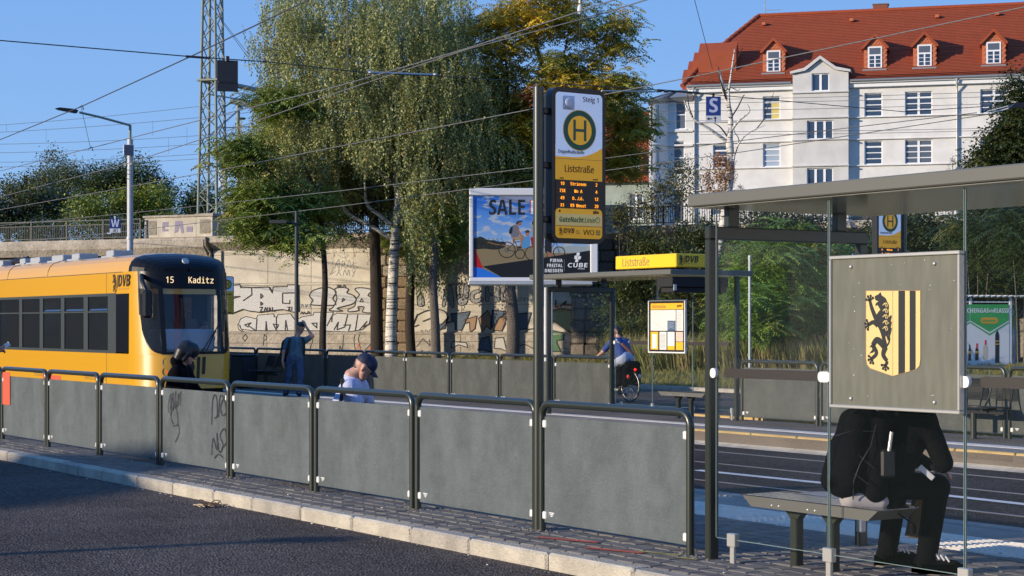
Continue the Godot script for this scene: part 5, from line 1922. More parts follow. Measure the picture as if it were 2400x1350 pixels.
func stop_sign(label: String, at: Vector3, side: float, steig: String, rows: Array) -> void:
	var o := thing("stop_sign", label, "stop sign", at, RU + PI / 2, "tall stop signs with departure displays")
	var g := G.new()
	g.tube([Vector3(0, -0.02, 0), Vector3(0, 3.515, 0)], 0.042, 14)
	obj("pole", g, M.green_metal, o)
	var c := 0.355 * side
	for y in [3.33, 2.90, 2.47]:
		g = G.new()
		g.box(Vector3(side * 0.07, y, 0), Vector3(0.09, 0.05, 0.05), 0.006)
		obj("bracket", g, M.black, o)
	g = G.new()
	g.prism(rounded(c - 0.265, 2.285, c + 0.265, 3.525, 0.075), -0.055, 0.055)
	var cs := obj("sign_case", g, M.black, o)
	var face := Node3D.new()
	face.name = "sign_face"
	o.add_child(face, true)
	face.position = Vector3(c, 0, 0.057)
	g = G.new()
	var x0 := -0.23
	var x1 := 0.23
	var w := PackedVector2Array([Vector2(x1, 3.06), Vector2(x1, 3.45)])
	for k in 5:
		w.append(Vector2(x1 - 0.035 + 0.035 * cos(PI / 2 * (k + 1) / 6.0), 3.45 + 0.035 * sin(PI / 2 * (k + 1) / 6.0)))
	for k in 6:
		w.append(Vector2(x0 + 0.035 - 0.035 * sin(PI / 2 * k / 5.0), 3.45 + 0.035 * cos(PI / 2 * k / 5.0)))
	w.append(Vector2(x0, 2.972))
	for k in 9:
		var t := k / 8.0
		w.append(Vector2(lerpf(x0 + 0.18, x1 - 0.002, t), 2.972 + 0.085 * t * t))
	g.flat(w, 0.001)
	obj("white_field", g, M.added_glow_white, face)
	g = G.new()
	g.span(Vector3(x0, 2.787, -0.002), Vector3(x1, 3.07, 0.0))
	obj("yellow_field", g, M.added_glow_yellow, face)
	g = G.new()
	g.span(Vector3(x0, 2.954, 0.0), Vector3(x1, 2.957, 0.0015))
	obj("seam", g, M.spray_rust, face)
	g = G.new()
	g.box(Vector3(-0.105, 3.403, 0.006), Vector3(0.112, 0.112, 0.014), 0.006)
	g.xf = Transform3D(Basis(Vector3.RIGHT, PI / 2), Vector3(-0.105, 3.403, 0.0135))
	g.lathe([Vector2(0.048, 0.0), Vector2(0.045, 0.012), Vector2(0.03, 0.018), Vector2(0.0, 0.02)], 20)
	obj("loudspeaker", g, mat(Color(0.62, 0.64, 0.72), 0.5), face)
	words(steig, 0.056, "Droid Sans", M.ink_blue, face, Vector3(0.118, 3.44, 0.003))
	round_h(face, Vector2(0.005, 3.188), 0.158, 0.002)
	words("Doppelhaltestelle", 0.038, "Droid Sans", M.ink_blue, face, Vector3(-0.078, 3.012, 0.003), Basis(), 0.86)
	words("Liststraße", 0.078, "Droid Sans", M.ink, face, Vector3(0.0, 2.878, 0.003), Basis(), 0.86)
	words("Linie", 0.018, "Droid Sans", M.ink, face, Vector3(-0.17, 2.80, 0.003))
	words("in Min", 0.018, "Droid Sans", M.ink, face, Vector3(0.16, 2.80, 0.003))
	g = G.new()
	g.span(Vector3(x0, 2.56, -0.002), Vector3(x1, 2.787, 0.002))
	var dm := obj("display", g, M.black, face)
	for i in rows.size():
		var y := 2.757 - i * 0.0575
		words(rows[i][0], 0.036, "Droid Sans Mono", M.led, face, Vector3(-0.165, y, 0.004), Basis(), 0.9)
		words(rows[i][1], 0.036, "Droid Sans Mono", M.led, face, Vector3(-0.01, y, 0.004), Basis(), 0.9)
		words(rows[i][2], 0.036, "Droid Sans Mono", M.led, face, Vector3(0.17, y, 0.004), Basis(), 0.9)
	g = G.new()
	g.prism(rounded(x0, 2.322, x1, 2.56, 0.035), -0.002, 0.0)
	obj("yellow_field", g, M.added_glow_yellow, face)
	g = G.new()
	g.span(Vector3(x0 + 0.005, 2.423, 0.0), Vector3(x1 - 0.005, 2.517, 0.0015))
	obj("pale_field", g, M.added_glow_pale, face)
	g = G.new()
	g.span(Vector3(x0 + 0.005, 2.418, 0.0), Vector3(x1 - 0.005, 2.4215, 0.002))
	obj("rule", g, M.ink, face)
	words("GuteNacht", 0.056, "Droid Sans Bold", M.night_green, face, Vector3(-0.075, 2.47, 0.003), Basis(), 0.82)
	words("Linie", 0.056, "Droid Sans", M.night_green, face, Vector3(0.105, 2.47, 0.003), Basis(Vector3(1, 0, 0), Vector3(0.2, 1, 0), Vector3(0, 0, 1)), 0.9)
	g = G.new()
	g.ribbon(Array(disc(Vector2(0.183, 2.474), 0.022, 14)), 0.005, 0.003, true)
	g.ribbon([Vector2(0.183, 2.474), Vector2(0.183, 2.49)], 0.004, 0.003)
	g.ribbon([Vector2(0.183, 2.474), Vector2(0.173, 2.482)], 0.004, 0.003)
	obj("clock_mark", g, M.night_green, face)
	g = G.new()
	g.span(Vector3(0.14, 2.522, 0.0), Vector3(0.155, 2.548, 0.002))
	g.span(Vector3(0.16, 2.522, 0.0), Vector3(0.172, 2.552, 0.002))
	g.flat(disc(Vector2(0.185, 2.535), 0.011, 10), 0.002)
	g.flat(disc(Vector2(-0.19, 2.537), 0.010, 10), 0.002)
	obj("pictogram", g, M.ink, face)
	var lg := Node3D.new()
	lg.name = "company_logo"
	o.add_child(lg, true)
	lg.position = Vector3(c - 0.098, 2.375, 0.058)
	dvb_logo(lg, 0.062, M.ink)
	words("VVO", 0.058, "Droid Sans", M.ink, face, Vector3(0.095, 2.372, 0.002), Basis(), 1.0)
	g = G.new()
	for k in 3:
		g.span(Vector3(-0.03, 2.36 + k * 0.012, 0.0), Vector3(0.01 - 0.008 * k, 2.364 + k * 0.012, 0.002))
		g.span(Vector3(0.165, 2.355 + k * 0.014, 0.0), Vector3(0.21, 2.363 + k * 0.014, 0.002))
	obj("stripe", g, M.sign_green, face)


func signs() -> void:
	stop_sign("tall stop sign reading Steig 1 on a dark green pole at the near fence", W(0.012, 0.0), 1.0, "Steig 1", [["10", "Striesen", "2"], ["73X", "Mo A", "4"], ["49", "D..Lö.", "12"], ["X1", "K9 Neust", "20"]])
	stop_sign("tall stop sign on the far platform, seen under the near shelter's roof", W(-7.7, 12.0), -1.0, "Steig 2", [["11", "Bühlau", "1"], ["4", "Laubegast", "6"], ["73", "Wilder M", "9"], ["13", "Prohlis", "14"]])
	# plain timetable sign beside the tram
	var o := thing("timetable_sign", "slim stop sign with a small green H and yellow timetable right of the tram", "stop sign", W(-32.4, 12.06), RU + PI / 2)
	var g := G.new()
	g.prism(rounded(-0.19, 1.90, 0.19, 2.92, 0.05), -0.02, 0.02)
	obj("board", g, M.ink, o)
	g = G.new()
	g.tube([Vector3(-0.24, 0, 0), Vector3(-0.24, 3.0, 0)], 0.04, 10)
	obj("pole", g, M.green_metal, o)
	g = G.new()
	g.prism(rounded(-0.17, 2.50, 0.17, 2.90, 0.04), 0.018, 0.022)
	obj("white_field", g, M.sign_white, o)
	g = G.new()
	g.span(Vector3(-0.17, 1.92, 0.018), Vector3(0.17, 2.52, 0.0235))
	var y := obj("yellow_field", g, M.sign_yellow, o)
	round_h(o, Vector2(0.0, 2.70), 0.125, 0.025)
	words("Liststraße", 0.07, "Droid Sans", M.ink, o, Vector3(0, 2.44, 0.026), Basis(), 0.8)
	g = G.new()
	for k in 6:
		g.span(Vector3(-0.15, 2.34 - k * 0.06, 0.02), Vector3(0.15, 2.346 - k * 0.06, 0.0245))
	g.span(Vector3(-0.15, 1.94, 0.02), Vector3(0.12, 1.965, 0.0245))
	obj("rule", g, M.ink, y)
	# boards hung on the span wires
	var s := thing("hanging_sign", "blue hanging sign with a white S over two black arrows", "sign", spot(1672, 257, 60), -0.02)
	g = G.new()
	g.box(Vector3(0, 0.0, 0), Vector3(0.50, 0.88, 0.03), 0.006)
	obj("board", g, M.blue, s)
	g = G.new()
	g.box(Vector3(0, -0.32, 0.017), Vector3(0.488, 0.235, 0.006))
	obj("arrow_field", g, mat(Color(0.55, 0.56, 0.58), 0.5), s)
	words("S", 0.66, "Droid Sans Bold", mat(Color(0.42, 0.46, 0.62), 0.5), s, Vector3(0, 0.13, 0.017))
	g = G.new()
	g.ribbon([Vector2(-0.2, -0.31), Vector2(-0.05, -0.31)], 0.035, 0.0215)
	g.flat(P([-0.22, -0.31, -0.14, -0.255, -0.14, -0.365]), 0.0215)
	g.ribbon([Vector2(0.06, -0.40), Vector2(0.06, -0.26)], 0.035, 0.0215)
	g.flat(P([0.06, -0.225, 0.0, -0.30, 0.12, -0.30]), 0.0215)
	obj("arrow", g, M.ink, s)
	g = G.new()
	g.box(Vector3(0, 0.49, 0), Vector3(0.08, 0.12, 0.06), 0.01)
	obj("hanger", g, M.black, s)
	s = thing("hanging_sign", "small blue hanging sign with a white W over the number 40", "sign", spot(270, 529, 62), 0.1)
	g = G.new()
	g.box(Vector3.ZERO, Vector3(0.375, 0.49, 0.03), 0.006)
	obj("board", g, M.blue, s)
	g = G.new()
	g.box(Vector3(0, -0.17, 0.017), Vector3(0.365, 0.145, 0.006))
	obj("number_field", g, M.off_white, s)
	words("W", 0.36, "Droid Sans Bold", mat(Color(0.62, 0.66, 0.78), 0.5), s, Vector3(0, 0.08, 0.018), Basis(), 0.85)
	words("40", 0.17, "Droid Sans", M.ink, s, Vector3(0, -0.17, 0.021))
	g = G.new()
	g.box(Vector3(0, 0.28, 0), Vector3(0.05, 0.1, 0.05), 0.01)
	g.box(Vector3(-0.2, -0.27, 0), Vector3(0.14, 0.05, 0.05), 0.01)
	obj("hanger", g, M.off_white, s)
	s = thing("hanging_sign", "black back of a hanging sign board in the sky beside the lattice mast", "sign", spot(533, 178, 42), 0.25)
	g = G.new()
	g.box(Vector3.ZERO, Vector3(0.49, 0.73, 0.03), 0.006)
	obj("board", g, mat(Color(0.018, 0.022, 0.026), 0.6), s)
	g = G.new()
	g.box(Vector3(0, -0.15, 0.018), Vector3(0.42, 0.03, 0.012), 0.003)
	g.box(Vector3(0.0, 0.40, 0), Vector3(0.09, 0.13, 0.06), 0.01)
	obj("hanger", g, M.black, s)
	# street lamps
	var l := thing("street_lamp", "tall grey steel pole with a flat lamp arm and a small solar panel", "street lamp", Vector3(spot(305, 600, 70).x, 0, -70.0), 0.0)
	g = G.new()
	g.tube([Vector3(0, 0, 0), Vector3(0, 8.86, 0)], [0.135, 0.115], 16)
	obj("pole", g, M.pole_grey, l)
	g = G.new()
	g.tube([Vector3(0, 8.8, 0), Vector3(0, 9.42, 0)], 0.055, 8)
	g.tube([Vector3(0.02, 9.40, 0), Vector3(-1.05, 9.66, 0.6), Vector3(-1.75, 9.80, 0.95)], 0.045, 8)
	obj("arm", g, M.mast_green, l)
	g = G.new()
	g.xf = Transform3D(Basis(Vector3.BACK, -0.09) * Basis(Vector3.UP, 0.5), Vector3(-2.2, 9.88, 1.15))
	g.prism(P([-0.42, 0.0, -0.30, -0.05, 0.38, -0.09, 0.42, 0.02, 0.30, 0.06, -0.3, 0.04]), -0.16, 0.16)
	obj("lamp_head", g, mat(Color(0.02, 0.022, 0.022), 0.5), l)
	g = G.new()
	g.box(Vector3(-0.02, 8.42, 0.2), Vector3(0.36, 0.40, 0.03), 0.005, Basis(Vector3.UP, 0.25) * Basis(Vector3.RIGHT, -0.15))
	obj("solar_panel", g, M.solar, l)
	g = G.new()
	g.box(Vector3(-0.02, 8.42, 0.185), Vector3(0.40, 0.44, 0.025), 0.005, Basis(Vector3.UP, 0.25) * Basis(Vector3.RIGHT, -0.15))
	g.box(Vector3(-0.18, 7.86, 0.05), Vector3(0.10, 0.12, 0.10), 0.01)
	g.box(Vector3(0.05, 7.88, 0.13), Vector3(0.12, 0.10, 0.05), 0.02)
	g.tube([Vector3(0, 4.95, 0), Vector3(0, 5.03, 0)], 0.15, 12)
	obj("bracket", g, M.galv, l)
	l = thing("street_lamp", "slender black street lamp with a short flat arm to the left", "street lamp", Vector3(spot(695, 495, 58).x, 0, -58.0), 0.0)
	g = G.new()
	g.tube([Vector3(0, 0, 0), Vector3(0, 5.3, 0)], [0.075, 0.055], 12)
	obj("pole", g, M.iron, l)
	g = G.new()
	g.tube([Vector3(0, 4.92, 0), Vector3(-0.35, 4.94, 0.05)], 0.03, 8)
	obj("arm", g, M.iron, l)
	g = G.new()
	g.xf = Transform3D(Basis(), Vector3(-0.58, 4.95, 0.06))
	g.prism(rounded(-0.28, -0.05, 0.28, 0.05, 0.045), -0.16, 0.16)
	obj("lamp_head", g, M.iron, l)
	# thin post in the verge
	l = thing("post", "thin pale metal post standing in the tall grass", "post", Vector3(spot(1757, 700, 40).x, -0.04, -40.0), 0.0)
	g = G.new()
	g.tube([Vector3.ZERO, Vector3(0, 3.19, 0)], 0.03, 10)
	g.lathe([Vector2(0.034, 3.17), Vector2(0.03, 3.21), Vector2(0.0, 3.22)], 10)
	obj("pipe", g, M.galv, l)


func shelters() -> void:
	shelter("bus_shelter", "near glass tram shelter with a flat grey roof and a coat of arms panel", W(0, 0), 1.0, 2.12, 5.75, 2.0, 6.0, [2.19, 3.31, 4.45, 5.62], true)
	shelter("bus_shelter", "far glass tram shelter carrying the yellow Liststraße box on its roof", W(0, 12.0), -1.0, -15.1, -11.55, -15.4, -11.27, [-15.02, -13.9, -12.75, -11.6], false)
	near_panel()
	# things on the far shelter
	var o := thing("name_box", "yellow box sign reading Liststraße on the far shelter's roof", "sign", W(0, 0), RU)
	var g := G.new()
	g.span(Vector3(-12.95, 2.575, -11.15), Vector3(-11.29, 2.80, -10.45), 0.012)
	obj("box", g, mat(Color(0.88, 0.56, 0.015), 0.4), o)
	words("Liststraße", 0.19, "Droid Sans", M.spray_rust, o, Vector3(-12.38, 2.685, -10.447), Basis(), 0.92)
	var lg := Node3D.new()
	lg.name = "company_logo"
	o.add_child(lg, true)
	lg.position = Vector3(-11.287, 2.69, -10.78)
	lg.rotation.y = PI / 2
	dvb_logo(lg, 0.17, M.ink)
	for x in [-12.6, -11.6]:
		g = G.new()
		g.span(Vector3(x - 0.03, 2.53, -10.85), Vector3(x + 0.03, 2.58, -10.75))
		obj("foot", g, M.black, o)
	o = thing("ticker_box", "dark box of the shutter hanging under the far shelter's roof", "box", W(0, 0), RU)
	g = G.new()
	g.span(Vector3(-11.75, 2.25, -11.6), Vector3(-11.32, 2.42, -10.4), 0.01)
	g.span(Vector3(-11.70, 2.16, -11.6), Vector3(-11.36, 2.245, -10.46), 0.01)
	obj("case", g, M.black_matt, o)
	g = G.new()
	g.box(Vector3(-11.315, 2.24, -10.45), Vector3(0.02, 0.1, 0.06), 0.004)
	obj("end_cap", g, M.galv, o)
	info_board()
	# benches and seats
	var b := bench("perforated metal bench in the near shelter with a person on its right end", W(0, 0), 2.35, 3.64, 0.10, 0.46)
	bench("small metal bench in the far shelter right of the notice board", W(0, 0), -13.05, -11.75, 11.45, 11.82)
	var rows := [[-6.25, 11.62, 2, "pair of black mesh seats behind the coat of arms panel's right edge", RU], [-29.4, 11.62, 2, "pair of black mesh seats beside the standing man's legs", RU], [-31.2, 11.62, 1, "single black mesh seat between the tram and the dark bin", RU], [-4.45, 0.42, 2, "pair of black mesh seats under the seated man in the cap", RU + PI], [-8.6, 0.42, 2, "pair of black mesh seats behind the scribbled fence pane", RU + PI]]
	var proto := {}
	for r in rows:
		seats(r[3], W(r[0], r[1]), r[4], r[2])
	o = thing("litter_bin", "dark grey box shaped bin standing between the far seats", "bin", W(-30.3, 11.55), RU)
	g = G.new()
	g.box(Vector3(0, 0.42, 0), Vector3(0.72, 0.80, 0.40), 0.03)
	obj("body", g, mat(Color(0.02, 0.022, 0.024), 0.6), o)
	g = G.new()
	g.box(Vector3(0, 0.845, 0), Vector3(0.74, 0.045, 0.42), 0.015)
	obj("lid", g, M.iron, o)


func shelter(called: String, label: String, at: Vector3, s: float, ua: float, ub: float, ra: float, rb: float, cuts: Array, near: bool) -> void:
	var o := thing(called, label, "shelter", at, RU, "glass shelters on the platforms")
	# roof slab with a soft underside
	var g := G.new()
	g.span(Vector3(ra, 2.452, 0.10 * s), Vector3(rb, 2.538, -1.68 * s), 0.008)
	var roof := obj("roof", g, mat(Color(0.125, 0.122, 0.102), 0.45, 0.0), o)
	g = G.new()
	g.span(Vector3(ra + 0.03, 2.443, 0.07 * s), Vector3(rb - 0.03, 2.4515, -1.65 * s))
	obj("soffit", g, mat(Color(0.58, 0.49, 0.33), 0.16, 0.6), roof)
	# end frame of square tube
	var hw := 0.042
	for d in [0.02, 1.45]:
		g = G.new()
		g.span(Vector3(ua - 0.03, -0.02, -(d - hw) * s), Vector3(ua + 0.03, 2.225, -(d + hw) * s), 0.008)
		obj("post", g, M.green_metal, o)
	g = G.new()
	g.span(Vector3(ua - 0.032, 2.225, -(0.02 - hw) * s), Vector3(ua + 0.032, 2.315, -(1.45 + hw) * s), 0.008)
	obj("frame_bar", g, M.green_metal, o)
	for d in [0.20, 1.23]:
		g = G.new()
		g.span(Vector3(ua - 0.028, 2.315, -(d - 0.05) * s), Vector3(ua + 0.028, 2.443, -(d + 0.05) * s), 0.006)
		obj("roof_stub", g, M.green_metal, o)
	g = G.new()
	g.span(Vector3(ua - 0.004, 0.16, -0.10 * s), Vector3(ua + 0.004, 2.20, -1.37 * s))
	obj("end_pane", g, M.pane, o)
	# right end: a plain post, and a frame out of the picture
	for d in [0.02, 1.45]:
		if d > 1.0 and not near:
			continue
		g = G.new()
		g.span(Vector3(ub - 0.03, -0.02, -(d - hw) * s), Vector3(ub + 0.03, 2.443, -(d + hw) * s), 0.008)
		obj("post", g, M.green_metal, o)
	# back panes on little clamps
	for i in cuts.size() - 1:
		g = G.new()
		g.span(Vector3(cuts[i] + 0.006, 0.165, 0.004), Vector3(cuts[i + 1] - 0.006, 2.435, -0.004))
		var p := obj("back_pane", g, M.pane, o)
		g = G.new()
		for x in [cuts[i] + 0.006, cuts[i + 1] - 0.006]:
			g.span(Vector3(x - 0.002, 0.165, 0.0055), Vector3(x + 0.002, 2.435, -0.0055))
		g.span(Vector3(cuts[i] + 0.012, 0.161, 0.005), Vector3(cuts[i + 1] - 0.012, 0.1645, -0.005))
		obj("pane_edge", g, M.pane_edge, p)
	for x in [cuts[0] + 0.18, cuts[1], cuts[2], cuts[3] - 0.1]:
		g = G.new()
		g.span(Vector3(x - 0.022, -0.01, -0.012), Vector3(x + 0.022, 0.14, 0.012), 0.003)
		g.box(Vector3(x, 0.16, 0), Vector3(0.085 if near else 0.05, 0.09, 0.045), 0.004)
		obj("foot_clamp", g, M.steel, o)
	# leaning rail with its white holders
	var spans := [[cuts[0] + 0.04, cuts[1] - 0.06], [cuts[2] + 0.08, cuts[3] - 0.02]] if near else [[-14.5, -13.95], [-12.85, -11.7]]
	for a in spans:
		g = G.new()
		g.xf = Transform3D(Basis(), Vector3(0, 1.298, -0.05 * s))
		g.prism(rounded(a[0], -0.032, a[1], 0.032, 0.031), -0.014, 0.014)
		obj("leaning_rail", g, mat(Color(0.03, 0.022, 0.018), 0.5), o)
	for x in [cuts[0], cuts[1] - 0.02, cuts[2]]:
		g = G.new()
		g.xf = Transform3D(Basis(), Vector3(x, 1.298, 0.0))
		g.prism(rounded(-0.055 if x != cuts[0] else -0.03, -0.034, 0.055 if x != cuts[0] else 0.03, 0.034, 0.028), 0.006, 0.03)
		for k in [-0.035, 0.035]:
			if x != cuts[0]:
				g.flat(disc(Vector2(k, 0), 0.012, 10), 0.0305)
		obj("rail_holder", g, M.clip, o)
	if near:
		g = G.new()
		g.box(Vector3(ua + 0.05, 0.17, -1.40), Vector3(0.05, 0.13, 0.06), 0.008)
		g.box(Vector3(ua + 0.04, 2.10, -1.36), Vector3(0.05, 0.11, 0.05), 0.008)
		obj("pane_clamp", g, M.galv, o)


func near_panel() -> void:
	var o := thing("arms_panel", "weathered grey metal panel with the coat of arms of a black lion and stripes", "panel", W(0, 0), RU)
	var g := G.new()
	g.span(Vector3(3.372, 1.118, 0.012), Vector3(4.445, 2.056, 0.040), 0.004)
	obj("sheet", g, streaked(mat(Color(0.150, 0.150, 0.112), 0.55)), o)
	g = G.new()
	for a in [[3.362, 1.108, 4.455, 1.128], [3.362, 2.046, 4.455, 2.068], [3.362, 1.129, 3.380, 2.045], [4.437, 1.129, 4.455, 2.045]]:
		g.span(Vector3(a[0], a[1], 0.010), Vector3(a[2], a[3], 0.055), 0.004)
	obj("edge_frame", g, M.steel, o)
	for x in [3.55, 4.25]:
		for y in [1.17, 1.995]:
			g = G.new()
			g.ball(Vector3(x, y, 0.043), Vector3(0.013, 0.013, 0.012), 8)
			obj("bolt", g, M.steel, o)
	g = G.new()
	var rng := RandomNumberGenerator.new()
	rng.seed = 5
	for k in 22:
		g.flat(disc(Vector2(rng.randf_range(3.4, 4.42), rng.randf_range(1.15, 2.02)), rng.randf_range(0.0015, 0.0035), 6), 0.0412)
	obj("paint_fleck", g, M.white, o)
	# shield: gold, the lion on the left half, two black pales on the right
	var sh := P([3.679, 1.844, 4.136, 1.838, 4.136, 1.42, 4.128, 1.385, 4.10, 1.362, 3.908, 1.318, 3.715, 1.362, 3.688, 1.385, 3.679, 1.42])
	g = G.new()
	g.flat(sh, 0.0415)
	var shield := obj("shield", g, mat(Color(0.68, 0.52, 0.20), 0.6), o)
	g = G.new()
	g.flat(P([3.955, 1.84, 4.010, 1.84, 4.010, 1.342, 3.955, 1.329]), 0.0422)
	g.flat(P([4.048, 1.839, 4.097, 1.839, 4.097, 1.362, 4.048, 1.351]), 0.0422)
	obj("black_pale", g, M.ink, shield)
	g = G.new()
	g.ribbon(Array(sh), 0.004, 0.0428, true)
	g.ribbon([Vector2(3.908, 1.842), Vector2(3.908, 1.32)], 0.003, 0.0424)
	obj("outline", g, M.spray_rust, shield)
	var h := Node3D.new()
	h.name = "lion_charge"
	o.add_child(h, true)
	h.scale = Vector3(1, 1, 1)
	lion(h, 0.475, M.ink, Vector3(3.805, 1.60, 0.0424))
	g = G.new()
	g.flat(P([3.765, 1.757, 3.775, 1.772, 3.79, 1.765, 3.785, 1.748]), 0.0424)
	obj("tongue", g, mat(Color(0.70, 0.22, 0.16), 0.6), shield)
	var hl := G.new()
	for k in 5:
		var y := 1.752 - k * 0.036
		hl.ribbon([Vector2(3.828, y), Vector2(3.842, y + 0.012), Vector2(3.858, y - 0.012)], 0.005, 0.0455)
		hl.ribbon([Vector2(3.845, y + 0.012), Vector2(3.862, y + 0.012), Vector2(3.868, y - 0.008)], 0.005, 0.0456)
	obj("mane_line", hl, mat(Color(0.68, 0.52, 0.20), 0.6), shield)


func bench(label: String, at: Vector3, u0: float, u1: float, v0: float, v1: float) -> Node3D:
	var o := thing("bench", label, "bench", at, RU)
	var z := -(v0 + v1) * 0.5
	var d := v1 - v0
	var g := G.new()
	var prof := P([u0, 0.462, u1, 0.462, u1 - 0.09, 0.392, u0 + 0.09, 0.392])
	g.prism(prof, z + d * 0.5 - 0.012, z + d * 0.5)
	g.prism(prof, z - d * 0.5, z - d * 0.5 + 0.012)
	for e in [[u0, u0 + 0.09], [u1, u1 - 0.09]]:
		g.poly([Vector3(e[0], 0.462, z - d * 0.5), Vector3(e[0], 0.462, z + d * 0.5), Vector3(e[1], 0.392, z + d * 0.5), Vector3(e[1], 0.392, z - d * 0.5)], Vector3(signf(e[0] - e[1]), -0.5, 0))
	obj("apron", g, mat(Color(0.30, 0.29, 0.25), 0.32, 0.7), o)
	# perforated top: slats across with gaps
	g = G.new()
	var n := int((u1 - u0) / 0.021)
	for i in n:
		var x := u0 + (i + 0.5) * (u1 - u0) / n
		g.box(Vector3(x, 0.464, z), Vector3(0.0165, 0.006, d - 0.03))
	g.span(Vector3(u0, 0.463, z + d * 0.5 - 0.016), Vector3(u1, 0.470, z + d * 0.5 + 0.003))
	g.span(Vector3(u0, 0.463, z - d * 0.5 - 0.003), Vector3(u1, 0.470, z - d * 0.5 + 0.016))
	obj("seat", g, mat(Color(0.55, 0.57, 0.62), 0.15, 1.0), o)
	for x in [u0 + 0.35, u0 + 0.70] if u1 - u0 < 1.35 else [u0 + 0.35, u1 - 0.35]:
		g = G.new()
		g.span(Vector3(x - 0.035, -0.01, z - 0.035), Vector3(x + 0.035, 0.33, z + 0.035), 0.008)
		var leg := obj("leg", g, M.green_metal, o)
		g = G.new()
		g.prism(P([x - 0.034, 0.32, x + 0.034, 0.32, x + 0.10, 0.389, x - 0.10, 0.389]), z - 0.03, z + 0.03)
		obj("bracket", g, M.green_metal, leg)
		g = G.new()
		for k in [-0.05, 0.02]:
			g.ball(Vector3(x + k, 0.415, z + d * 0.5), Vector3(0.009, 0.009, 0.006), 6)
		obj("bolt", g, M.steel, o)
	return o


func seats(label: String, at: Vector3, turn: float, n: int) -> void:
	# beam on a post with shells of bent rod and mesh; local -z is the backrest's side
	var o := thing("mesh_seats", label, "seats", at, turn)
	var g := G.new()
	g.span(Vector3(-0.25, 0.36, -0.05), Vector3(-0.25 + n * 0.55, 0.41, 0.03), 0.006)
	for k in n:
		g.span(Vector3(k * 0.55 - 0.02, 0.41, -0.15), Vector3(k * 0.55 + 0.02, 0.44, 0.15))
	obj("beam", g, M.black, o)
	g = G.new()
	var px := (n - 1) * 0.275
	g.tube([Vector3(px, -0.01, 0), Vector3(px, 0.37, 0)], 0.045, 12)
	g.tube([Vector3(px, 0.0, 0), Vector3(px, 0.012, 0)], 0.08, 12)
	obj("post", g, M.green_metal, o)
	for k in n:
		var x := k * 0.55
		g = G.new()
		g.tube([Vector3(x - 0.22, 0.47, 0.24), Vector3(x + 0.22, 0.47, 0.24), Vector3(x + 0.23, 0.45, -0.18), Vector3(x + 0.21, 0.55, -0.23), Vector3(x + 0.19, 0.80, -0.31), Vector3(x + 0.15, 0.84, -0.32), Vector3(x - 0.15, 0.84, -0.32), Vector3(x - 0.19, 0.80, -0.31), Vector3(x - 0.21, 0.55, -0.23), Vector3(x - 0.23, 0.45, -0.18), Vector3(x - 0.22, 0.47, 0.24)], 0.014, 6)
		var fr := obj("seat_frame", g, M.black, o)
		g = G.new()
		for i in 14:
			var z := 0.22 - i * 0.03
			g.span(Vector3(x - 0.22, 0.456, z - 0.008), Vector3(x + 0.22, 0.466, z + 0.008))
		obj("seat", g, M.black, fr)
		g = G.new()
		for i in 14:
			var t := i / 13.0
			g.box(Vector3(x, lerpf(0.58, 0.82, t), lerpf(-0.24, -0.315, t)), Vector3(0.38, 0.013, 0.008))
		obj("backrest", g, M.black, fr)


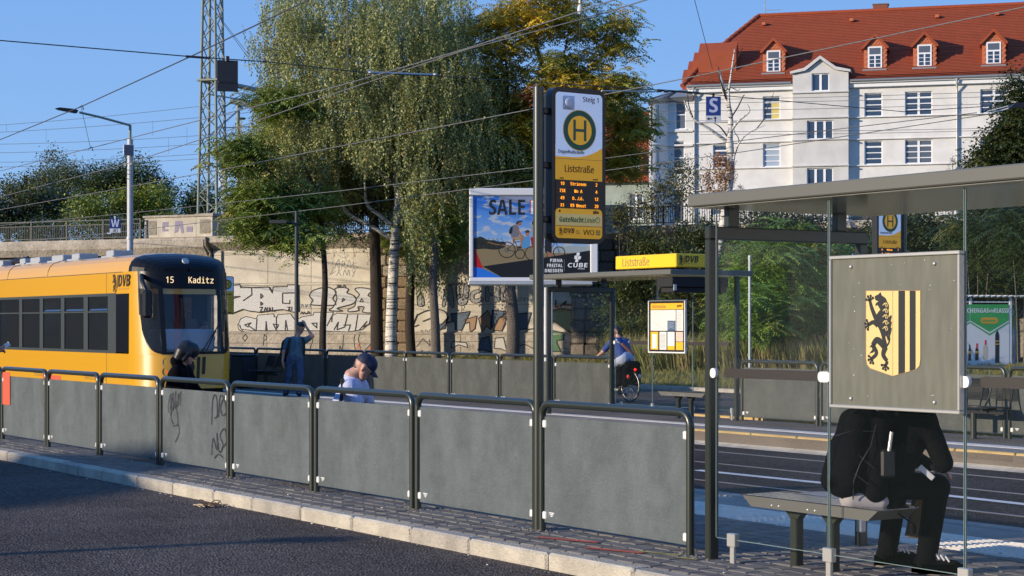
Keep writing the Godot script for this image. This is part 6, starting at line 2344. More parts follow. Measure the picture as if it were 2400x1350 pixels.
func info_board() -> void:
	var o := thing("notice_board", "white framed notice board headed Information with map and timetables", "notice board", W(0, 0), RU)
	var z := -11.93
	var g := G.new()
	g.span(Vector3(-13.915, 1.13, z - 0.05), Vector3(-12.875, 2.065, z), 0.006)
	obj("case", g, M.black, o)
	g = G.new()
	for a in [[-13.925, 1.12, -12.865, 1.145], [-13.925, 2.05, -12.865, 2.075], [-13.925, 1.146, -13.90, 2.049], [-12.89, 1.146, -12.865, 2.049]]:
		g.span(Vector3(a[0], a[1], z - 0.03), Vector3(a[2], a[3], z + 0.018), 0.003)
	obj("frame", g, M.off_white, o)
	var papers := [[-13.86, 1.90, -12.93, 2.01, M.sign_yellow], [-13.86, 1.52, -13.14, 1.89, M.off_white], [-13.12, 1.52, -12.93, 1.89, M.off_white], [-13.86, 1.18, -13.64, 1.50, M.sign_yellow], [-13.81, 1.20, -13.68, 1.46, M.off_white], [-13.60, 1.18, -13.40, 1.50, M.off_white], [-13.37, 1.18, -13.17, 1.50, M.off_white], [-13.37, 1.18, -13.17, 1.25, M.sign_yellow], [-13.13, 1.18, -12.93, 1.32, M.sign_yellow], [-13.13, 1.33, -12.93, 1.50, mat(Color(0.66, 0.50, 0.42), 0.7)], [-13.37, 1.52, -13.15, 1.70, mat(Color(0.06, 0.11, 0.22), 0.7)]]
	for i in papers.size():
		var p: Array = papers[i]
		g = G.new()
		g.span(Vector3(p[0], p[1], z + 0.001), Vector3(p[2], p[3], z + 0.004 + 0.0006 * i))
		obj("poster", g, p[4], o)
	words("Information", 0.085, "Droid Serif", M.spray_rust, o, Vector3(-13.62, 1.955, z + 0.006), Basis(), 0.8)
	var lg := Node3D.new()
	lg.name = "company_logo"
	o.add_child(lg, true)
	lg.position = Vector3(-13.02, 1.955, z + 0.005)
	dvb_logo(lg, 0.055, M.ink)
	# map lines and rows of print
	var rng := RandomNumberGenerator.new()
	rng.seed = 31
	g = G.new()
	for k in 22:
		var a := Vector2(rng.randf_range(-13.84, -13.4), rng.randf_range(1.54, 1.87))
		var b := a + Vector2(rng.randf_range(-0.1, 0.25), rng.randf_range(-0.12, 0.12))
		b = Vector2(clampf(b.x, -13.85, -13.39), clampf(b.y, 1.53, 1.88))
		g.ribbon([a, (a + b) * 0.5 + Vector2(0, 0.01), b], 0.003, z + 0.010)
	obj("map_line", g, mat(Color(0.45, 0.43, 0.40), 0.8), o)
	g = G.new()
	for k in 12:
		g.span(Vector3(-13.58, 1.21 + k * 0.022, z), Vector3(-13.43, 1.218 + k * 0.022, z + 0.0105))
		g.span(Vector3(-13.10, 1.56 + k * 0.025, z), Vector3(-12.97 - 0.02 * (k % 3), 1.565 + k * 0.025, z + 0.0105))
	obj("print", g, mat(Color(0.30, 0.32, 0.36), 0.8), o)
	g = G.new()
	for k in 5:
		g.ribbon([Vector2(-13.36, 1.55 + k * 0.03), Vector2(-13.28, 1.58 + k * 0.02), Vector2(-13.17, 1.56 + k * 0.03)], 0.006, z + 0.012)
	obj("print", g, mat(Color(0.35, 0.42, 0.5), 0.8), o)
	g = G.new()
	g.tube([Vector3(-13.70, 2.075, z - 0.02), Vector3(-13.70, 2.443, z - 0.02)], 0.018, 8)
	obj("hanger", g, M.galv, o)


func fill(im: Image, p: PackedVector2Array, c: Color) -> void:
	# a filled polygon, scanline by scanline
	var lo := 1e9
	var hi := -1e9
	for q in p:
		lo = minf(lo, q.y)
		hi = maxf(hi, q.y)
	for y in range(maxi(0, int(lo)), mini(im.get_height(), int(ceil(hi)))):
		var xs := []
		for i in p.size():
			var a := p[i]
			var b := p[(i + 1) % p.size()]
			var yy := y + 0.5
			if (a.y <= yy) != (b.y <= yy):
				xs.append(a.x + (yy - a.y) / (b.y - a.y) * (b.x - a.x))
		xs.sort()
		for i in range(0, xs.size() - 1, 2):
			var x0 := maxi(0, int(round(xs[i])))
			var x1 := mini(im.get_width(), int(round(xs[i + 1])))
			if x1 > x0:
				im.fill_rect(Rect2i(x0, y, x1 - x0, 1), c)


func hoop(im: Image, c: Vector2, r: float, w: float, col: Color, squash := 1.0) -> void:
	var n := 40
	for k in n:
		var a := Vector2(cos(TAU * k / n), sin(TAU * k / n))
		var b := Vector2(cos(TAU * (k + 1) / n), sin(TAU * (k + 1) / n))
		var s := Vector2(squash, 1)
		fill(im, PackedVector2Array([c + a * s * (r - w), c + b * s * (r - w), c + b * s * (r + w), c + a * s * (r + w)]), col)


func stroke(im: Image, p: PackedVector2Array, w: float, col: Color) -> void:
	for i in p.size() - 1:
		var d := (p[i + 1] - p[i]).normalized() * w * 0.5
		var s := Vector2(-d.y, d.x)
		fill(im, PackedVector2Array([p[i] - s - d, p[i] + s - d, p[i + 1] + s + d, p[i + 1] - s + d]), col)


func bill(a: Array) -> PackedVector2Array:
	var p := PackedVector2Array()
	for i in range(0, a.size(), 2):
		p.append(Vector2((a[i] - 165.0) * 0.5, (a[i + 1] - 155.0) * 0.5))
	return p


func poster() -> ImageTexture:
	var im := Image.create(733, 536, false, Image.FORMAT_RGB8)
	var n := FastNoiseLite.new()
	n.seed = 12
	n.frequency = 0.008
	n.fractal_octaves = 5
	var m := FastNoiseLite.new()
	m.seed = 3
	m.frequency = 0.12
	for y in 536:
		for x in 733:
			var c: Color
			if y < 330 + 8.0 * n.get_noise_2d(x * 3.0, 7.0):
				c = Color(0.16, 0.43, 0.80).lerp(Color(0.55, 0.68, 0.82), clampf(y / 330.0, 0, 1))
				var k := smoothstep(0.05, 0.32, n.get_noise_2d(x, y * 2.2) + 0.10 * (1.0 - absf(y - 230.0) / 230.0))
				c = c.lerp(Color(0.72, 0.72, 0.74), k * 0.8)
			else:
				var g := 0.5 + 0.5 * m.get_noise_2d(x, y * 2.0)
				c = Color(0.62, 0.56, 0.42).lerp(Color(0.40, 0.34, 0.22), g)
				if x > 430 and y < 375:
					c = Color(0.50, 0.58, 0.62).lerp(Color(0.68, 0.70, 0.68), g)
			im.set_pixel(x, y, c)
	fill(im, smooth(bill([330, 160, 470, 160, 500, 215, 560, 240, 760, 245, 925, 240, 1080, 245, 1080, 160]), true, 3), Color(0.52, 0.56, 0.66))
	fill(im, smooth(bill([165, 720, 210, 705, 250, 690, 300, 712, 350, 735, 430, 740, 480, 758, 560, 762, 560, 830, 440, 862, 300, 850, 165, 850]), true, 3), Color(0.10, 0.115, 0.075))
	for k in 60:
		var x := 170.0 + fmod(k * 73.0, 380.0)
		var y := 720.0 + fmod(k * 41.0, 120.0)
		stroke(im, bill([x, y, x + 22, y - 14]), 2.0, [Color(0.2, 0.23, 0.13), Color(0.06, 0.07, 0.05), Color(0.33, 0.30, 0.2)][k % 3])
	stroke(im, bill([345, 765, 460, 795, 680, 815]), 6.0, Color(0.55, 0.40, 0.26))
	# riders on their bicycles
	var ink := Color(0.10, 0.10, 0.11)
	hoop(im, Vector2(210, 355), 51, 3, ink)
	hoop(im, Vector2(210, 355), 12, 3, Color(0.3, 0.3, 0.3))
	hoop(im, Vector2(292, 383), 29, 3, ink)
	hoop(im, Vector2(360, 378), 43, 3, ink, 0.8)
	hoop(im, Vector2(538, 372), 36, 3, ink)
	hoop(im, Vector2(440, 375), 40, 3, ink, 0.7)
	for k in 9:
		var a := PI * k / 9.0
		for c in [[Vector2(210, 355), 50.0], [Vector2(538, 372), 35.0], [Vector2(360, 378), 38.0]]:
			stroke(im, PackedVector2Array([c[0] + Vector2(cos(a), sin(a)) * c[1] * 0.8, c[0] - Vector2(cos(a), sin(a)) * c[1] * 0.8]), 0.9, Color(0.45, 0.45, 0.44))
	stroke(im, bill([585, 865, 690, 760, 790, 750, 700, 890, 585, 865]), 4, ink)
	stroke(im, bill([690, 760, 730, 880]), 4, ink)
	stroke(im, bill([1150, 830, 1200, 760, 1240, 890]), 5, Color(0.15, 0.3, 0.6))
	fill(im, bill([640, 690, 780, 672, 812, 705, 770, 730, 690, 742, 650, 720]), Color(0.60, 0.52, 0.40))
	fill(im, bill([755, 700, 802, 712, 790, 780, 765, 835, 735, 830, 760, 770]), Color(0.62, 0.42, 0.30))
	fill(im, bill([655, 715, 690, 730, 680, 780, 660, 770]), Color(0.5, 0.34, 0.25))
	fill(im, bill([725, 822, 770, 822, 762, 848, 722, 845]), ink)
	fill(im, smooth(bill([640, 570, 690, 532, 730, 560, 745, 640, 720, 690, 635, 690]), true, 3), Color(0.42, 0.42, 0.47))
	fill(im, smooth(bill([608, 640, 625, 580, 655, 555, 650, 640, 625, 655]), true, 3), Color(0.09, 0.10, 0.13))
	stroke(im, bill([725, 600, 760, 670, 815, 705]), 11, Color(0.62, 0.42, 0.30))
	fill(im, disc(Vector2(287, 183), 14, 14), Color(0.58, 0.38, 0.28))
	fill(im, smooth(bill([695, 525, 715, 490, 765, 480, 782, 498, 740, 500, 712, 530]), true, 3), Color(0.12, 0.12, 0.13))
	fill(im, bill([800, 690, 870, 680, 880, 780, 860, 830, 780, 850, 770, 800]), Color(0.30, 0.55, 0.75))
	fill(im, disc(Vector2(339, 252), 13, 14), Color(0.62, 0.44, 0.34))
	fill(im, smooth(bill([812, 640, 825, 608, 860, 608, 872, 635]), true, 3), Color(0.25, 0.16, 0.14))
	fill(im, bill([880, 700, 1050, 700, 1050, 840, 900, 840]), Color(0.62, 0.05, 0.05))
	fill(im, bill([880, 530, 1050, 500, 1080, 690, 900, 700]), Color(0.55, 0.58, 0.55))
	fill(im, disc(Vector2(380, 178), 14, 14), Color(0.15, 0.13, 0.12))
	fill(im, bill([1050, 520, 1100, 560, 1120, 720, 1050, 720]), Color(0.12, 0.50, 0.14))
	fill(im, bill([1060, 725, 1145, 725, 1150, 900, 1100, 930, 1060, 890]), ink)
	fill(im, bill([1085, 880, 1160, 920, 1160, 950, 1100, 950]), Color(0.60, 0.40, 0.30))
	# slanting fields along the bottom
	fill(im, bill([280, 1082, 925, 985, 1050, 968, 1632, 873, 1632, 1226, 520, 1226]), Color(0.045, 0.045, 0.05))
	fill(im, bill([160, 850, 185, 855, 287, 1112, 160, 1085]), Color(0.68, 0.04, 0.05))
	fill(im, bill([160, 1085, 287, 1112, 522, 1228, 160, 1228]), Color(0.12, 0.42, 0.80))
	fill(im, bill([872, 212, 1080, 208, 1080, 385, 872, 385]), Color(0.72, 0.03, 0.06))
	fill(im, bill([1302, 990, 1307, 990, 1307, 1145, 1302, 1145]), Color(0.5, 0.6, 0.7))
	return ImageTexture.create_from_image(im)


func billboard() -> void:
	var o := thing("billboard", "large white framed billboard showing cyclists under the word SALE", "billboard", Vector3(0, 0, -60.0), 0.0)
	var g := G.new()
	for a in [[-1.43, 5.94, 2.88, 6.19], [-1.43, 3.06, 2.88, 3.20], [-1.43, 3.21, -1.29, 5.93], [2.62, 3.21, 2.88, 5.93]]:
		g.span(Vector3(a[0], a[1], -0.25), Vector3(a[2], a[3], 0.06), 0.03)
	obj("frame", g, mat(Color(0.68, 0.68, 0.68), 0.45), o)
	g = G.new()
	g.span(Vector3(-1.30, 3.19, -0.22), Vector3(2.63, 5.95, -0.02))
	obj("back_box", g, M.galv, o)
	g = G.new()
	g.quad(Vector3(-1.285, 3.105 + 0.1, 0.0), Vector3(2.615, 3.205, 0.0), Vector3(2.615, 5.935, 0.0), Vector3(-1.285, 5.935, 0.0), Vector3(0, 0, 1))
	var pm := mat(Color.WHITE, 0.5)
	pm.albedo_texture = poster()
	obj("poster", g, pm, o)
	var dark := mat(Color(0.018, 0.018, 0.02), 0.5)
	words("SALE", 0.70, "Droid Sans Bold", dark, o, Vector3(-0.165, 5.54, 0.004), Basis(), 0.80)
	words("L", 0.62, "Droid Sans Bold", M.white, o, Vector3(0.73, 5.54, 0.006), Basis(), 0.85)
	words("A", 0.62, "Droid Sans Bold", M.white, o, Vector3(1.07, 5.54, 0.006), Basis(), 0.85)
	words("PIRNA", 0.155, "Droid Sans Bold", M.white, o, Vector3(1.48, 3.77, 0.005), Basis(), 0.9)
	words("FREITAL", 0.155, "Droid Sans Bold", M.white, o, Vector3(1.43, 3.60, 0.005), Basis(), 0.9)
	words("DRESDEN", 0.155, "Droid Sans Bold", M.white, o, Vector3(1.40, 3.43, 0.005), Basis(), 0.9)
	words("CUBE", 0.20, "Droid Sans Bold", M.white, o, Vector3(2.20, 3.61, 0.005), Basis(Vector3(1, 0, 0), Vector3(0.12, 1, 0), Vector3(0, 0, 1)), 1.35)
	words("STORE", 0.05, "Droid Sans Bold", M.white, o, Vector3(2.32, 3.49, 0.005), Basis(), 1.6)
	g = G.new()
	for a in [[2.20, 3.98], [2.13, 3.88], [2.24, 3.86], [2.16, 3.77]]:
		g.flat(P([a[0] - 0.05, a[1] - 0.055, a[0] + 0.05, a[1] - 0.055, a[0] + 0.075, a[1] + 0.055, a[0] - 0.03, a[1] + 0.055]), 0.005)
	obj("maker_mark", g, M.white, o)
	g = G.new()
	g.span(Vector3(-1.47, 2.93, -0.3), Vector3(2.7, 3.05, 0.25), 0.04)
	obj("light_tray", g, M.galv, o)
	g = G.new()
	g.span(Vector3(1.08, -0.1, -0.16), Vector3(1.36, 2.96, 0.12), 0.03)
	obj("column", g, mat(Color(0.66, 0.66, 0.65), 0.5), o)


func green_stand() -> void:
	# a caged store hung with printed sheets, its corner towards the stop
	var o := thing("gas_stand", "white and green advertisement screen for gas bottles under a corrugated roof", "advertising screen", Vector3(16.68, 0, -60.0), 0.22)
	var g := G.new()
	for x in [-3.6, -1.45, -0.0]:
		g.span(Vector3(x - 0.045, 0, -0.045), Vector3(x + 0.045, 2.52, 0.045), 0.01)
	for x in [1.4, 2.8]:
		g.span(Vector3(x * 0.5 - 0.04, 0, -x * 0.86 - 0.04), Vector3(x * 0.5 + 0.04, 2.52, -x * 0.86 + 0.04), 0.01)
	g.span(Vector3(-3.65, 2.36, -0.03), Vector3(-0.046, 2.40, 0.03))
	obj("frame", g, M.off_white, o)
	g = G.new()
	for k in 40:
		var x := -3.7 + k * 0.105
		g.box(Vector3(x + 0.05, 2.56 + (0.025 if k % 2 else 0.0), -1.2), Vector3(0.106, 0.05, 2.7), 0.01)
	for k in 16:
		var x := 0.50 + k * 0.105
		g.box(Vector3(x + 0.05, 2.56 + (0.025 if k % 2 else 0.0), -1.4), Vector3(0.106, 0.05, 2.3), 0.01)
	obj("corrugated_roof", g, mat(Color(0.60, 0.62, 0.60), 0.5, 0.2), o)
	var green := mat(Color(0.05, 0.36, 0.09), 0.6)
	for face in 2:
		var p := Node3D.new()
		p.name = "printed_sheet"
		o.add_child(p, true)
		p.position = Vector3(-0.06, 0, 0.05) if face == 0 else Vector3(0.06, 0, 0.0)
		p.rotation.y = 0.0 if face == 0 else 1.04
		var x0 := -1.42 if face == 0 else 0.0
		g = G.new()
		if face == 0:
			g.span(Vector3(-3.55, 0.28, -0.006), Vector3(0.0, 2.30, 0.0))
		else:
			g.span(Vector3(0.0, 0.28, -0.006), Vector3(3.2, 2.36, 0.0))
		obj("sheet", g, M.off_white, p)
		for k in 2:
			var a: float = x0 - 1.42 * k if face == 0 else x0 + 1.5 * k
			g = G.new()
			g.flat(P([a, 2.30, a + 1.40, 2.30, a + 1.40, 1.76, a + 0.70, 1.38, a, 1.76]), 0.003)
			obj("green_field", g, green, p)
			g = G.new()
			g.flat(P([a, 1.72, a + 0.70, 1.32, a + 1.40, 1.72, a + 1.40, 1.67, a + 0.70, 1.26, a, 1.67]), 0.004)
			obj("chevron", g, green, p)
			g = G.new()
			g.prism(rounded(a + 0.38, 1.66, a + 1.00, 1.86, 0.09), 0.002, 0.005)
			obj("badge", g, mat(Color(0.70, 0.35, 0.03), 0.6), p)
			words("Greenline", 0.12, "Droid Sans Bold", green, p, Vector3(a + 0.69, 1.755, 0.006), Basis(), 0.85, 0.002)
			# printed gas bottles
			for c in [[0.98, 0.34, 1.36, 0.075, M.ink], [0.55, 0.47, 0.95, 0.085, mat(Color(0.56, 0.50, 0.38), 0.6)], [0.24, 0.43, 0.84, 0.060, M.ink], [-0.02, 0.42, 0.84, 0.05, M.ink]]:
				var x: float = a + c[0]
				g = G.new()
				g.flat(P([x - c[3], c[1], x + c[3], c[1], x + c[3], c[2] - 0.08, x + c[3] * 0.6, c[2], x + 0.025, c[2] + 0.03, x + 0.02, c[2] + 0.12, x - 0.02, c[2] + 0.12, x - 0.025, c[2] + 0.03, x - c[3] * 0.6, c[2], x - c[3], c[2] - 0.08]), 0.003)
				obj("bottle_print", g, c[4], p)
				if c[4] == M.ink:
					g = G.new()
					for q in [0.72, 0.62]:
						var y: float = lerpf(c[1], c[2], q)
						g.span(Vector3(x - c[3] * 0.9, y - 0.012, 0.002), Vector3(x + c[3] * 0.9, y + 0.012, 0.0045))
					obj("bottle_label", g, M.sign_yellow, p)
				if c[0] < 0.9 and c[0] > 0.1:
					g = G.new()
					g.span(Vector3(x - 0.028, c[2] + 0.0, 0.001), Vector3(x + 0.028, c[2] + 0.16, 0.006))
					obj("cap_print", g, M.red, p)
		if face == 0:
			words("FLASCHENGAS", 0.20, "Droid Sans Bold", M.white, p, Vector3(-1.34, 2.09, 0.005), Basis(), 0.86, 0.002)
			words("VON", 0.13, "Droid Sans Bold", M.white, p, Vector3(-0.625, 2.07, 0.005), Basis(), 0.9, 0.002)
			words("CLASSIC", 0.20, "Droid Sans Bold", M.white, p, Vector3(-0.26, 2.09, 0.005), Basis(), 0.80, 0.002)
		else:
			words("HELIUM", 0.26, "Droid Sans Bold", M.white, p, Vector3(1.0, 2.05, 0.005), Basis(), 0.9, 0.002)
	g = G.new()
	g.span(Vector3(-3.5, 0.28, -2.4), Vector3(1.0, 0.34, -0.1))
	obj("floor", g, M.galv, o)


func wire(label: String, pts: Array, r: float, m: Material, group := "", sag := 0.0) -> Node3D:
	var ps := []
	for i in pts.size() - 1:
		var a := spot(pts[i][0], pts[i][1], pts[i][2])
		var b := spot(pts[i + 1][0], pts[i + 1][1], pts[i + 1][2])
		var n := 6 if sag > 0.0 else 2
		for k in n:
			var t := float(k) / n
			ps.append(a.lerp(b, t) + Vector3.DOWN * sag * 4.0 * t * (1.0 - t))
	var e: Array = pts[pts.size() - 1]
	ps.append(spot(e[0], e[1], e[2]))
	var g := G.new()
	g.tube(ps, r, 5)
	var o := thing("overhead_wire", label, "wire", Vector3.ZERO, 0.0, group)
	obj("cable", g, m, o)
	return o


func wires() -> void:
	var d: StandardMaterial3D = M.wire
	var w := wire("black span wire crossing the whole sky and carrying the hanging signs", [[-80, 88, 40], [450, 133, 42], [640, 146, 44], [870, 172, 48], [1030, 178, 49], [1320, 197, 54], [1590, 214, 58], [1672, 222, 60], [2120, 262, 64], [2330, 248, 66]], 0.014, d)
	var g := G.new()
	g.tube([spot(435, 132, 41.9), spot(490, 136, 42.1)], 0.03, 6)
	g.tube([spot(1540, 211, 57.2), spot(1640, 218, 59)], 0.035, 6)
	for x in [1546, 1562]:
		g.ball(spot(x, 213 + (x - 1546) * 0.05, 57.4), Vector3(0.1, 0.05, 0.05), 6)
	obj("tensioner", g, d, w)
	g = G.new()
	g.tube([spot(872, 170, 48), spot(1015, 175.5, 49)], 0.030, 8)
	g.tube([spot(1410, 213, 55.5), spot(1535, 215, 57)], 0.024, 8)
	g.ball(spot(868, 171, 48), Vector3(0.06, 0.06, 0.05), 6)
	g.ball(spot(1020, 175, 49), Vector3(0.06, 0.05, 0.05), 6)
	obj("insulator", g, M.galv, w)
	wire("taut dark wire climbing from the left edge past the lattice mast to the top", [[-60, 352, 74], [190, 250, 58], [450, 131, 45], [760, -18, 36]], 0.017, d, "", 0.0)
	w = wire("tram contact wire rising from the left edge through the tree's middle", [[-80, 421, 80], [213, 347, 66], [567, 257, 55], [800, 200, 48], [1100, 112, 42], [1367, 24, 38], [1475, -12, 36]], 0.015, M.wire_grey)
	g = G.new()
	g.tube([spot(190, 250, 58), spot(212, 347, 66)], 0.008, 4)
	for q in [[190, 249, 58.0], [212, 346, 66.0]]:
		g.tube([spot(q[0] - 6, q[1] + 4, q[2]), spot(q[0] + 3, q[1] - 2, q[2]), spot(q[0] + 6, q[1] + 8, q[2])], 0.02, 5)
	obj("dropper", g, d, w)
	wire("second tram contact wire rising just below the first through the tree", [[-60, 478, 84], [93, 437, 78], [300, 383, 66], [583, 290, 55], [800, 214, 48], [1100, 114, 42], [1407, 33, 38], [1560, -14, 36]], 0.015, M.wire_grey)
	wire("pale contact wire from the left edge to the roof of the white house at right", [[-60, 502, 84], [247, 448, 72], [560, 390, 62], [800, 342, 56], [1250, 255, 50], [1600, 185, 46], [2460, 4, 40]], 0.015, M.wire_grey)
	wire("pale wire across the bridge railing, the birch and the house's lower windows", [[-80, 536, 84], [300, 500, 72], [800, 447, 62], [1250, 393, 56], [1733, 330, 54], [2290, 264, 52]], 0.013, M.wire_grey)
	wire("lowest pale wire, passing above the billboard to the shelter's lamp", [[60, 566, 84], [333, 538, 74], [800, 483, 64], [1250, 423, 57], [1733, 357, 54], [2330, 266, 52]], 0.013, M.wire_grey)
	var lines := [[0, 292, 567, 237], [0, 308, 600, 262], [0, 334, 560, 311], [0, 354, 560, 331], [0, 376, 540, 356], [0, 387, 540, 367]]
	for i in lines.size():
		var l: Array = lines[i]
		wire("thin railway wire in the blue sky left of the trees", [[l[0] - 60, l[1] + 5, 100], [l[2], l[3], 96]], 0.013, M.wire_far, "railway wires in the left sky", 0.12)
	for l in [[1400, 236, 2460, 210], [1400, 262, 2460, 238], [1400, 285, 2460, 262], [1400, 308, 2460, 297], [1640, 315, 2460, 300], [1400, 243, 2460, 222]]:
		wire("thin railway wire in front of the white house", [[l[0], l[1], 92], [l[2], l[3], 84]], 0.013, M.wire_grey, "railway wires before the white house", 0.1)
	for q in [[15, 292, 308], [108, 303, 334], [358, 283, 318], [438, 298, 335], [395, 322, 359]]:
		wire("short upright dropper between thin railway wires at the left", [[q[0], q[1], 98], [q[0], q[2], 98]], 0.008, M.wire_far, "droppers of the railway wires")
	for q in [[478, -8, 632, 205], [484, 0, 650, 215], [545, 255, 690, 120], [545, 238, 680, 128]]:
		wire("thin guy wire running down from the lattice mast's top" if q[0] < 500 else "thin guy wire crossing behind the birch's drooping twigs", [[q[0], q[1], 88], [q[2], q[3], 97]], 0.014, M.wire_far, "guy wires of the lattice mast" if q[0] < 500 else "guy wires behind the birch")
	wire("upright black suspension wire in front of the big birch's crown", [[815, -20, 47], [815, 156, 47]], 0.016, d)
	w = wire("upright wire with a white pulley above the tall stop sign", [[1360, -20, 54], [1356, 196, 54.6]], 0.010, d)
	g = G.new()
	g.ball(spot(1359, 22, 53.8), Vector3(0.075, 0.15, 0.05), 8)
	g.tube([spot(1359, -12, 53.8), spot(1359, 8, 53.8)], 0.04, 6)
	obj("pulley", g, M.off_white, w)
	wire("slanting wire in the sky left of the red roof", [[1624, -15, 60], [1670, 163, 64]], 0.012, M.wire_grey)
	# lamp head hanging in from the right edge
	var o := thing("hanging_lamp", "dark underside of a hanging lamp entering at the right edge", "lamp", spot(2400, 246, 52), 0.0)
	g = G.new()
	g.xf = Transform3D(Basis(Vector3.BACK, 0.12), Vector3.ZERO)
	g.prism(P([-0.48, -0.05, 0.6, -0.10, 0.7, 0.05, -0.3, 0.07]), -0.2, 0.2)
	obj("housing", g, M.black, o)
	g = G.new()
	g.tube([Vector3(-0.45, -0.03, 0), Vector3(-1.1, -0.2, 0.1)], 0.015, 5)
	g.tube([Vector3(-0.45, -0.1, 0), Vector3(-0.9, -0.22, 0.0)], 0.02, 5)
	obj("cable", g, M.off_white, o)


func unseen_house(label: String, at: Vector3, turn: float, w: float, d: float, h: float, rise: float, m: Material) -> void:
	# unseen houses
	var o := thing("house", label, "building", at, turn)
	var holes := []
	var n := int(w / 3.0)
	for i in n:
		for k in int(h / 3.2):
			var x := -w * 0.5 + w * (i + 0.5) / n
			holes.append([x - 0.55, 1.0 + k * 3.1, x + 0.55, 2.7 + k * 3.1])
	var g := G.new()
	wall_with_holes(g, -w * 0.5, w * 0.5, -0.4, h, 0.0, 0.2, holes)
	g.quad(Vector3(-w * 0.5, -0.4, 0), Vector3(-w * 0.5, -0.4, -d), Vector3(-w * 0.5, h, -d), Vector3(-w * 0.5, h, 0), Vector3.LEFT)
	g.quad(Vector3(w * 0.5, -0.4, 0), Vector3(w * 0.5, -0.4, -d), Vector3(w * 0.5, h, -d), Vector3(w * 0.5, h, 0), Vector3.RIGHT)
	g.quad(Vector3(-w * 0.5, -0.4, -d), Vector3(w * 0.5, -0.4, -d), Vector3(w * 0.5, h, -d), Vector3(-w * 0.5, h, -d), Vector3(0, 0, -1))
	obj("wall", g, m, o)
	for q in holes:
		g = G.new()
		g.span(Vector3(q[0], q[1], -0.17), Vector3(q[2], q[3], -0.14))
		obj("window", g, M.window_glass, o)
	g = G.new()
	g.xf = Transform3D(Basis(Vector3(0, 0, -1), Vector3.UP, Vector3(1, 0, 0)), Vector3.ZERO)
	g.prism(P([-0.4, h, d + 0.4, h, d * 0.5, h + rise]), -w * 0.5 - 0.3, w * 0.5 + 0.3)
	obj("roof", g, M.tile, o)


func surroundings() -> void:
	unseen_house("added long cream house, unseen at right, bouncing sunlight onto the stop", Vector3(21.0, 0, 14.0), -PI / 2, 46.0, 10.0, 10.5, 4.5, M.plaster)  # added out of view to bounce warm sunlight onto shaded faces
	unseen_house("grey plastered house across the street behind the photographer", Vector3(-6.0, 0, 42.0), PI, 30.0, 9.0, 7.0, 3.0, M.plaster_grey)
	unseen_house("added narrow block, unseen at left, casting the shade band on the kerb", Vector3(-31.6, 0, -7.4), 1.15, 4.4, 4.0, 7.2, 0.15, M.plaster_grey)  # added out of view to throw the shade band over kerb and paving
	unseen_house("added long low brick shed, unseen at left, darkening the glass reflections", Vector3(-48.0, 0, -34.0), PI / 2, 110.0, 8.0, 5.0, 1.4, M.brick)  # added out of view so the shelter panes mirror something dark
	var l := thing("street_lamp", "plain lamp post by the near road, left of the picture", "street lamp", Vector3(-14.3, -0.12, -9.2))
	var g := G.new()
	g.tube([Vector3.ZERO, Vector3(0, 3.3, 0)], [0.10, 0.07], 12)
	obj("pole", g, M.pole_grey, l)
	g = G.new()
	g.box(Vector3(0.1, 3.35, 0), Vector3(0.5, 0.12, 0.3), 0.03)
	obj("lamp_head", g, M.iron, l)


func leaf(g: G, base: Vector3, dir: Vector3, up: Vector3, len: float, wide: float) -> void:
	# one leaf blade, folded a little along its midrib
	var side := dir.cross(up).normalized()
	var n := side.cross(dir).normalized()
	var mid := base + dir * len * 0.45
	var tip := base + dir * len
	var a := g.vert(base, n)
	var b := g.vert(mid + side * wide * 0.5 + n * wide * 0.12, (n - side * 0.3))
	var c := g.vert(tip, n)
	var d := g.vert(mid - side * wide * 0.5 + n * wide * 0.12, (n + side * 0.3))
	g.tri_i(a, b, c)
	g.tri_i(a, c, d)


func strand_mesh(sd: int, len: float, n: int, size: float) -> ArrayMesh:
	# a hanging birch twig with its leaves
	var rng := RandomNumberGenerator.new()
	rng.seed = sd
	var g := G.new()
	var p := Vector3.ZERO
	var drift := Vector3(rng.randf_range(-0.3, 0.3), 0, rng.randf_range(-0.3, 0.3))
	for i in n:
		var t := float(i) / n
		var q := Vector3(drift.x * sin(t * 2.0), -len * t, drift.z * sin(t * 2.0))
		var a := i * 2.4 + rng.randf()
		var d := Vector3(cos(a), -rng.randf_range(0.3, 1.6), sin(a)).normalized()
		var up := Vector3(rng.randf_range(-1, 1), rng.randf_range(0.1, 1), rng.randf_range(-1, 1)).normalized()
		var s := size * rng.randf_range(0.7, 1.25)
		leaf(g, q + Vector3(rng.randf_range(-0.07, 0.07), 0, rng.randf_range(-0.07, 0.07)), d, up, s, s * 0.72)
		p = q
	g.tube([Vector3.ZERO, p * 0.5 + drift * 0.1, p], [0.006, 0.004, 0.002], 3, false)
	return g.mesh()


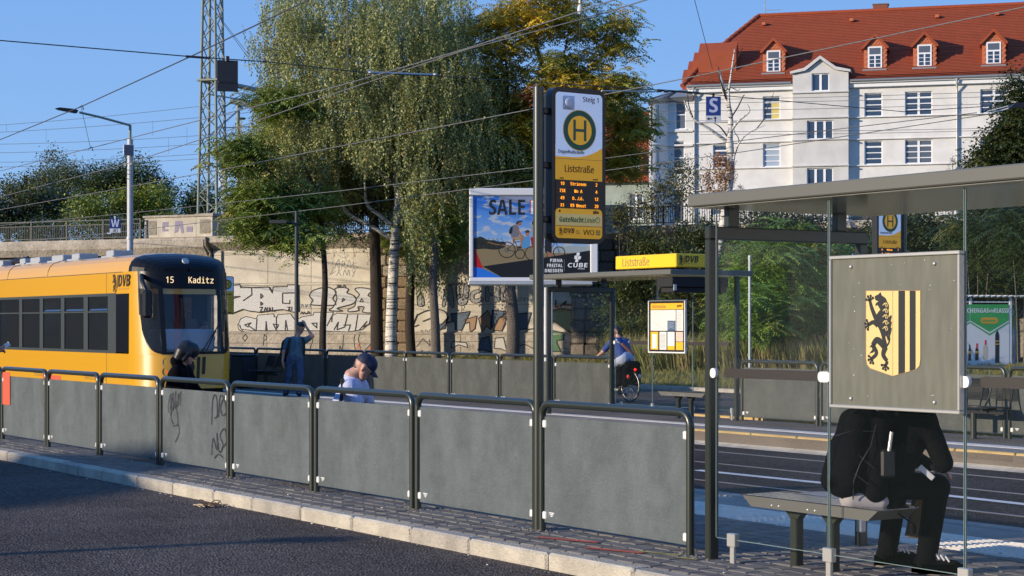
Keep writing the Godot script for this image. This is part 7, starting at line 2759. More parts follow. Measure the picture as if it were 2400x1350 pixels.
func frond_mesh(sd: int, n: int, pairs: int, len: float, ls: float, lw: float) -> ArrayMesh:
	# several pinnate leaves springing from one twig
	var rng := RandomNumberGenerator.new()
	rng.seed = sd
	var g := G.new()
	for k in n:
		var a := k * 2.4 + rng.randf()
		var out := Vector3(cos(a), rng.randf_range(-0.3, 0.5), sin(a)).normalized()
		var root := Vector3(rng.randf_range(-0.15, 0.15), rng.randf_range(-0.15, 0.15), rng.randf_range(-0.15, 0.15))
		for i in pairs:
			var t := (i + 1.0) / pairs
			var q := root + out * len * t + Vector3.DOWN * len * 0.45 * t * t
			var tang := (out + Vector3.DOWN * 0.9 * t).normalized()
			var side := tang.cross(Vector3.UP).normalized()
			for s in [-1.0, 1.0]:
				var d: Vector3 = (side * s + tang * 0.55 + Vector3.DOWN * rng.randf_range(0.1, 0.5)).normalized()
				leaf(g, q, d, Vector3(rng.randf_range(-0.3, 0.3), 1, rng.randf_range(-0.3, 0.3)).normalized(), ls * (1.0 - 0.4 * absf(t - 0.5)) * rng.randf_range(0.8, 1.1), lw)
	return g.mesh()


func clump_mesh(sd: int, n: int, r: float, ls: float, lw: float) -> ArrayMesh:
	# a loose tuft of single leaves
	var rng := RandomNumberGenerator.new()
	rng.seed = sd
	var g := G.new()
	for k in n:
		var q := Vector3(rng.randfn(), rng.randfn(), rng.randfn()) * r * 0.5
		var d := Vector3(rng.randf_range(-1, 1), rng.randf_range(-0.9, 0.4), rng.randf_range(-1, 1)).normalized()
		leaf(g, q, d, Vector3(rng.randf_range(-0.7, 0.7), 1, rng.randf_range(-0.7, 0.7)).normalized(), ls * rng.randf_range(0.7, 1.2), lw * rng.randf_range(0.8, 1.1))
	return g.mesh()


func limb(o: Node3D, pts: Array, r0: float, r1: float, m: Material, called := "limb", sides := 8) -> void:
	var ps := []
	var rs := []
	for i in pts.size() - 1:
		for k in 4:
			var a: Vector3 = pts[maxi(i - 1, 0)]
			var b: Vector3 = pts[mini(i + 2, pts.size() - 1)]
			ps.append(pts[i].cubic_interpolate(pts[i + 1], a, b, k / 4.0))
	ps.append(pts[pts.size() - 1])
	for i in ps.size():
		rs.append(lerpf(r0, r1, pow(float(i) / (ps.size() - 1), 0.8)))
	var g := G.new()
	g.tube(ps, rs, sides)
	for i in g.T.size():
		g.T[i] = Vector2(g.T[i].x, g.V[i].y * 0.45)
	obj(called, g, m, o)


func crown(o: Node3D, blobs: Array, meshes: Array, dark: Color, light: Color, third: Color, share: float, sd: int, size0 := 0.8, size1 := 1.25, clump := 0.55, per := 14) -> void:
	# blobs are [centre, radii, number]; leaves gather in clumps with gaps between
	var rng := RandomNumberGenerator.new()
	rng.seed = sd
	var places := []
	var tints := []
	for k in meshes.size():
		places.append([])
		tints.append([])
	for b in blobs:
		var c: Vector3 = b[0]
		var r: Vector3 = b[1]
		var n := int(b[2] / per)
		for i in n:
			var d := Vector3(rng.randfn(), rng.randfn(), rng.randfn()).normalized()
			var q := c + d * r * pow(rng.randf_range(0.10, 1.0), 0.42)
			var tone := rng.randf()
			var odd := rng.randf() < share
			for j in per:
				var p := q + Vector3(rng.randfn(), rng.randfn() * 0.7, rng.randfn()) * clump
				var k := rng.randi() % meshes.size()
				var bs := Basis(Vector3.UP, rng.randf() * TAU) * Basis(Vector3.RIGHT, rng.randf_range(-0.5, 0.5))
				places[k].append(Transform3D(bs.scaled(Vector3.ONE * rng.randf_range(size0, size1)), p))
				var col := dark.lerp(light, clampf(tone * 0.7 + rng.randf() * 0.45, 0, 1))
				if odd and rng.randf() < 0.8:
					col = col.lerp(third, rng.randf_range(0.4, 1.0))
				tints[k].append(col)
	for k in meshes.size():
		copies("foliage", meshes[k], places[k], tints[k], M.leaf, o)


func trees() -> void:
	# ---- the big weeping birch
	var z := 76.0
	var o := thing("weeping_birch", "big weeping birch with a white trunk and long drooping twigs in the centre", "tree", Vector3(spot(918, 800, z).x, 0.0, -z))
	var at := func(px: float, py: float, dz: float) -> Vector3:
		return spot(px, py, z + dz) - Vector3(spot(918, 800, z).x, 0.0, -z)
	limb(o, [at.call(916, 860, 0), at.call(917, 760, 0), at.call(922, 640, 0), at.call(926, 560, 0), at.call(934, 470, 0.2), at.call(930, 420, 0.3)], 0.27, 0.17, M.birch, "trunk", 14)
	limb(o, [at.call(930, 425, 0.3), at.call(936, 300, 0.3), at.call(940, 150, 0), at.call(945, -60, -0.3)], 0.16, 0.06, M.birch, "trunk", 10)
	var arms := [[926, 565, 875, 533, 812, 497, 800, 455, 780, 380], [928, 535, 890, 505, 860, 478, 855, 425, 850, 330], [930, 580, 950, 570, 975, 562, 990, 550, 1000, 540], [932, 470, 960, 430, 990, 400, 1050, 330, 1100, 300], [934, 380, 890, 330, 830, 250, 780, 180, 740, 120], [936, 300, 990, 240, 1040, 170, 1080, 120, 1110, 80], [940, 180, 900, 100, 860, 40, 830, -20, 820, -60], [938, 340, 850, 300, 760, 290, 680, 300, 640, 330], [935, 400, 1000, 370, 1090, 360, 1160, 380, 1200, 420], [940, 200, 1000, 120, 1040, 40, 1060, -40, 1060, -60], [936, 310, 870, 200, 780, 120, 700, 80, 660, 90], [930, 440, 880, 400, 800, 380, 700, 390, 640, 410]]
	var rng := RandomNumberGenerator.new()
	rng.seed = 21
	var tips := []
	for i in arms.size():
		var a: Array = arms[i]
		var pts := []
		var dz := rng.randf_range(-2.5, 2.5) if i > 2 else -0.6
		for k in 5:
			pts.append(at.call(a[k * 2], a[k * 2 + 1], dz * k / 4.0))
		limb(o, pts, 0.11 if i < 2 else 0.075, 0.03, M.birch, "limb", 8)
		for k in 4:
			for j in 5:
				tips.append(pts[k].lerp(pts[k + 1], j / 5.0))
	# branches arching out of the limbs, strands hanging from them
	var strands := [[], [], [], []]
	var tints := [[], [], [], []]
	var twig := G.new()
	# hanging curtains; [pixel left, top, right, bottom, number]
	var fields := [[650, -60, 1085, 80, 1500], [660, 40, 1120, 200, 2300], [640, 180, 1180, 310, 2500], [585, 280, 1230, 390, 2600], [570, 350, 1235, 450, 1900], [950, 420, 1090, 560, 650], [1060, 420, 1210, 480, 320], [600, 70, 660, 120, 40], [960, 540, 1040, 630, 160]]
	for f in fields:
		var n: int = f[4]
		var i := 0
		while i < n:
			# a cluster that shares one branchlet
			var px := rng.randf_range(f[0], f[2])
			var py := rng.randf_range(f[1], f[3])
			var mid := absf((px - 915.0) / 330.0)
			var deep := 5.0 * sqrt(maxf(0.05, 1.0 - mid * mid))
			var p: Vector3 = at.call(px, py, rng.randf_range(-deep, deep) if not (px > 765.0 and px < 960.0 and py > 355.0) else rng.randf_range(0.6, deep))
			var tone := rng.randf()
			var dir := Vector3((px - 915.0) / 300.0, 0.2, rng.randf_range(-1, 1)).normalized()
			var m := rng.randi_range(7, 13)
			if rng.randf() < 0.25:
				twig.tube([p - dir * 0.9 - Vector3.DOWN * 0.0, p, p + dir * 0.7 + Vector3.DOWN * 0.25], [0.014, 0.010, 0.005], 4, false)
			for j in m:
				var q := p + dir * rng.randf_range(-0.9, 0.9) + Vector3(rng.randfn(), rng.randfn() * 0.6, rng.randfn()) * 0.17
				var k := rng.randi() % 4
				strands[k].append(Transform3D(Basis(Vector3.UP, rng.randf() * TAU).scaled(Vector3(1, rng.randf_range(0.6, 1.5), 1)), q))
				var c := Color(0.10, 0.12, 0.035).lerp(Color(0.46, 0.46, 0.17), clampf(tone * 0.6 + rng.randf() * 0.5, 0, 1))
				if rng.randf() < 0.02:
					c = Color(0.30, 0.20, 0.05)
				tints[k].append(c)
			i += m
	obj("branchlets", twig, M.bark_light, o).set_meta("kind", "stuff")
	for k in 4:
		copies("foliage", strand_mesh(40 + k, 1.05, 22, 0.098), strands[k], tints[k], M.leaf, o)
	# a few long single tresses below the crown
	var tress := []
	var tt := []
	for a in [[607, 100, 4], [612, 150, 5], [640, 40, 4], [622, 20, 4], [648, 95, 4], [655, 140, 3], [778, 520, 3], [802, 540, 2], [826, 520, 3], [856, 540, 2], [975, 600, 2], [1010, 610, 2]]:
		for j in a[2]:
			tress.append(Transform3D(Basis(Vector3.UP, j * 2.0).scaled(Vector3(0.55, 1.1, 0.55)), at.call(a[0] + j * 1.5, a[1] + j * 28.0, -2.0)))
			tt.append(Color(0.10, 0.10, 0.035))
	copies("foliage", strand_mesh(50, 0.9, 22, 0.085), tress, tt, M.leaf, o)
	# ---- trees with feathered leaves around it
	var f1 := frond_mesh(60, 4, 5, 0.46, 0.21, 0.075)
	var f2 := frond_mesh(61, 5, 4, 0.40, 0.19, 0.07)
	var ff := [f1, f2]
	var green_d := Color(0.10, 0.15, 0.03)
	var green_l := Color(0.36, 0.42, 0.08)
	var yellow := Color(0.42, 0.30, 0.04)
	o = thing("leafy_tree", "green feather-leaved tree at the birch's left with a slim dark trunk", "tree")
	limb(o, [spot(756, 860, 73), spot(757, 760, 73), spot(762, 660, 73), spot(755, 540, 73), spot(748, 430, 73)], 0.16, 0.09, M.bark_dark, "trunk", 10)
	limb(o, [spot(756, 560, 73), spot(700, 470, 72), spot(640, 410, 71), spot(590, 370, 70)], 0.08, 0.025, M.bark_dark)
	limb(o, [spot(752, 470, 73), spot(700, 360, 73), spot(670, 280, 73)], 0.07, 0.02, M.bark_dark)
	crown(o, [[spot(640, 490, 72), Vector3(1.2, 1.2, 1.3), 340], [spot(570, 365, 71), Vector3(0.7, 0.6, 1.0), 170], [spot(665, 250, 73), Vector3(1.1, 0.6, 1.0), 190], [spot(700, 555, 71), Vector3(0.9, 0.45, 0.9), 150], [spot(575, 470, 71), Vector3(0.55, 0.9, 0.9), 160], [spot(590, 540, 71), Vector3(0.6, 0.45, 0.9), 90], [spot(740, 500, 73), Vector3(1.0, 0.7, 1.2), 160]], ff, green_d, green_l, yellow, 0.05, 71, 0.8, 1.2, 0.4)
	o = thing("leafy_tree", "tall yellowing feather-leaved tree between the birch and the stop sign", "tree")
	limb(o, [spot(1200, 860, 73), spot(1203, 760, 73), spot(1195, 660, 73), spot(1200, 560, 73.5), spot(1230, 420, 74)], 0.30, 0.16, M.bark_light, "trunk", 12)
	for a in [[1230, 430, 1260, 330, 1300, 220, 1330, 90], [1235, 420, 1300, 340, 1380, 260, 1430, 180], [1225, 440, 1200, 330, 1190, 200, 1180, 80], [1240, 410, 1310, 380, 1400, 340, 1450, 320], [1300, 220, 1260, 120, 1240, 40, 1230, 0]]:
		limb(o, [spot(a[0], a[1], 74), spot(a[2], a[3], 74.5), spot(a[4], a[5], 74), spot(a[6], a[7], 73.5)], 0.11, 0.025, M.bark_dark)
	crown(o, [[spot(1270, 40, 74), Vector3(2.0, 1.1, 2.2), 330], [spot(1180, 110, 74.5), Vector3(1.1, 1.8, 1.8), 260], [spot(1310, 180, 74), Vector3(2.0, 0.9, 2.2), 300], [spot(1440, 90, 74), Vector3(0.9, 0.9, 1.4), 150], [spot(1440, 200, 74), Vector3(0.9, 0.7, 1.4), 130], [spot(1350, 260, 74), Vector3(1.6, 0.6, 1.8), 190], [spot(1460, 350, 76), Vector3(0.9, 1.1, 1.2), 260], [spot(1480, 280, 77), Vector3(0.7, 0.7, 1.2), 130], [spot(1220, 300, 74.5), Vector3(1.1, 1.4, 1.6), 360], [spot(1220, 430, 75), Vector3(0.9, 0.9, 1.2), 200]], ff, Color(0.16, 0.19, 0.035), Color(0.50, 0.46, 0.09), Color(0.85, 0.54, 0.05), 0.5, 72, 0.8, 1.25, 0.42)
	crown(o, [[spot(1240, 225, 72.5), Vector3(0.7, 0.25, 0.5), 40]], ff, Color(0.45, 0.12, 0.05), Color(0.5, 0.2, 0.06), yellow, 0.3, 73, 0.6, 0.9, 0.25)
	o = thing("dark_tree", "dark leafy tree behind the white birch with a thick dark brown trunk", "tree")
	limb(o, [spot(884, 860, 77), spot(882, 700, 77), spot(878, 560, 77), spot(872, 460, 77)], 0.30, 0.2, M.bark_dark, "trunk", 12)
	crown(o, [[spot(1100, 420, 79), Vector3(2.4, 2.4, 1.8), 900], [spot(830, 460, 80), Vector3(2.2, 1.3, 1.5), 420], [spot(960, 300, 80), Vector3(3.4, 3.2, 1.6), 900], [spot(1180, 330, 80), Vector3(1.4, 2.2, 1.6), 500]], ff, Color(0.022, 0.035, 0.012), Color(0.06, 0.085, 0.022), yellow, 0.0, 74, 0.9, 1.4, 0.5)
	o = thing("leafy_tree", "rough dark trunk right of the white birch under its drooping twigs", "tree")
	limb(o, [spot(1023, 860, 72), spot(1020, 760, 72), spot(1015, 660, 72), spot(1018, 560, 72)], 0.20, 0.15, M.bark_light, "trunk", 12)
	crown(o, [[spot(1040, 540, 73), Vector3(1.1, 0.9, 1.0), 260]], ff, green_d, green_l, yellow, 0.1, 75, 0.7, 1.1, 0.35)
	o = thing("tree_trunk", "blackish trunk just left of the birch pier, its crown lost in the birch", "tree")
	limb(o, [spot(966, 860, 79), spot(960, 760, 79), spot(962, 640, 79), spot(958, 540, 79)], 0.24, 0.18, M.bark_dark, "trunk", 10)
	crown(o, [[spot(955, 560, 79), Vector3(0.9, 1.2, 0.8), 160]], ff, green_d, green_l, yellow, 0.0, 76, 0.7, 1.1, 0.35)
	# ---- trees beyond the bridge at the left
	var c1 := clump_mesh(62, 26, 0.55, 0.16, 0.10)
	var c2 := clump_mesh(63, 30, 0.65, 0.15, 0.09)
	var cc := [c1, c2]
	var left := [["round dark green tree behind the lamp pole, left of the mast", 290, 430, 108, 2.6, 1.9, 460, Color(0.035, 0.055, 0.02), Color(0.13, 0.16, 0.045)], ["olive tree at the far left behind the bridge railing", 60, 445, 104, 2.4, 1.6, 330, Color(0.08, 0.09, 0.035), Color(0.22, 0.22, 0.08)], ["grey-green open tree between the olive and the dark round tree", 150, 425, 110, 1.7, 1.5, 230, Color(0.07, 0.085, 0.04), Color(0.19, 0.21, 0.09)], ["bright yellow-green tree left of the lattice mast's foot", 345, 478, 98, 2.1, 1.2, 380, Color(0.11, 0.15, 0.015), Color(0.36, 0.37, 0.045)], ["low yellow-green bush behind the railing beside the lamp pole", 245, 500, 96, 1.4, 0.7, 190, Color(0.09, 0.13, 0.015), Color(0.32, 0.34, 0.045)], ["thin green tree right behind the lattice mast's foot", 485, 478, 100, 1.2, 1.0, 170, Color(0.04, 0.065, 0.015), Color(0.12, 0.16, 0.03)], ["dark low tree at the left edge just above the railing", 15, 505, 98, 1.5, 0.9, 220, Color(0.025, 0.04, 0.012), Color(0.08, 0.10, 0.025)], ["dark tree under the olive crown behind the railing", 130, 495, 99, 1.7, 0.8, 220, Color(0.022, 0.034, 0.012), Color(0.06, 0.08, 0.02)]]
	for i in left.size():
		var t: Array = left[i]
		o = thing("broad_tree", t[0], "tree", Vector3.ZERO, 0.0, "trees beyond the railway bridge")
		var c := spot(t[1], t[2], t[3])
		limb(o, [Vector3(c.x, 4.0, c.z), Vector3(c.x + 0.1, c.y - t[5] * 0.4, c.z), Vector3(c.x, c.y + t[5] * 0.5, c.z)], 0.22, 0.06, M.bark_dark, "trunk", 8)
		for k in 3:
			limb(o, [Vector3(c.x, c.y - t[5] * 0.6, c.z), c + Vector3(t[4] * 0.5 * (k - 1), 0.1, 0.3), c + Vector3(t[4] * 0.85 * (k - 1), t[5] * 0.6, 0.2)], 0.07, 0.02, M.bark_dark, "limb", 5)
		var blobs := []
		var rr := RandomNumberGenerator.new()
		rr.seed = 90 + i
		for k in 7:
			blobs.append([c + Vector3(rr.randf_range(-0.7, 0.7) * t[4], rr.randf_range(-0.55, 0.75) * t[5], rr.randf_range(-1, 1)), Vector3(t[4] * 0.5, t[5] * 0.45, 1.3), t[6] / 7.0 * 1.25])
		crown(o, blobs, cc, t[7], t[8], Color(0.3, 0.25, 0.04), 0.04, 100 + i, 0.8, 1.3, 0.32, 7)
	# ---- right hand side
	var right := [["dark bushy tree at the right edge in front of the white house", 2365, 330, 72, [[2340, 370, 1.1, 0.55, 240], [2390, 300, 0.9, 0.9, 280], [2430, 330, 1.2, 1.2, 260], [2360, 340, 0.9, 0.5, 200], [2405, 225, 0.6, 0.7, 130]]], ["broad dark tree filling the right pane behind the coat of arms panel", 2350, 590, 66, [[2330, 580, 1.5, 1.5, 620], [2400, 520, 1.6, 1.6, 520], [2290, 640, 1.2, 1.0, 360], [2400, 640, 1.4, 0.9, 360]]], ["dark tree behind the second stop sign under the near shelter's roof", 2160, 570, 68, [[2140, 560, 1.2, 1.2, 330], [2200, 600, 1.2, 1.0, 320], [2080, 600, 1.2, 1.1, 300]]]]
	for i in right.size():
		var t: Array = right[i]
		o = thing("dark_tree", t[0], "tree")
		var c := spot(t[1], t[2], t[3])
		limb(o, [Vector3(c.x, 0, c.z), Vector3(c.x + 0.15, c.y * 0.5, c.z), c], 0.2, 0.07, M.bark_dark, "trunk", 8)
		var blobs := []
		for b in t[4]:
			blobs.append([spot(b[0], b[1], t[3]), Vector3(b[2], b[3], 1.4), b[4]])
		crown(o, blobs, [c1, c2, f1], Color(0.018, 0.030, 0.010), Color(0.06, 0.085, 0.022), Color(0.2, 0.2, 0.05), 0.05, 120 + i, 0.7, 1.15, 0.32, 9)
	for a in [[2233, 372, 78, 0.5, 1.2, "tip of a small fir tree in front of the drainpipe"], [1735, 436, 76, 0.35, 0.7, "tip of a small fir just right of the bare birch"], [1790, 455, 76, 0.25, 0.5, "twig tip peeping over the near shelter's roof"]]:
		o = thing("fir_tip", a[5], "fir tree")
		var c := spot(a[0], a[1], a[2])
		var g := G.new()
		g.tube([Vector3(c.x, 2.0, c.z), c + Vector3.UP * 0.1], [0.06, 0.01], 6)
		obj("stem", g, M.bark_dark, o)
		g = G.new()
		var rr := RandomNumberGenerator.new()
		rr.seed = 7
		for k in 260:
			var t := rr.randf()
			var an := rr.randf() * TAU
			var rad: float = a[3] * t * (0.4 + 0.6 * fmod(t * 7.0, 1.0)) + 0.03
			var p := c + Vector3(cos(an) * rad, -a[4] * t, sin(an) * rad)
			leaf(g, p, Vector3(cos(an), 0.3, sin(an)).normalized(), Vector3.UP, 0.14, 0.03)
		for k in 260 * 0:
			pass
		g.col = Color.WHITE
		obj("needles", g, mat(Color(0.035, 0.055, 0.025), 0.7), o)
	hedge()
	bare_birch()


func bare_birch() -> void:
	var z := 70.0
	var o := thing("bare_birch", "leafless white birch in front of the white house with a tuft of brown leaves", "tree")
	limb(o, [spot(1640, 850, z), spot(1648, 780, z), spot(1664, 680, z), spot(1690, 560, z), spot(1702, 480, z), spot(1712, 400, z), spot(1710, 330, z)], 0.22, 0.15, M.birch, "trunk", 12)
	limb(o, [spot(1710, 335, z), spot(1712, 270, z), spot(1698, 220, z), spot(1685, 165, z)], 0.13, 0.05, M.birch, "trunk", 10)
	var ls := [[1712, 270, 1708, 220, 1714, 170, 1722, 115, 0.07, 0.025], [1714, 170, 1726, 145, 1736, 120, 1741, 113, 0.03, 0.015], [1704, 240, 1692, 200, 1686, 180, 1684, 156, 0.05, 0.02], [1708, 335, 1660, 300, 1625, 278, 1603, 235, 0.075, 0.02], [1625, 278, 1615, 250, 1612, 225, 1611, 210, 0.03, 0.012], [1712, 310, 1730, 285, 1756, 262, 1752, 245, 0.055, 0.02], [1714, 275, 1730, 250, 1742, 225, 1745, 224, 0.035, 0.012], [1705, 320, 1690, 300, 1680, 292, 1668, 285, 0.035, 0.012], [1716, 400, 1725, 350, 1750, 315, 1793, 293, 0.06, 0.015], [1770, 305, 1790, 280, 1800, 250, 1815, 215, 0.025, 0.008], [1720, 370, 1732, 330, 1722, 310, 1720, 295, 0.03, 0.01], [1700, 390, 1680, 380, 1665, 370, 1650, 360, 0.025, 0.008], [1705, 420, 1680, 410, 1655, 395, 1645, 390, 0.02, 0.008], [1698, 215, 1712, 205, 1728, 212, 1735, 208, 0.03, 0.01]]
	for l in ls:
		limb(o, [spot(l[0], l[1], z), spot(l[2], l[3], z - 0.2), spot(l[4], l[5], z - 0.3), spot(l[6], l[7], z - 0.3)], l[8], l[9], M.birch if l[8] > 0.05 else M.bark_dark, "limb", 6)
	var places := []
	var tints := []
	var rng := RandomNumberGenerator.new()
	rng.seed = 77
	for k in 150:
		places.append(Transform3D(Basis(Vector3.UP, rng.randf() * TAU).scaled(Vector3.ONE * rng.randf_range(0.5, 0.9)), spot(rng.randfn(1692, 16), rng.randf_range(350, 440) + absf(rng.randfn(0, 6)), z - 0.2) + Vector3(0, 0, rng.randfn() * 0.2)))
		tints.append(Color(0.26, 0.10, 0.04).lerp(Color(0.36, 0.19, 0.08), rng.randf()))
	for k in 60:
		places.append(Transform3D(Basis(Vector3.UP, rng.randf() * TAU).scaled(Vector3.ONE * rng.randf_range(0.4, 0.7)), spot(rng.randfn(1660, 8), rng.randf_range(400, 445), z - 0.2)))
		tints.append(Color(0.26, 0.10, 0.04))
	copies("dead_leaves", strand_mesh(52, 0.5, 10, 0.09), places, tints, M.leaf, o)


func bushes() -> void:
	var c1 := clump_mesh(64, 24, 0.45, 0.12, 0.08)
	var long := frond_mesh(66, 5, 10, 0.75, 0.17, 0.05)
	var f := frond_mesh(67, 5, 7, 0.5, 0.14, 0.045)
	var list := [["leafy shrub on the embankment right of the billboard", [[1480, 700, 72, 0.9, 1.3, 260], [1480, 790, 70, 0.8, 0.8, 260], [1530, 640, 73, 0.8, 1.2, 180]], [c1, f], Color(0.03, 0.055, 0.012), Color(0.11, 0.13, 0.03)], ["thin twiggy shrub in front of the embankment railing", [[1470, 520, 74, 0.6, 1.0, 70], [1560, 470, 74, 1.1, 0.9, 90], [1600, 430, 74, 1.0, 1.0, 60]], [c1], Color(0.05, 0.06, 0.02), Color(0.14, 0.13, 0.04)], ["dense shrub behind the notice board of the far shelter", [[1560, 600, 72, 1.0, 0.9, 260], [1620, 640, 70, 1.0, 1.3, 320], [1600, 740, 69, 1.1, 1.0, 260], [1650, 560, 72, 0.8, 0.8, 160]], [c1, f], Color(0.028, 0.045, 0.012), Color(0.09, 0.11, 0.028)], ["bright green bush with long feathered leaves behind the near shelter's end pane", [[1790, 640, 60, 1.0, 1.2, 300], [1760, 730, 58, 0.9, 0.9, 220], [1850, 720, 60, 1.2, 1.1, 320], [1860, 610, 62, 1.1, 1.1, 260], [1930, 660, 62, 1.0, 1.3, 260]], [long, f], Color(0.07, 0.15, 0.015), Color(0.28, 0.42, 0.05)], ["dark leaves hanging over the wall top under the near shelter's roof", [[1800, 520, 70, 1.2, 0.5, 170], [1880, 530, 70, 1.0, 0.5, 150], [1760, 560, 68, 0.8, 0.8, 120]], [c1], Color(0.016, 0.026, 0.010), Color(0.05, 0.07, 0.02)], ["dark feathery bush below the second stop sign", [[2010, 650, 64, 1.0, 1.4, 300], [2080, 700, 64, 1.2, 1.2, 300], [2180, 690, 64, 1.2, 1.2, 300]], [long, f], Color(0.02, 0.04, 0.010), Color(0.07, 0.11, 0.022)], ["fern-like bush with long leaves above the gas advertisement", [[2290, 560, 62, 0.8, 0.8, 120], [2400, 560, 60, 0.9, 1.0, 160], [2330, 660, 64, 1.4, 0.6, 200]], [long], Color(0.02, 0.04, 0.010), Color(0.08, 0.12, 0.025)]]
	for i in list.size():
		var b: Array = list[i]
		var o := thing("bush", b[0], "bush")
		var blobs := []
		for q in b[1]:
			var c := spot(q[0], q[1], q[2])
			blobs.append([c, Vector3(q[3], q[4], 1.1), q[5]])
			for k in 3:
				limb(o, [Vector3(c.x + 0.2 * k - 0.2, 0.1, c.z), Vector3(c.x + 0.3 * (k - 1), c.y * 0.6, c.z + 0.1), c + Vector3(q[3] * 0.6 * (k - 1), q[4] * 0.6, 0.2)], 0.035, 0.01, M.bark_light, "stem", 5)
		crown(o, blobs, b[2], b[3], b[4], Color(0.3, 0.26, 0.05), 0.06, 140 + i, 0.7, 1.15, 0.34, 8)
	# tall dry grass along the embankment's foot
	var tall := [tuft_mesh(1.25, 12, 0.22, 9), tuft_mesh(1.05, 14, 0.25, 10)]
	var rng := RandomNumberGenerator.new()
	rng.seed = 9
	for k in 2:
		var places := []
		var tints := []
		for i in 4200:
			var px := rng.randf_range(1430, 2200)
			var d := rng.randf_range(57.0, 68.0)
			if px < 1500:
				d = rng.randf_range(66, 70)
			var p := spot(px, 760, d)
			p.y = 0.10
			places.append(Transform3D(Basis(Vector3.UP, rng.randf() * TAU).scaled(Vector3.ONE * rng.randf_range(0.55, 1.1)), p))
			tints.append(Color(0.14, 0.17, 0.035).lerp(Color(0.42, 0.32, 0.14), pow(rng.randf(), 0.8)))
		copies("tall_grass", tall[k], places, tints, M.leaf, null)


func hedge() -> void:
	var o := thing("hedge", "dark scrub growing all along behind the bridge railing", "hedge")
	var blobs := []
	for k in 12:
		blobs.append([WR(-19.0 + k * 1.9, 3.0 + (k % 3), 6.35 + 0.3 * sin(k * 1.9)), Vector3(1.3, 0.8, 0.8), 80])
	crown(o, blobs, [clump_mesh(68, 26, 0.5, 0.15, 0.1)], Color(0.03, 0.045, 0.015), Color(0.13, 0.16, 0.04), Color(0.3, 0.3, 0.05), 0.1, 170, 0.7, 1.2, 0.3, 8)
	for k in 6:
		limb(o, [WR(-18.0 + k * 3.5, 3.5, 4.5), WR(-18.2 + k * 3.5, 3.5, 5.6), WR(-17.8 + k * 3.5, 3.5, 6.6)], 0.06, 0.02, M.bark_dark, "stem", 5)


func flesh(bones: Array, cell: float, k: float, into: G = null) -> G:
	# one skin over many tapered capsules: a smooth union on a grid, meshed as surface nets
	var lo := Vector3.ONE * 1e9
	var hi := Vector3.ONE * -1e9
	for b in bones:
		var r := maxf(b[2], b[3]) + cell * 3.0
		lo = lo.min(b[0] - Vector3.ONE * r).min(b[1] - Vector3.ONE * r)
		hi = hi.max(b[0] + Vector3.ONE * r).max(b[1] + Vector3.ONE * r)
	var nx := int((hi.x - lo.x) / cell) + 2
	var ny := int((hi.y - lo.y) / cell) + 2
	var nz := int((hi.z - lo.z) / cell) + 2
	var f := PackedFloat32Array()
	f.resize(nx * ny * nz)
	f.fill(1.0)
	var live := {}
	for b in bones:
		var a: Vector3 = b[0] - lo
		var c: Vector3 = b[1] - lo
		var ra: float = b[2]
		var rb: float = b[3]
		var m := maxf(ra, rb) + k + cell * 1.8
		var ba := c - a
		var bb := maxf(ba.length_squared(), 1e-9)
		var p0 := (a.min(c) - Vector3.ONE * m) / cell
		var p1 := (a.max(c) + Vector3.ONE * m) / cell
		for z in range(maxi(0, int(p0.z)), mini(nz, int(p1.z) + 2)):
			for y in range(maxi(0, int(p0.y)), mini(ny, int(p1.y) + 2)):
				var row := (z * ny + y) * nx
				for x in range(maxi(0, int(p0.x)), mini(nx, int(p1.x) + 2)):
					var pa := Vector3(x, y, z) * cell - a
					var h := clampf(pa.dot(ba) / bb, 0.0, 1.0)
					var d := (pa - ba * h).length() - ra - (rb - ra) * h
					var o := f[row + x]
					var e := k - absf(o - d)
					f[row + x] = minf(o, d) - (e * e / k * 0.25 if e > 0.0 else 0.0)
	var g := into if into else G.new()
	var ids := {}
	var step := [0, 1, nx, nx + 1, nx * ny, nx * ny + 1, nx * ny + nx, nx * ny + nx + 1]
	for z in nz - 1:
		for y in ny - 1:
			var row := (z * ny + y) * nx
			for x in nx - 1:
				var i := row + x
				var v0 := f[i]
				if v0 > cell * 2.0:
					continue
				var inside := 0
				for s in step:
					if f[i + s] < 0.0:
						inside += 1
				if inside == 0 or inside == 8:
					continue
				var sum := Vector3.ZERO
				var n := 0
				for e in [[0, 1], [2, 3], [4, 5], [6, 7], [0, 2], [1, 3], [4, 6], [5, 7], [0, 4], [1, 5], [2, 6], [3, 7]]:
					var va := f[i + step[e[0]]]
					var vb := f[i + step[e[1]]]
					if (va < 0.0) != (vb < 0.0):
						var t := va / (va - vb)
						var pa := Vector3(e[0] & 1, (e[0] >> 1) & 1, e[0] >> 2)
						var pb := Vector3(e[1] & 1, (e[1] >> 1) & 1, e[1] >> 2)
						sum += pa.lerp(pb, t)
						n += 1
				var nrm := Vector3(f[i + 1] - f[i] + f[i + step[7]] - f[i + step[6]], f[i + nx] - f[i] + f[i + step[7]] - f[i + step[5]], f[i + step[4]] - f[i] + f[i + step[7]] - f[i + step[3]])
				ids[i] = g.vert(lo + (Vector3(x, y, z) + sum / n) * cell, nrm.normalized())
	for i in ids:
		for ax in 3:
			var s: int = [1, nx, nx * ny][ax]
			var q1: int = [nx, nx * ny, 1][ax]
			var q2: int = [nx * ny, 1, nx][ax]
			# the edge from i along ax is shared by four cells
			if (f[i] < 0.0) != (f[i + s] < 0.0):
				var b = ids.get(i - q1, -1)
				var c = ids.get(i - q1 - q2, -1)
				var d = ids.get(i - q2, -1)
				if b < 0 or c < 0 or d < 0:
					continue
				if f[i] < 0.0:
					g.tri_i(ids[i], b, c)
					g.tri_i(ids[i], c, d)
				else:
					g.tri_i(ids[i], c, b)
					g.tri_i(ids[i], d, c)
	return g


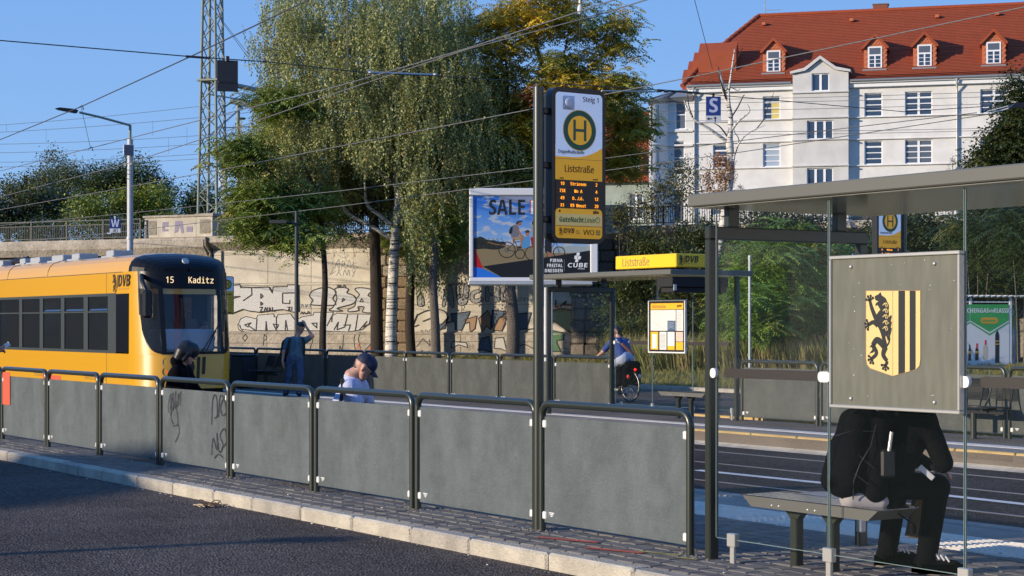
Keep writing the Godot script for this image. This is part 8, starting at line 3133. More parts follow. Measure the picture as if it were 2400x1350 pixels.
func head_bones(c: Vector3, f: Vector3, u: Vector3, r: Vector3, neck: Vector3) -> Array:
	var b := [[c - f * 0.022 + u * 0.018, c + f * 0.02 + u * 0.02, 0.090, 0.086], [c + f * 0.03 - u * 0.015, c + f * 0.045 - u * 0.085, 0.062, 0.042], [c + f * 0.072 - u * 0.098, c + f * 0.074 - u * 0.104, 0.024, 0.022], [c + f * 0.088 + u * 0.008, c + f * 0.108 - u * 0.032, 0.010, 0.014], [c + f * 0.088 - u * 0.068 + r * 0.018, c + f * 0.088 - u * 0.068 - r * 0.018, 0.011, 0.011], [c - f * 0.02 - u * 0.06, neck, 0.056, 0.060]]
	for s in [-1.0, 1.0]:
		b.append([c + f * 0.03 - u * 0.05 + r * 0.045 * s, c + f * 0.055 - u * 0.09 + r * 0.02 * s, 0.032, 0.026])
		b.append([c - f * 0.008 + u * 0.012 + r * 0.085 * s, c - f * 0.002 - u * 0.035 + r * 0.082 * s, 0.019, 0.011])
		b.append([c + f * 0.075 + u * 0.028 + r * 0.035 * s, c + f * 0.082 + u * 0.026 + r * 0.012 * s, 0.013, 0.013])
	return b


func hand_bones(wr: Vector3, d: Vector3, n: Vector3, curl: float, flip: float) -> Array:
	# palm, five fingers with two bends, thumb from the side of the palm; n leaves the back of the hand
	var s := d.cross(n).normalized() * flip
	var b := [[wr, wr + d * 0.03, 0.024, 0.022]]
	for k in 4:
		var o := s * (0.030 - 0.0195 * k)
		b.append([wr + d * 0.02 + o * 0.6, wr + d * 0.082 + o, 0.016, 0.012])
		var len: float = [0.040, 0.045, 0.042, 0.032][k]
		var p := wr + d * 0.084 + o
		var q := p + (d * cos(curl * 0.6) - n * sin(curl * 0.6)) * len
		var t := q + (d * cos(curl * 1.5) - n * sin(curl * 1.5)) * len * 0.65
		var e := t + (d * cos(curl * 2.1) - n * sin(curl * 2.1)) * len * 0.45
		b.append([p, q, 0.0098, 0.009])
		b.append([q, t, 0.009, 0.0085])
		b.append([t, e, 0.0085, 0.0072])
	var p0 := wr + d * 0.025 + s * 0.026
	var p1 := p0 + (d * 0.55 + s * 0.75 - n * 0.3).normalized() * 0.042
	b.append([p0, p1, 0.014, 0.0105])
	b.append([p1, p1 + (d * 0.85 + s * 0.3 - n * 0.4).normalized() * 0.03, 0.0105, 0.008])
	return b


func person(label: String, base: Vector3, J: Dictionary, look: Dictionary) -> Node3D:
	# J holds the joints, relative to the base
	var o := thing("person", label, "person", base)
	var cell: float = look.get("cell", 0.018)
	var f: Vector3 = J.face.normalized()
	var u: Vector3 = (J.get("up", Vector3.UP) - f * f.dot(J.get("up", Vector3.UP))).normalized()
	var r := f.cross(u).normalized()
	var chest: Vector3 = (J.shL + J.shR) * 0.5
	var pel: Vector3 = (J.hipL + J.hipR) * 0.5
	var across: Vector3 = (J.shR - J.shL).normalized()
	var spine := (chest - pel).normalized()
	var fat: float = look.get("fat", 1.0)
	var torso := []
	for s in [-1.0, 1.0]:
		torso.append([chest + across * 0.085 * s - spine * 0.06, pel + across * 0.075 * s + spine * 0.05, 0.105 * fat, 0.100 * fat])
		torso.append([chest + across * 0.07 * s, (J.shR if s > 0 else J.shL) - spine * 0.01, 0.075, 0.062])
	torso.append([chest - spine * 0.02, J.neck, 0.085, 0.055])
	torso.append([pel + spine * 0.03, pel - spine * 0.02, 0.115 * fat, 0.11 * fat])
	var body := torso.duplicate()
	for a in [[J.shL, J.elL, J.wrL], [J.shR, J.elR, J.wrR]]:
		body.append([a[0], a[1], 0.050, 0.040])
		body.append([a[1], a[2], 0.040, 0.027])
	for l in [[J.hipL, J.knL, J.anL, J.toeL], [J.hipR, J.knR, J.anR, J.toeR]]:
		body.append([l[0], l[1], 0.085, 0.058])
		body.append([l[1], l[2], 0.056, 0.038])
		body.append([l[2] - Vector3.UP * 0.03, l[3], 0.036, 0.030])
	body.append([J.neck, J.head - u * 0.05, 0.052, 0.055])
	var g := flesh(body, cell, 0.04)
	flesh(head_bones(J.head, f, u, r, J.neck), look.get("fine", 0.008), 0.018, g)
	for h in [["wrL", "handL", 1.0], ["wrR", "handR", -1.0]]:
		if J.has(h[1]):
			var hd: Array = J[h[1]]
			flesh(hand_bones(J[h[0]], hd[0].normalized(), hd[1].normalized(), hd[2], h[2]), look.get("hand", 0.005), 0.008, g)
	obj("body", g, look.get("skin", M.skin), o)
	# eyes and brows
	g = G.new()
	for s in [-1.0, 1.0]:
		g.ball(J.head + f * 0.077 + u * 0.004 + r * 0.031 * s, Vector3.ONE * 0.0135, 6)
	obj("eye", g, M.hair_dark, o)
	# hair
	var hb: Array = look.get("hair_bones", [[Vector3(-0.028, 0.035, 0), Vector3(0.02, 0.045, 0), 0.088, 0.080], [Vector3(-0.045, -0.01, 0.0), Vector3(-0.05, -0.045, 0.0), 0.070, 0.05]])
	var hh := []
	for b in hb:
		hh.append([J.head + f * b[0].x + u * b[0].y + r * b[0].z, J.head + f * b[1].x + u * b[1].y + r * b[1].z, b[2], b[3]])
	obj("hair", flesh(hh, look.get("fine", 0.008), 0.02), look.get("hair", M.hair_brown), o)
	# shirt: torso and sleeves a little fuller than the body
	var sl: float = look.get("sleeve", 0.6)
	var shirt := []
	for b in torso:
		shirt.append([b[0], b[1], b[2] + 0.014, b[3] + 0.014])
	shirt[4] = [chest - spine * 0.02, J.neck - spine * 0.02, 0.098, 0.062]
	for a in [[J.shL, J.elL, J.wrL], [J.shR, J.elR, J.wrR]]:
		if sl < 1.0:
			shirt.append([a[0], a[0].lerp(a[1], sl), 0.068, 0.066])
		else:
			shirt.append([a[0], a[1], 0.072, 0.060])
			shirt.append([a[1], a[1].lerp(a[2], sl - 1.0), 0.060, 0.045])
	if look.get("hood", false):
		shirt.append([J.neck - f * 0.05 + across * 0.06, J.neck - f * 0.05 - across * 0.06, 0.07, 0.07])
	obj("shirt", flesh(shirt, cell, 0.03), look.shirt, o)
	var pants := [[pel + spine * 0.06 + across * 0.04, pel + spine * 0.06 - across * 0.04, 0.118 * fat, 0.118 * fat], [pel + across * 0.05, pel - across * 0.05, 0.13 * fat, 0.13 * fat]]
	for l in [[J.hipL, J.knL, J.anL], [J.hipR, J.knR, J.anR]]:
		pants.append([l[0], l[1], 0.100, 0.080])
		pants.append([l[1], l[2], 0.080, 0.068])
	obj("trousers", flesh(pants, cell, 0.03), look.trousers, o)
	for l in [[J.anL, J.toeL], [J.anR, J.toeR]]:
		var d: Vector3 = l[1] - l[0]
		d.y = 0
		d = d.normalized()
		var heel: Vector3 = l[0] - d * 0.035
		var sho := flesh([[l[0] + Vector3.UP * 0.0, heel + Vector3.DOWN * 0.045, 0.05, 0.042], [heel + Vector3.DOWN * 0.045, l[1], 0.044, 0.036], [l[1], l[1] + d * 0.03, 0.036, 0.03]], 0.01, 0.03)
		var so := obj("shoe", sho, look.get("shoes", M.black_matt), o)
		if look.has("sole"):
			var w := Vector3.UP.cross(d)
			var sg := G.new()
			var pts := PackedVector2Array()
			for k in 20:
				var a := TAU * k / 20
				pts.append(Vector2(cos(a) * 0.172, sin(a) * (0.066 + 0.008 * cos(a))))
			var y0: float = look.get("floor", 0.0) - base.y
			sg.xf = Transform3D(Basis(d, w, -Vector3.UP), Vector3(heel.x, y0, heel.z) + d * 0.108)
			sg.prism(pts, -0.058, 0.0)
			obj("sole", sg, look.sole, so)
			if look.get("marks", false):
				sg = G.new()
				sg.xf = Transform3D(Basis(d, Vector3.UP, d.cross(Vector3.UP)), heel + d * 0.10 + Vector3.DOWN * 0.02)
				for k in 3:
					for zz in [0.044, -0.044]:
						sg.box(Vector3(k * 0.032, 0.022 - k * 0.009, zz * (1.0 - 0.1 * k)), Vector3(0.012, 0.045, 0.006), 0.002, Basis(Vector3.BACK, 0.6))
				obj("stripe", sg, M.off_white, so)
	return o


func at_px(px: float, py: float, d: float, base: Vector3) -> Vector3:
	return spot(px, py, d) - base


func people() -> void:
	# ---- seated in the near shelter, dressed in black
	var b := Vector3(2.40, 0, -11.65)
	var v := func(x: float, y: float, d: float) -> Vector3: return Vector3(x, y, -d) - b
	var face := Vector3(0.80, -0.35, -0.5)
	var p := person("person in black with a backpack sitting at the bench's right end", b, {
		"head": v.call(2.665, 1.235, 11.72), "face": face, "neck": v.call(2.60, 1.07, 11.72), "shL": v.call(2.50, 1.03, 11.87), "shR": v.call(2.66, 1.02, 11.53), "elL": v.call(2.66, 0.76, 12.0), "wrL": v.call(2.76, 0.70, 11.86), "elR": v.call(2.765, 0.745, 11.50), "wrR": v.call(2.715, 0.93, 11.52),
		"handL": [Vector3(0.9, -0.2, 0.4), Vector3(0, 1, 0), 0.6], "handR": [Vector3(-0.15, 1.0, -0.1), Vector3(0.8, 0.2, 0.5), 0.7],
		"hipL": v.call(2.36, 0.60, 11.76), "hipR": v.call(2.43, 0.60, 11.57), "knL": v.call(2.60, 0.585, 12.08), "knR": v.call(2.765, 0.575, 11.66), "anL": v.call(2.545, 0.115, 12.14), "anR": v.call(2.715, 0.12, 11.73), "toeL": v.call(2.69, 0.055, 12.17), "toeR": v.call(2.875, 0.055, 11.705)},
		{"shirt": M.dark_cloth, "trousers": M.dark_cloth, "sleeve": 1.95, "cell": 0.016, "fine": 0.006, "hair": M.hair_dark, "hood": true, "fat": 1.12, "shoes": M.dark_cloth, "sole": M.sole, "marks": true, "floor": 0.011})
	var cloth: StandardMaterial3D = M.dark_cloth
	var bag := thing("backpack", "big black backpack on the back of the person on the bench", "backpack", Vector3(2.24, 0.5, -11.60), 0.0)
	var q := func(x: float, y: float, z: float) -> Vector3: return Vector3(x, y, z)
	var bones := []
	for z in [-0.13, 0.13]:
		bones.append([q.call(-0.10, 0.12, z), q.call(-0.02, 0.50, z * 0.8), 0.095, 0.085])
		bones.append([q.call(0.08, 0.06, z), q.call(0.12, 0.50, z * 0.8), 0.085, 0.075])
		bones.append([q.call(-0.14, 0.12, z * 0.7), q.call(-0.10, 0.33, z * 0.7), 0.085, 0.07])
	bones.append([q.call(-0.02, 0.08, 0), q.call(0.05, 0.52, 0), 0.12, 0.09])
	obj("bag", flesh(bones, 0.014, 0.05), cloth, bag)
	var g := G.new()
	g.tube([Vector3(0.02, 0.57, 0.0), Vector3(0.05, 0.625, 0.01), Vector3(0.11, 0.635, 0.01), Vector3(0.155, 0.60, 0.0)], 0.016, 8)
	obj("handle", g, cloth, bag)
	g = G.new()
	g.tube([Vector3(-0.17, 0.42, 0.13), Vector3(-0.06, 0.46, 0.185), Vector3(0.08, 0.45, 0.19)], 0.004, 5)
	g.tube([Vector3(0.09, 0.52, 0.16), Vector3(0.04, 0.36, 0.212), Vector3(-0.03, 0.25, 0.225), Vector3(-0.07, 0.14, 0.22), Vector3(-0.07, 0.02, 0.20)], 0.004, 5)
	g.tube([Vector3(-0.10, 0.36, 0.18), Vector3(0.06, 0.22, 0.228)], 0.004, 5)
	g.tube([Vector3(-0.08, 0.20, 0.21), Vector3(0.02, 0.12, 0.232)], 0.004, 5)
	obj("zip", g, M.hair_dark, bag)
	g = G.new()
	g.tube([Vector3(0.155, 0.32, 0.21), Vector3(0.175, 0.45, 0.20)], 0.013, 8)
	obj("umbrella_handle", g, M.steel, bag)
	g = G.new()
	g.box(Vector3(0.15, 0.25, 0.20), Vector3(0.09, 0.18, 0.05), 0.015)
	obj("side_pocket", g, M.black, bag)
	obj("pale_base", flesh([[q.call(-0.06, 0.015, 0.12), q.call(0.12, 0.0, 0.14), 0.06, 0.05], [q.call(-0.04, 0.01, 0.0), q.call(0.10, 0.0, 0.0), 0.08, 0.08]], 0.012, 0.03), mat(Color(0.36, 0.33, 0.32), 0.9), bag)
	g = G.new()
	g.tube([Vector3(0.15, -0.02, 0.16), Vector3(0.26, -0.10, 0.24), Vector3(0.30, -0.13, 0.26)], 0.006, 5)
	g.ball(Vector3(0.305, -0.16, 0.26), Vector3(0.014, 0.04, 0.012), 6)
	obj("strap_end", g, cloth, bag)
	g = G.new()
	g.box(Vector3.ZERO, Vector3(0.035, 0.12, 0.008), 0.003, Basis(Vector3.BACK, 0.85))
	solo("phone", "small white phone in the lap of the person in black", "phone", g, M.off_white, Vector3(2.655, 0.685, -11.48))
	g = G.new()
	g.prism(P([-0.09, -0.21, 0.06, -0.23, 0.09, 0.02, 0.05, 0.16, -0.02, 0.14]), -0.05, 0.05)
	solo("paper_bag", "brown paper bag hanging between the legs of the person in black", "bag", g, mat(Color(0.15, 0.105, 0.06), 0.8), Vector3(2.72, 0.43, -11.95))
	# ---- standing man scratching his head
	b = Vector3(-4.96, 0, -40.8)
	var s := func(px: float, py: float, dz := 0.0) -> Vector3: return spot(px, py, 40.8 + dz) - Vector3(-4.96, 0, -40.8)
	p = person("standing man in teal shirt and jeans scratching his forehead", b, {
		"head": s.call(705, 767), "face": Vector3(0.45, -0.42, 0.8), "neck": s.call(697, 788), "shL": s.call(716, 797, -0.05), "shR": s.call(675, 797, 0.05), "elL": s.call(732, 788, -0.15), "wrL": s.call(717, 765, -0.12), "elR": s.call(665, 826, 0.0), "wrR": s.call(662, 847, -0.05),
		"handL": [Vector3(-0.35, 1.0, 0.1), Vector3(0.8, 0.3, 0.4), 0.5], "handR": [Vector3(0.1, -1, 0.15), Vector3(-0.9, 0.0, 0.3), 0.4],
		"hipL": s.call(700, 840, 0.0), "hipR": s.call(681, 840, 0.0), "knL": s.call(704, 881, -0.08), "knR": s.call(678, 881, 0.0), "anL": s.call(700, 918, -0.15), "anR": s.call(671, 917, 0.1), "toeL": s.call(702, 925, -0.33), "toeR": s.call(667, 924, -0.05)},
		{"shirt": M.teal_cloth, "trousers": M.jeans, "sleeve": 0.62, "cell": 0.017, "hair": M.hair_brown, "shoes": M.black_matt, "fat": 1.06})
	g = G.new()
	g.tube([s.call(680, 793, -0.14), s.call(676, 806, -0.17), s.call(674, 822, -0.14), s.call(672, 838, 0.05)], 0.028, 6)
	g.tube([s.call(708, 791, -0.14), s.call(713, 806, -0.17), s.call(713, 822, -0.12), s.call(712, 832, 0.0)], 0.028, 6)
	obj("backpack_strap", g, M.black_matt, p)
	obj("backpack", flesh([[s.call(672, 806, 0.22), s.call(668, 836, 0.22), 0.12, 0.13], [s.call(690, 806, 0.22), s.call(690, 836, 0.22), 0.13, 0.14]], 0.02, 0.05), M.black_matt, p)
	# ---- seated man in a cap
	b = W(-4.1, 0.68)
	var c := func(px: float, py: float, dz := 0.0) -> Vector3: return spot(px, py, 18.0 + dz) - W(-4.1, 0.68)
	var fd := Vector3(0.72, -0.66, -0.12)
	p = person("seated man in a navy cap and pale shirt bending over behind the fence", b, {
		"head": c.call(853, 860), "face": fd, "up": Vector3(0.69, 0.72, -0.05), "neck": c.call(822, 879), "shL": c.call(846, 903, 0.24), "shR": c.call(820, 906, -0.16), "elL": c.call(868, 950, 0.3), "wrL": c.call(900, 965, 0.2), "elR": c.call(842, 952, -0.18), "wrR": c.call(885, 968, -0.05),
		"handL": [Vector3(0.8, 0.2, 0.3), Vector3(-0.2, 0.9, 0.0), 0.7], "handR": [Vector3(0.8, 0.2, -0.2), Vector3(-0.2, 0.9, 0.0), 0.7],
		"hipL": c.call(790, 1010, 0.15), "hipR": c.call(775, 1010, -0.05), "knL": c.call(872, 1010, 0.55), "knR": c.call(862, 1020, 0.2), "anL": c.call(870, 1100, 0.7), "anR": c.call(856, 1108, 0.3), "toeL": c.call(905, 1118, 0.8), "toeR": c.call(890, 1124, 0.35)},
		{"shirt": M.lilac_cloth, "trousers": M.black_matt, "sleeve": 0.75, "cell": 0.016, "fine": 0.006, "hair": M.hair_brown, "skin": M.skin, "hair_bones": [[Vector3(-0.045, 0.0, 0.0), Vector3(-0.04, -0.03, 0.0), 0.066, 0.058]], "fat": 1.1})
	var f := fd.normalized()
	var u := (Vector3(0.69, 0.72, -0.05) - f * f.dot(Vector3(0.69, 0.72, -0.05))).normalized()
	var hd: Vector3 = c.call(853, 860)
	obj("cap", flesh([[hd - f * 0.025 + u * 0.045, hd + f * 0.02 + u * 0.05, 0.093, 0.090]], 0.006, 0.02), M.navy, p)
	g = G.new()
	var rr := f.cross(u)
	var ring := []
	for k in 9:
		var a := lerpf(-1.1, 1.1, k / 8.0)
		ring.append([hd + u * (0.045 - 0.02 * a * a) + f * (0.075 + 0.02 * cos(a)) + rr * sin(a) * 0.075, hd + u * (0.018 - 0.02 * a * a) + f * (0.10 + 0.078 * cos(a)) + rr * sin(a) * 0.072])
	for k in 8:
		g.quad(ring[k][0], ring[k + 1][0], ring[k + 1][1], ring[k][1], u)
		g.quad(ring[k][0] - u * 0.006, ring[k + 1][0] - u * 0.006, ring[k + 1][1] - u * 0.006, ring[k][1] - u * 0.006, -u)
	obj("cap_peak", g, M.navy, p)
	g = G.new()
	g.tube([hd + f * 0.0 - rr * 0.092 + u * 0.005, hd + f * 0.085 - rr * 0.06 + u * 0.004], 0.004, 5)
	g.ball(hd + f * 0.088 - rr * 0.034, Vector3(0.012, 0.02, 0.02), 6)
	g.ball(hd + f * 0.088 + rr * 0.034, Vector3(0.012, 0.02, 0.02), 6)
	obj("sunglasses", g, M.black, p)
	g = G.new()
	g.box(c.call(803, 897, -0.19), Vector3(0.04, 0.085, 0.02), 0.006)
	g.tube([c.call(803, 905, -0.19), c.call(800, 935, -0.2), c.call(790, 960, -0.18)], 0.02, 6)
	obj("bag_strap", g, M.black_matt, p)
	# ---- seated person with black hair
	b = W(-8.2, 0.5)
	var w := func(px: float, py: float, dz := 0.0) -> Vector3: return spot(px, py, 21.3 + dz) - W(-8.2, 0.5)
	person("seated person in black with chin-length black hair before the tram", b, {
		"head": w.call(440, 826), "face": Vector3(0.88, -0.42, -0.1), "neck": w.call(425, 850), "shL": w.call(436, 868, 0.25), "shR": w.call(414, 872, -0.15), "elL": w.call(458, 915, 0.3), "wrL": w.call(480, 925, 0.2), "elR": w.call(428, 918, -0.15), "wrR": w.call(462, 935, 0.0),
		"handL": [Vector3(0.9, 0.1, 0.2), Vector3(-0.1, 0.9, 0.0), 0.6], "handR": [Vector3(0.9, 0.1, -0.2), Vector3(-0.1, 0.9, 0.0), 0.6],
		"hipL": w.call(410, 975, 0.15), "hipR": w.call(398, 975, -0.05), "knL": w.call(480, 975, 0.5), "knR": w.call(468, 982, 0.2), "anL": w.call(478, 1062, 0.6), "anR": w.call(462, 1066, 0.25), "toeL": w.call(508, 1072, 0.7), "toeR": w.call(492, 1078, 0.3)},
		{"shirt": M.dark_cloth, "trousers": M.dark_cloth, "sleeve": 1.95, "cell": 0.017, "fine": 0.007, "hair": M.hair_dark, "hair_bones": [[Vector3(-0.03, 0.03, 0), Vector3(0.03, 0.04, 0), 0.112, 0.098], [Vector3(-0.06, -0.02, 0.05), Vector3(-0.07, -0.10, 0.06), 0.085, 0.06], [Vector3(-0.06, -0.02, -0.05), Vector3(-0.07, -0.10, -0.06), 0.085, 0.06], [Vector3(0.02, 0.0, 0.085), Vector3(0.0, -0.09, 0.085), 0.035, 0.03], [Vector3(0.02, 0.0, -0.085), Vector3(0.0, -0.09, -0.085), 0.035, 0.03]], "hood": true, "fat": 1.1})
	# ---- person cut by the left edge, holding a phone
	b = Vector3(-8.86, 0, -30.0)
	var l := func(x: float, y: float, dz := 0.0) -> Vector3: return Vector3(x, y, -dz)
	person("person in dark jacket at the left edge reaching a phone into view", b, {
		"head": l.call(0.02, 1.60), "face": Vector3(0.9, -0.35, 0.0), "neck": l.call(-0.02, 1.42), "shL": l.call(0.0, 1.38, 0.19), "shR": l.call(0.0, 1.38, -0.19), "elL": l.call(0.02, 1.10, 0.22), "wrL": l.call(0.20, 1.18, 0.1), "elR": l.call(0.03, 1.10, -0.2), "wrR": l.call(0.27, 1.20, -0.08),
		"handL": [Vector3(0.9, 0.2, -0.2), Vector3(-0.3, 0.6, -0.5), 0.8], "handR": [Vector3(0.85, 0.4, -0.1), Vector3(0.0, -0.4, 0.9), 0.8],
		"hipL": l.call(-0.03, 0.92, 0.1), "hipR": l.call(-0.03, 0.92, -0.1), "knL": l.call(0.0, 0.5, 0.1), "knR": l.call(0.02, 0.5, -0.1), "anL": l.call(-0.05, 0.09, 0.1), "anR": l.call(-0.02, 0.09, -0.12), "toeL": l.call(0.12, 0.035, 0.12), "toeR": l.call(0.15, 0.035, -0.13)},
		{"shirt": M.dark_cloth, "trousers": M.jeans, "sleeve": 1.85, "hair": M.hair_dark})
	g = G.new()
	g.box(Vector3.ZERO, Vector3(0.15, 0.075, 0.009), 0.003, Basis(Vector3.BACK, 0.6))
	solo("phone", "phone held by the hand reaching in at the left edge", "phone", g, M.off_white, Vector3(-8.46, 1.275, -29.95))
	# ---- cyclist riding away on the path
	var h := Vector3(-0.5518, 0, -0.834)
	var rt := h.cross(Vector3.UP)
	b = W(-19.1, 15.45, -0.04)
	var k := func(a: float, y: float, e: float) -> Vector3: return h * a + Vector3.UP * y + rt * e
	p = person("cyclist in a blue shirt riding away behind the far shelter", b, {
		"head": k.call(0.45, 1.52, -0.03), "face": h + Vector3.DOWN * 0.1 - rt * 0.3, "neck": k.call(0.38, 1.36, -0.02), "shL": k.call(0.38, 1.30, -0.2), "shR": k.call(0.38, 1.30, 0.18), "elL": k.call(0.52, 1.08, -0.34), "wrL": k.call(0.78, 0.98, -0.30), "elR": k.call(0.52, 1.08, 0.30), "wrR": k.call(0.78, 0.98, 0.27),
		"handL": [h + Vector3.DOWN * 0.2, Vector3.UP, 1.0], "handR": [h + Vector3.DOWN * 0.2, Vector3.UP, 1.0],
		"hipL": k.call(0.16, 0.93, -0.1), "hipR": k.call(0.16, 0.93, 0.1), "knL": k.call(0.55, 0.72, -0.14), "knR": k.call(0.50, 0.55, 0.13), "anL": k.call(0.42, 0.38, -0.13), "anR": k.call(0.38, 0.18, 0.13), "toeL": k.call(0.60, 0.34, -0.13), "toeR": k.call(0.55, 0.14, 0.13)},
		{"shirt": M.blue_cloth, "trousers": M.pale_jeans, "sleeve": 0.8, "hair": M.hair_dark, "shoes": M.black_matt, "fat": 1.12})
	obj("sling_bag", flesh([[k.call(0.22, 1.22, -0.05), k.call(0.12, 1.02, 0.12), 0.06, 0.07]], 0.014, 0.02), mat(Color(0.30, 0.10, 0.05), 0.7), p)
	g = G.new()
	g.tube([k.call(0.24, 1.34, -0.2), k.call(0.22, 1.22, -0.06)], 0.022, 6)
	g.tube([k.call(0.24, 1.30, 0.16), k.call(0.22, 1.20, 0.0)], 0.022, 6)
	obj("bag_strap", g, M.off_white, p)
	# ---- passenger behind the tram's windscreen
	b = W(-26.3, 8.62, 0.32)
	var t := func(x: float, y: float, dz := 0.0) -> Vector3: return Vector3(x, y, -dz)
	person("person in a pale pink shirt sitting behind the tram's windscreen", b, {
		"head": t.call(0.08, 1.24), "face": Vector3(-0.5, -0.2, 0.8), "neck": t.call(0.08, 1.06), "shL": t.call(0.26, 1.0, 0.05), "shR": t.call(-0.10, 1.0, 0.0), "elL": t.call(0.26, 0.72, -0.1), "wrL": t.call(0.15, 0.75, -0.3), "elR": t.call(-0.12, 0.75, -0.1), "wrR": t.call(-0.0, 1.0, -0.2),
		"hipL": t.call(0.18, 0.5, 0.1), "hipR": t.call(-0.02, 0.5, 0.1), "knL": t.call(0.15, 0.5, -0.3), "knR": t.call(-0.05, 0.5, -0.3), "anL": t.call(0.15, 0.1, -0.3), "anR": t.call(-0.05, 0.1, -0.3), "toeL": t.call(0.15, 0.04, -0.45), "toeR": t.call(-0.05, 0.04, -0.45)},
		{"shirt": mat(Color(0.72, 0.60, 0.78), 0.8), "trousers": M.black_matt, "sleeve": 0.9, "cell": 0.02, "fine": 0.01, "hair": M.hair_dark})
	g = G.new()
	g.prism(P([-0.15, 0.0, 0.15, 0.0, 0.13, 0.24, -0.13, 0.24]), -0.06, 0.06)
	g.tube([Vector3(-0.07, 0.23, 0.0), Vector3(-0.05, 0.38, 0.0), Vector3(0.05, 0.38, 0.0), Vector3(0.07, 0.23, 0.0)], 0.012, 6)
	solo("handbag", "black handbag standing behind the tram's windscreen", "bag", g, M.black, W(-25.75, 8.15, 1.52), 0.3)


func wheel(o: Node3D, c: Vector3, ax: Vector3, r: float, m: Material) -> void:
	var a := ax.cross(Vector3.UP).normalized()
	var pts := []
	for k in 29:
		var t := TAU * k / 28.0
		pts.append(c + a * cos(t) * r + Vector3.UP * sin(t) * r)
	var g := G.new()
	g.tube(pts, 0.018, 6, false)
	var wh := obj("wheel", g, M.rubber, o)
	g = G.new()
	pts = []
	for k in 29:
		var t := TAU * k / 28.0
		pts.append(c + a * cos(t) * (r - 0.025) + Vector3.UP * sin(t) * (r - 0.025))
	g.tube(pts, 0.009, 5, false)
	for k in 18:
		var t := TAU * k / 18.0
		g.tube([c + ax * 0.03 * (1 if k % 2 else -1), c + a * cos(t) * (r - 0.02) + Vector3.UP * sin(t) * (r - 0.02)], 0.0018, 3, false)
	g.tube([c - ax * 0.05, c + ax * 0.05], 0.02, 8)
	obj("rim", g, m, wh)


func bicycle(label: String, at: Vector3, h: Vector3, lean: float, paint: Material) -> Node3D:
	var o := thing("bicycle", label, "bicycle", at)
	var ax := h.cross(Vector3.UP).normalized()
	var q := func(a: float, y: float, e := 0.0) -> Vector3: return h * a + Vector3.UP * y + ax * (e + lean * y)
	wheel(o, q.call(0, 0.345), (ax).normalized(), 0.335, M.steel)
	wheel(o, q.call(1.06, 0.345), (ax + h * 0.12).normalized(), 0.335, M.steel)
	var g := G.new()
	for t in [[0.0, 0.345, 0.42, 0.29], [0.0, 0.345, 0.27, 0.80], [0.42, 0.29, 0.24, 0.88], [0.42, 0.29, 0.88, 0.70], [0.27, 0.80, 0.87, 0.80], [0.86, 0.86, 0.91, 0.66], [0.91, 0.66, 1.06, 0.345]]:
		g.tube([q.call(t[0], t[1]), q.call(t[2], t[3])], 0.016, 8)
	obj("bike_frame", g, paint, o)
	g = G.new()
	g.tube([q.call(0.86, 0.86), q.call(0.83, 1.0)], 0.014, 6)
	g.tube([q.call(0.72, 1.02, -0.29), q.call(0.82, 1.03, -0.2), q.call(0.85, 1.01, 0.0), q.call(0.82, 1.03, 0.2), q.call(0.72, 1.02, 0.29)], 0.013, 6)
	obj("handlebar", g, M.steel, o)
	g = G.new()
	g.ball(q.call(0.20, 0.93), Vector3(0.13, 0.035, 0.08), 8)
	obj("saddle", g, M.black, o)
	g = G.new()
	g.tube([q.call(0.42, 0.29, -0.07), q.call(0.42, 0.29, 0.07)], 0.09, 14)
	g.tube([q.call(0.42, 0.29, 0.09), q.call(0.50, 0.15, 0.09), q.call(0.50, 0.15, 0.18)], 0.012, 6)
	g.tube([q.call(0.42, 0.29, -0.09), q.call(0.34, 0.43, -0.09), q.call(0.34, 0.43, -0.18)], 0.012, 6)
	obj("crank", g, M.steel, o)
	g = G.new()
	g.tube([q.call(-0.16, 0.72, -0.06), q.call(0.22, 0.74, -0.06)], 0.008, 5)
	g.tube([q.call(-0.16, 0.72, 0.06), q.call(0.22, 0.74, 0.06)], 0.008, 5)
	g.tube([q.call(0.0, 0.345, 0.07), q.call(-0.06, 0.72, 0.06)], 0.006, 5)
	obj("carrier", g, M.black, o)
	return o


func bicycles() -> void:
	var h := Vector3(-0.5518, 0, -0.834)
	var b := bicycle("touring bicycle with black panniers under the cyclist in blue", W(-19.1, 15.45, -0.04), h, 0.0, M.black)
	var rt := h.cross(Vector3.UP)
	for s in [-1.0, 1.0]:
		var g := flesh([[Vector3.UP * 0.42 + rt * 0.15 * s - h * 0.02, Vector3.UP * 0.66 + rt * 0.15 * s - h * 0.02, 0.10, 0.11], [Vector3.UP * 0.42 + rt * 0.15 * s + h * 0.18, Vector3.UP * 0.66 + rt * 0.15 * s + h * 0.18, 0.09, 0.10]], 0.016, 0.04)
		var p := obj("pannier", g, M.dark_cloth, b)
		g = G.new()
		g.ball(Vector3.UP * 0.55 + rt * 0.15 * s - h * 0.13, Vector3(0.035, 0.05, 0.035), 6)
		obj("reflector", g, M.off_white if s > 0 else M.red, p)
	var g := flesh([[Vector3.UP * 0.80 - rt * 0.12 - h * 0.08, Vector3.UP * 0.80 + rt * 0.12 - h * 0.08, 0.085, 0.085]], 0.016, 0.03)
	obj("rolled_bag", g, M.dark_cloth, b)
	g = G.new()
	g.ball(Vector3.UP * 0.70 - h * 0.18, Vector3(0.03, 0.03, 0.03), 6)
	obj("tail_light", g, M.tail, b)
	bicycle("parked silver and black bicycle leaning in the dry grass", spot(1578, 858, 65.5) + Vector3(0, -0.02, 0), Vector3(-0.98, 0, 0.2).normalized(), 0.10, M.steel)


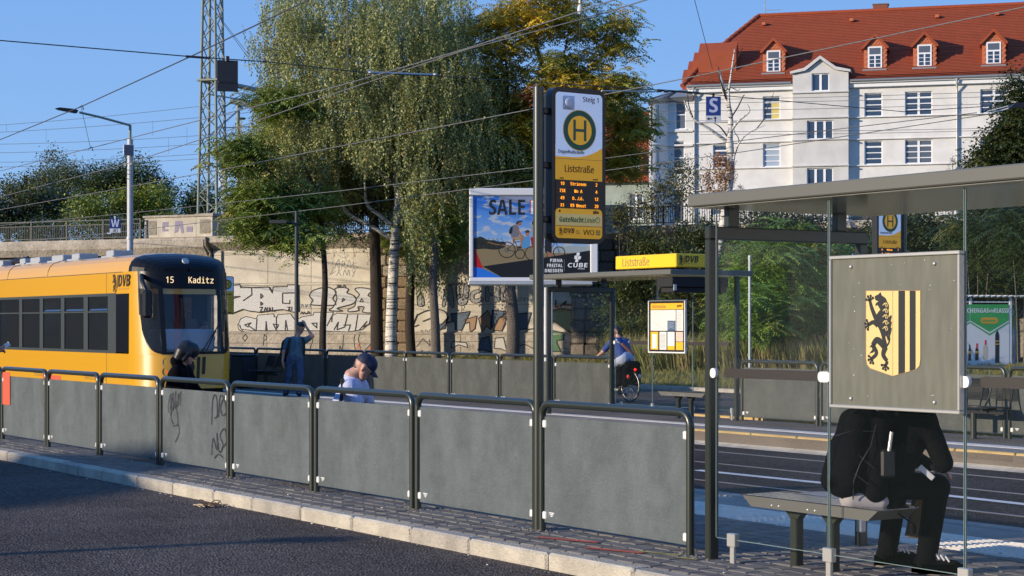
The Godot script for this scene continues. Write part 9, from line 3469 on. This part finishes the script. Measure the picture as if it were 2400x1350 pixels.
func litter() -> void:
	# dry seed pods in the gutter, crumbs along the kerb, sand at the post feet
	var o := thing("dry_twigs", "small heap of dry brown twigs lying by the kerb", "twigs", W(-4.35, -0.86, -0.12), RU)
	var rng := RandomNumberGenerator.new()
	rng.seed = 6
	var g := G.new()
	for k in 16:
		var a := Vector3(rng.randf_range(-0.16, 0.2), 0.008, rng.randf_range(-0.1, 0.14))
		var d := Vector3(rng.randf_range(-0.12, 0.16), rng.randf_range(0.0, 0.03), rng.randf_range(-0.06, 0.06))
		g.tube([a, a + d * 0.5 + Vector3.UP * 0.012, a + d], 0.005, 5)
	obj("dark_twigs", g, mat(Color(0.07, 0.035, 0.015), 0.9), o)
	g = G.new()
	for k in 5:
		var a := Vector3(rng.randf_range(-0.1, 0.1), 0.012, 0.05 + 0.03 * k)
		g.tube([a, a + Vector3(0.12, 0.01, 0.02), a + Vector3(0.24, 0.0, 0.03)], 0.006, 5)
	obj("pale_twigs", g, mat(Color(0.45, 0.33, 0.20), 0.9), o)
	var chip := G.new()
	chip.box(Vector3.ZERO, Vector3(0.022, 0.008, 0.014), 0.003)
	var places := []
	var tints := []
	for k in 150:
		var u := rng.randf_range(-9.0, 5.0)
		var v := rng.randf_range(-0.56, 2.4)
		var y := 0.012
		if k < 50:
			v = -0.78 - absf(rng.randfn() * 0.06)
			y = -0.112
		places.append(Transform3D(Basis(Vector3.UP, rng.randf() * TAU).scaled(Vector3.ONE * rng.randf_range(0.4, 1.2)), W(u, v, y)))
		var c := rng.randf_range(0.25, 0.75)
		tints.append(Color(c, c * 0.93, c * 0.82))
	copies("crumbs", chip.mesh(), places, tints, M.leaf, null)
	places = []
	tints = []
	for i in 8:
		for k in 60:
			var p := W(0.02 + (i - 5) * 1.9345 + rng.randfn() * 0.10, rng.randfn() * 0.05 - 0.02, 0.006)
			places.append(Transform3D(Basis(Vector3(rng.randf(), 1, rng.randf()).normalized(), rng.randf() * TAU).scaled(Vector3.ONE * rng.randf_range(0.4, 1.3)), p))
			var c := rng.randf_range(0.15, 0.36)
			tints.append(Color(c, c * 0.87, c * 0.68))
	copies("sand", chip.mesh(), places, tints, M.leaf, null)
